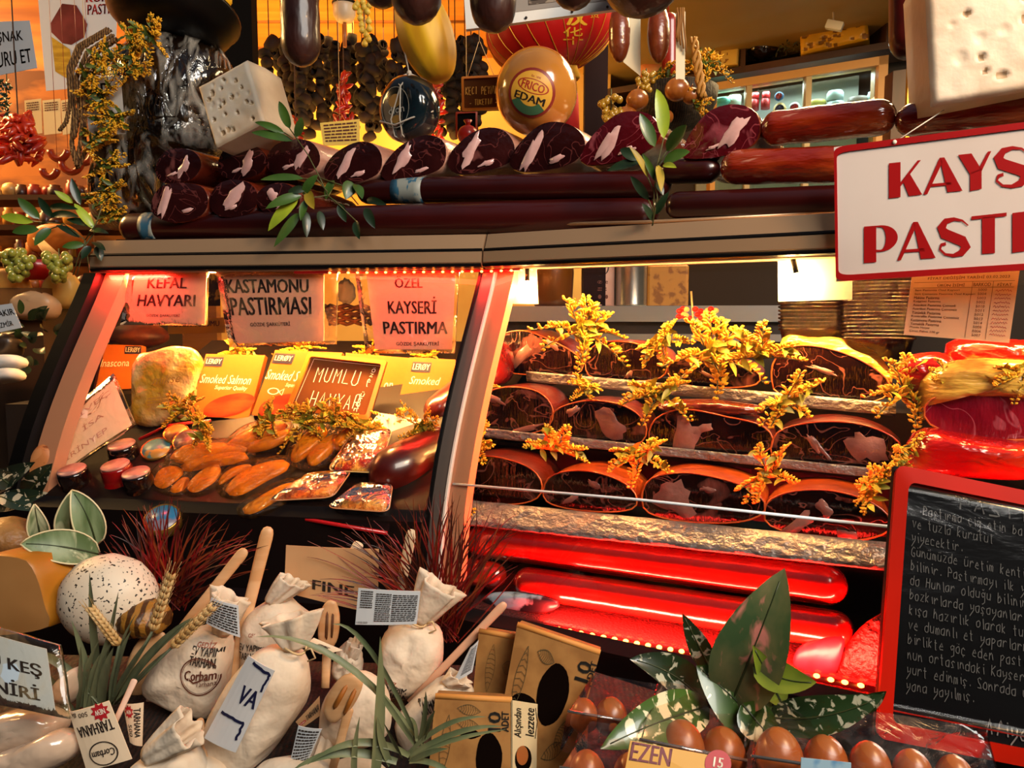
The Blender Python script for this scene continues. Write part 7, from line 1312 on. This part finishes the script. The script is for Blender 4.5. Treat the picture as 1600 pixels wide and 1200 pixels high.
t = thing('drinks_fridge', 'glass-fronted fridge with sliding panes and a tan frame in the back of the shop', 'fridge', BR.at(1250, 260, .05)); frm = M('fridge_frame', '#b8884a', .45)
xa, xb = BR.at(1112, 130, .05).x, BR.at(1386, 100, .05).x; z1 = BR.at(1112, 131, .05).z; z0 = z1 - .62
for a, b, c_, d in ((xa, xb, z1 - .035, z1), (xa, xa + .02, z0, z1), (xb - .03, xb, z0, z1)): mb = MB(); bbox(mb, a, b, c_, d, .06, .0); mb.build('frame', frm, t)
xm = BR.at(1166, 160, .05).x; xn = BR.at(1258, 160, .05).x
for x in (xm, xn): mb = MB(); bbox(mb, x, x + .02, z0, z1 - .03, .055, .02); mb.build('mullion', M('fridge_alu', '#b8a888', .4, metal=.4), t)
mb = MB(); bbox(mb, xa, xb, z0, z1, -.17, -.19); mb.build('back_wall', M('fridge_inside', '#8a8f86', .5), t); mb = MB(); bbox(mb, xa, xb, z1 - .20, z1 - .19, .0, -.17); mb.build('inner_shelf', M('fridge_shelf', '#b8c8c8', .4), t)
mb = MB(); bbox(mb, xa + .02, xb - .03, z0, z1 - .035, .036, .033); mb.build('glass_pane', clear('fridge_glass', '#eaf4f2', gloss=.06, rough=.02), t)
fl = bpy.data.lights.new('fridge_light', 'AREA'); fl.shape = 'RECTANGLE'; fl.size = .8; fl.size_y = .05; fl.energy = 3.5; fl.color = (.85, .96, .95); fo = bpy.data.objects.new('fridge_light', fl); COL.objects.link(fo); fo.location = UV(BR, (xa + xb) / 2, z1 - .04, -.04); fo.rotation_euler = (0, 0, BR.yaw)
zs = z1 - .19
for i, (px, py, r, h, col, lab) in enumerate(((1179, 164, .020, .05, '#8a0c10', 'red jar, lower left of the pair behind the fridge glass'), (1196, 162, .020, .05, '#8a0c10', 'red jar beside the round tins behind the fridge glass'), (1180, 150, .018, .03, '#a01418', 'red jar lid standing on the lower left jar in the fridge'), (1197, 149, .018, .03, '#a01418', 'red jar lid standing on the lower jar beside the tins in the fridge'), (1130, 160, .05, .03, '#4a9a86', 'green pack in the first fridge pane'), (1148, 156, .03, .05, '#b8c8b8', 'pale pack next to the green one in the fridge'), (1305, 150, .035, .04, '#a8c0c0', 'upper clear tub behind the last fridge pane'), (1306, 166, .04, .035, '#98b0b0', 'lower clear tub behind the last fridge pane'), (1276, 162, .04, .025, '#c8c060', 'yellow pack behind the last fridge pane'), (1340, 160, .045, .04, '#8a8078', 'dull pack behind the last fridge pane'), (1366, 155, .03, .06, '#a8c8cc', 'pale bottle at the far edge of the fridge'))):
    mb = MB(); mb.rev([(r, -h / 2), (r, h * .3), (r * .85, h * .4), (r * .85, h / 2), (0, h / 2)], BR.at(px, py, -.06), n=16); tag(mb.build('fridge_jar' if 'jar' in lab else 'fridge_pack', M('fp' + col[1:], col, .4)), lab, 'food pack', 'goods behind the fridge glass')
for px, py, r, c1, c2, lab in ((1218, 170, .028, '#c8a860', '#2a3050', 'round tin lid with a dark picture leaning in the fridge'), (1241, 168, .025, '#c8d0d0', '#b81c20', 'white round tin lid with a red flower leaning in the fridge'), (1217, 150, .02, '#2a5a8a', '#b83028', 'blue round pack behind the leaning tin lids')):
    R = (BR.out + Vector((0, 0, .1))).normalized().to_track_quat('Z', 'Y').to_matrix(); c = BR.at(px, py, -.02); t = thing('round_tin', lab, 'tin', c - Vector((0, 0, r)), 'round tins in the fridge'); mb = MB(); mb.rev([(r, -.01), (r, 0), (.0005, 0)], c, R, 24); mb.build('tin_body', M('tn' + c1[1:], c1, .4), t); mb = MB(); mb.rev([(r * .72, .0008), (.0005, .0008)], c, R, 12); mb.build('printed_picture', M('tn' + c2[1:], c2, .4), t)
mb = MB(); bbox(mb, BR.at(1392, 100, .1).x, BR.at(1432, 100, .1).x, .5, 2.35, .12, .0); tag(mb.build('wood_post', M('post_mahogany', '#4a1c0a', .45, h2='#331006', nscale=4, stretch=(3, 3, .5))), 'mahogany post between the fridge and the big holed cheese', 'post')
x = BR.at(1418, 120, .13).x; mb = MB(); bbox(mb, x, x + .012, 1.5, BR.at(1418, 92, .13).z, .135, .12); tag(mb.build('brass_strip', M('brass', '#c89a3a', .3, metal=.8)), 'brass strip on the mahogany post', 'strip')
for px, py, lab in ((1224, 0, 'round recessed ceiling spotlight near the top edge, above the golden cheese'), (1088, 21, 'small ceiling spotlight at the corner of the beige ceiling')):
    p = P(px, py, 2.62 if px > 1100 else 3.1); z_ = 2.62; r_ = P(px, py, 1) - EYE; p = EYE + r_ * ((2.618 - EYE.z) / r_.z); t = thing('ceiling_spotlight', lab, 'ceiling light', p, 'ceiling spotlights'); s_ = 1.0 if px > 1100 else .4
    mb = MB(); mb.rev([(.05 * s_, .01), (.056 * s_, -.004), (.046 * s_, -.006), (.044 * s_, .005)], p, n=24); mb.build('ring', M('ring_white', '#e8e0d0', .4), t); mb = MB(); mb.rev([(.045 * s_, -.001), (.0005, -.001)], p, n=24); mb.build('lamp', M('spot_glow', '#fff0cc', emit=9), t)
# counter and goods behind the case
steel = M('steel', '#8a949c', .35, metal=.5)
t = thing('steel_counter', 'long steel work counter behind the case', 'counter', (.9, 2.0, 0)); q0 = Plane(.2, 2.25)
def cbox(mb, x0, x1, z0, z1, o0, o1, pl): p = [UV(pl, x, zz, o) for zz in (z0, z1) for o in (o0, o1) for x in (x0, x1)]; mb.add(p, [[0, 2, 3, 1], [4, 5, 7, 6], [0, 1, 5, 4], [2, 6, 7, 3], [0, 4, 6, 2], [1, 3, 7, 5]], False)
xa, xb = q0.at(790, 500).x, q0.at(1420, 470).x; zc = q0.at(1000, 478).z
mb = MB(); cbox(mb, xa, xb, zc - .045, zc, .02, -.22, q0); mb.build('worktop', steel, t); mb = MB(); cbox(mb, xa, xb, 0, zc - .045, .0, -.20, q0); mb.build('cabinet', M('cabinet_dark', '#120b08', .6), t); mb = MB(); cbox(mb, xa, xb, zc - .10, zc - .08, .01, 0, q0); mb.build('ledge', steel, t)
q1 = Plane(.2, 2.3)
for px0, px1, py0, py1, m, lab, nm in ((908, 960, 415, 478, M('can_label', '#c8a090', .5, h2='#b88a78', nscale=8), 'tin can with a pale pink label behind the case glass', 'food_can'), (962, 1010, 415, 474, M('can_steel', '#a8a49c', .25, metal=.9), 'bare shiny can beside the pink-labelled one', 'food_can')):
    a, b = q1.at(px0, py1), q1.at(px1, py1); c = (a + b) / 2; r = (b - a).length / 2; h = q1.at(px0, py0 - 40).z - a.z; c.z = zc; mb = MB(); mb.rev([(r, 0), (r * 1.02, .003), (r, .006), (r, h - .006), (r * 1.02, h - .003), (r, h), (0, h)], c, n=28); t = thing(nm, lab, 'can', c, 'cans behind the case glass'); mb.build('can_body', m, t)
    if px0 == 908:
        qq = [c + Vector((s * r * .8, -r * 1.005, z_)) for s, z_ in ((-1, .115), (1, .115), (1, .02), (-1, .02))]; mp = lambda u, v, c=c, r=r: c + Vector((sin((u - .5) * 1.7) * r * 1.01, -cos((u - .5) * 1.7) * r * 1.01, .13 - .12 * v)); mb = MB(); disc(mb, mp, .5, .16, .34, .2); mb.build('label_mark', ink_bl, t); mb = MB(); write(mb, mp, 'gozde', .2, .44, .8, .58, .02); lines(mb, mp, .25, .64, .75, .74, 2, R0)
        for u in (.25, .5, .75): disc(mb, mp, u, .86, .06, .05)
        mb.build('lettering', MATS['ink_sepia'], t)
mb = MB(); mb.box(q1.at(1052, 446) + Vector((0, .08, 0)), (.12, .09, .13), Matrix.Rotation(-.2, 3, 'Z'), .008); tag(mb.build('mustard_carton', M('mustard_card', '#a8722a', .5, h2='#7a4a14', nscale=40, ncon=(.5, .6))), 'speckled mustard-brown carton behind the case glass', 'carton')
mb = MB(); mb.rev([(.05, 0), (.062, .02), (.066, .1), (.06, .2), (.0, .2)], Vector((q1.at(862, 480).x, q1.at(862, 480).y, zc)), n=24); tag(mb.build('brown_jar', M('jar_brown', '#7a4412', .3, coat=.6)), 'big brown jar behind the blank pale paper', 'jar')
t = thing('led_flower', 'cluster of glowing red lights on a white stick behind the case glass', 'light', UR.at(1085, 530, -.25)); mb = MB(); mb.tube([UR.at(1085, 530, -.25), UR.at(1080, 455, -.25)], .002, 6); mb.build('stick', strip, t); rg = random.Random(4)
for i in range(26): mb = MB(); mb.ell(UR.at(1088 + rg.uniform(-30, 30), 492 + rg.uniform(-11, 11), -.25 + rg.uniform(-.02, .02)), (.006, .006, .005), nu=8, nv=6); mb.build('light_bead', M('bead_red', '#ff1808', emit=1.2) if i % 3 else M('bead_hot', '#ff7a30', emit=2.5), t)
# behind the left half of the case
sheet([(262, 498), (352, 496), (352, 520), (262, 522)], 2.08, 2.08, 2.08, 'paper_notice', M('notice_gold', '#d8982c', .6), 'golden notice sheet behind the first hanging sign', [('OYUN TULUMU', .1, .2, .9, .55, .01)], MATS['ink_sepia'], group='yellow notices in the shop', cord=True)
sheet([(322, 430), (344, 430), (344, 478), (322, 478)], 2.06, 2.06, 2.06, 'dark_picture', M('pic_dark', '#3a2010', .5, h2='#b8862c', nscale=30, ncon=(.5, .55)), 'narrow dark picture between the first two hanging signs', cat='picture', cord=True)
mb = MB(); c = P(548, 492, 1.85)
for k in range(6): mb.tube([c + Vector((.05 * (1 + .04 * k) * cos(a), .05 * (1 + .04 * k) * sin(a), -.02 + .008 * k + .003 * sin(9 * a + pi * k))) for a in [2 * pi * i / 36 for i in range(37)]], .0042, 6)
tag(mb.build('wicker_basket', M('wicker', '#8a4a18', .6, h2='#4a200a', nscale=30)), 'dark wicker basket rim between two hanging signs', 'basket')
mb = MB(); mb.ell(P(542, 456, 1.8), (.02, .015, .028), wob=.5, seed=7, ws=5); tag(mb.build('white_cloth', M('cloth_white', '#b8bcc0', .8)), 'crumpled white cloth above the wicker basket', 'cloth')
sheet([(118, 500), (152, 482), (166, 505), (130, 520)], 2.06, 2.06, 2.06, 'paper_notice', M('notice_white', '#d0c8c4', .6), 'tilted white notice seen through the case beside the end post', [('NİRİ', .3, .3, .95, .7, .02)], ink_bl, group='white notices beyond the case end', cord=True)
t = thing('sausage_pile', 'dim piece of dark smoked meat lying behind the shredded cheese bag', 'meat', P(215, 545, 1.75)); mb = MB(); mb.ell(P(215, 525, 1.8), (.075, .05, .03), wob=.2, seed=3); mb.build('meat', M('smoked_dim', '#4a1c0c', .5, h2='#8a3a14', nscale=14), t)
mb = MB(); mb.rev([(.016, -.02), (.018, 0), (.016, .02), (.010, .024), (0, .024)], P(158, 522, 1.75), n=16); tag(mb.build('white_cup', M('cup_white', '#b8a8a0', .4)), 'small white cup beside the dim smoked meat', 'cup')

mb = MB(); mb.rev([(.001, .03), (.05, .028), (.062, .01), (.062, -.03), (.001, -.03)], BR.at(1018, 106, .0) + Vector((0, 0, .0)), Matrix.Rotation(.9, 3, 'X'), 24); tag(mb.build('round_cheese', M('cheese_peach', '#c87a48', .5, h2='#d8a070', nscale=8)), 'round peach-coloured cheese on the wall shelf behind the hanging brown sausages', 'cheese')

# ------------------------------------------------------------------ left: posters, notices and the neighbouring stall counter
sheet([(-30, 35), (46, 32), (58, 106), (-22, 122)], 2.0, 2.0, 2.0, 'plastic_sign', M('paper_bluegrey', '#b0b4b8', .5), 'pale sign with two lines of black capitals at the frame edge beside the meat poster', [('BOŞNAK', .02, .18, .82, .45, .015), ('KURU ET', .12, .58, .93, .86, .015)], ink_bl, cat='sign')
t, mp = sheet([(56, -40), (186, -45), (178, 132), (72, 142)], 2.3, 2.3, 2.3, 'meat_poster', M('poster_white', '#c8ccd0', .5), 'pale poster with a picture of dark cured meat and cheese, behind the rope', [('KURU', .60, .18, .98, .26, .02), ('PASTIRMA', .62, .28, 1.15, .37, .02)], M('ink_crimson', '#a0141c', .5), cat='poster')
mb = MB(); mb.add([mp(u, v) for u, v in ((.14, .42), (.30, .26), (.48, .28), (.62, .45), (.58, .56), (.40, .62), (.28, .60), (.14, .5))], [list(range(8))], False); mb.build('picture', M('pic_meat', '#5a1418', .4, h2='#7a2c2c', nscale=12), t, 'dark red meat in the picture')
mp2 = lambda u, v: mp(u, v) + Vector((0, -.001, 0)); mb = MB(); mb.add([mp2(u, v) for u, v in ((.14, .54), (.38, .66), (.44, .96), (.16, .84))], [[0, 1, 2, 3]], False); mb.build('picture', M('pic_cheese', '#c8a02c', .4, h2='#a8801c', nscale=20, stretch=(1, 1, 4)), t, 'yellow cheese in the picture')
mb = MB(); rg = random.Random(2)
for i in range(60): p = P(10 + rg.uniform(-7, 7), 122 + 55 * rg.random(), 1.95); d = Vector((rg.uniform(-1, 1), -.5, rg.uniform(-1, .5))) * .016; mb.ribbon([p, p + d * .5, p + d], [.001, .008, .0004], (0, -1, .2), .3)
mb.tube([P(10, 115, 1.96), P(11, 178, 1.96)], .0015, 4); tag(mb.build('hanging_vine', leaf_d), 'short dark green vine hanging below the torn-sleeve sign', 'vine')
PS = Plane(.0, 1.95); zc = P(60, 455, 1.95).z
t = thing('side_counter', 'neighbouring counter at the frame edge heaped with cheeses and grapes', 'counter', (-1.7, 2.0, 0)); mb = MB(); mb.box((-1.7, 2.15, zc / 2 - .02), (1.2, .75, zc - .04)); mb.build('counter_body', M('counter_wood', '#3a2412', .6), t); mb = MB(); mb.box((-1.7, 2.13, zc - .02), (1.26, .80, .04)); mb.build('counter_top', M('counter_cloth', '#8a5a28', .6, h2='#5a3414', nscale=8), t)
mb = MB(); mb.box((-1.75, 2.62, zc + .30), (1.2, .06, .9)); tag(mb.build('shelf_unit', M('shelf_unit', '#7a3c10', .6, h2='#c07020', nscale=5, ncon=(.45, .6), stretch=(1, 1, 3))), 'orange-brown shelving behind the side counter', 'shelf')
rg = random.Random(17); jm = [M('goods_' + n_, c_, .45, coat=.3, h2=c2, nscale=12) for n_, c_, c2 in (('amber', '#c87a1c', '#8a3a0c'), ('red', '#a82c10', '#6a1408'), ('cream', '#e0b870', '#b87c34'), ('brown', '#5a2a10', '#2a1006'), ('gold', '#d89a2c', '#a0601c'))]
nm_ = ('amber', 'red', 'cream', 'brown', 'golden')
for r_, (y, Y) in enumerate(((292, 2.45), (338, 2.4), (388, 2.3), (440, 2.15))):
    p0 = P(-30, y + 16, Y); mb = MB(); mb.box((-1.75, Y + .03, p0.z - .008), (1.25, .16, .016)); tag(mb.build('shelf_board', shelf_m), ('top', 'second', 'third', 'lowest')[r_] + ' board of small goods beside the near end of the case', 'shelf', 'boards of small goods')
    for i in range(10):
        x = -25 + i * 19 + rg.uniform(-4, 4); k = rg.randrange(5); h = rg.uniform(.035, .06); rr = rg.uniform(.014, .022); c = P(x, y, Y); c.z = p0.z; mb = MB()
        if rg.random() < .6: mb.rev([(rr, 0), (rr * 1.05, h * .3), (rr, h * .75), (rr * .7, h * .85), (rr * .75, h), (0, h)], c, n=12); n_ = 'food_jar'; w_ = 'jar'
        else: mb.ell(c + Vector((0, 0, h * .4)), (rr * 1.2, rr, h * .42), wob=.15, seed=i); n_ = 'food_bundle'; w_ = 'bundle'
        tag(mb.build(n_, jm[k]), f'small {nm_[k]} {w_} on the {("top", "second", "third", "lowest")[r_]} goods board, {("at the frame edge", "near the frame edge", "in the middle", "near the cask", "next to the cask")[i // 2]}', 'food jar', f'small goods {r_} {i // 2} {k} {w_}')
for i, (x, y, tip) in enumerate(((92, 232, 14), (112, 250, 16), (132, 240, 12), (78, 262, 12))):
    mb = MB(); mb.tube([P(x + tip * cos(a), y + tip * sin(a) * 1.2, 2.25) for a in [pi * (.05 + .9 * k / 10) for k in range(11)]], .010, 9); a_ = P(x + tip, y, 2.25); mb.tube([a_, Vector((a_.x, a_.y, CZ))], .0008, 4); tag(mb.build('curved_sausage', M('sausage_red', '#a0300e', .35, coat=.5, h2='#6a1806', nscale=9)), ('curved red sausage left of the rope loop', 'curved red sausage just under the first one', 'curved red sausage behind the rope loop', 'curved red sausage nearest the red pepper cluster')[i], 'sausage', 'curved sausages by the rope')
grapes(28, 415, 1.72, 46, 30, 22, grg, 'green grape bunch at the frame edge above the red bowl', .009); grapes(92, 418, 1.70, 40, 24, 20, grg, 'green grape bunch nearest the case end', .009)
mb = MB(); mb.rev([(.03, -.02), (.045, .0), (.055, .025), (.05, .025), (.03, -.005), (.0, -.01)], P(58, 424, 1.8), n=24); tag(mb.build('red_bowl', M('bowl_red', '#a80e0c', .4, coat=.4)), 'red bowl between the two green grape bunches', 'bowl')
for o, Y, m, lab in (([(-20, 430), (20, 420), (45, 440), (40, 480), (-20, 480)], 1.8, '#d8a048', 'yellowish cheese under the grapes at the frame edge'), ([(70, 450), (85, 428), (110, 425), (125, 450), (115, 478), (78, 480)], 1.8, '#e0b45c', 'pale yellow cheese right by the case end'), ([(20, 470), (60, 455), (90, 470), (85, 495), (30, 498)], 1.75, '#c8a078', 'film-wrapped pale cheese in front of the red bowl'), ([(-10, 545), (10, 522), (30, 532), (26, 556), (5, 566)], 1.55, '#1a120c', 'black speckled round cheese at the frame edge'), ([(-20, 560), (30, 556), (34, 572), (-20, 578)], 1.5, '#d0ccc4', 'upper white block at the frame edge'), ([(-20, 582), (26, 576), (30, 592), (-20, 600)], 1.5, '#cac6be', 'lower white block at the frame edge'), ([(50, 360), (100, 350), (130, 372), (90, 395), (50, 390)], 2.28, '#c87828', 'orange cheese behind the leaf sprig at the near end')):
    mb = MB(); puff(mb, outline(o, FP(Y), 0, 24), (0, -1, .2), .06, p=.45, wob=.06, seed=Y); tag(mb.build('side_cheese', M('sc' + m[1:], m, .45, coat=.3)), lab, 'cheese', 'cheeses on the side counter')
sheet([(-25, 480), (18, 474), (34, 512), (-15, 522)], 1.5, 1.5, 1.5, 'plastic_sign', M('paper_bluegrey', '#b0b4b8'), 'small white sign leaning at the frame edge above the black cheese', [('ÇAKIR', .25, .2, .98, .5, .015), ('İZMİR', .3, .6, .8, .85, .01)], ink_bl, cat='sign')
t = thing('dark_leaf_bed', 'bed of dark green leaves outside the black gasket of the case end', 'foliage', P(60, 560, 1.5)); rg = random.Random(6)
for i in range(26):
    x, y = rg.uniform(0, 115), rg.uniform(490, 575)
    if x > 135 - (y - 470) * .75: x = rg.uniform(0, 60)
    mb = MB(); leaf(mb, (x + rg.uniform(-30, 30), y + rg.uniform(-25, 15)), (x, y), rg.uniform(10, 18), FP(1.56), 0, .02, rg.uniform(-.2, .2)); mb.build('leaf', leaf_d, t)
mb = MB(); mb.box((-.985, 1.72, .62), (.15, .30, 1.10)); tag(mb.build('side_stand', M('stand_dark', '#120a08', .6)), 'dark stand under the leaf bed beside the case end', 'stand')
mb = MB()
for k in range(9): mb.tube([P(52 + k * 1.5, 372, 1.85), P(80 + k * 3.5, 412, 1.8)], .0016, 4)
tag(mb.build('stick_bundle', M('sticks', '#c89a54', .6)), 'bundle of thin pale sticks behind the near leaf sprig', 'sticks')
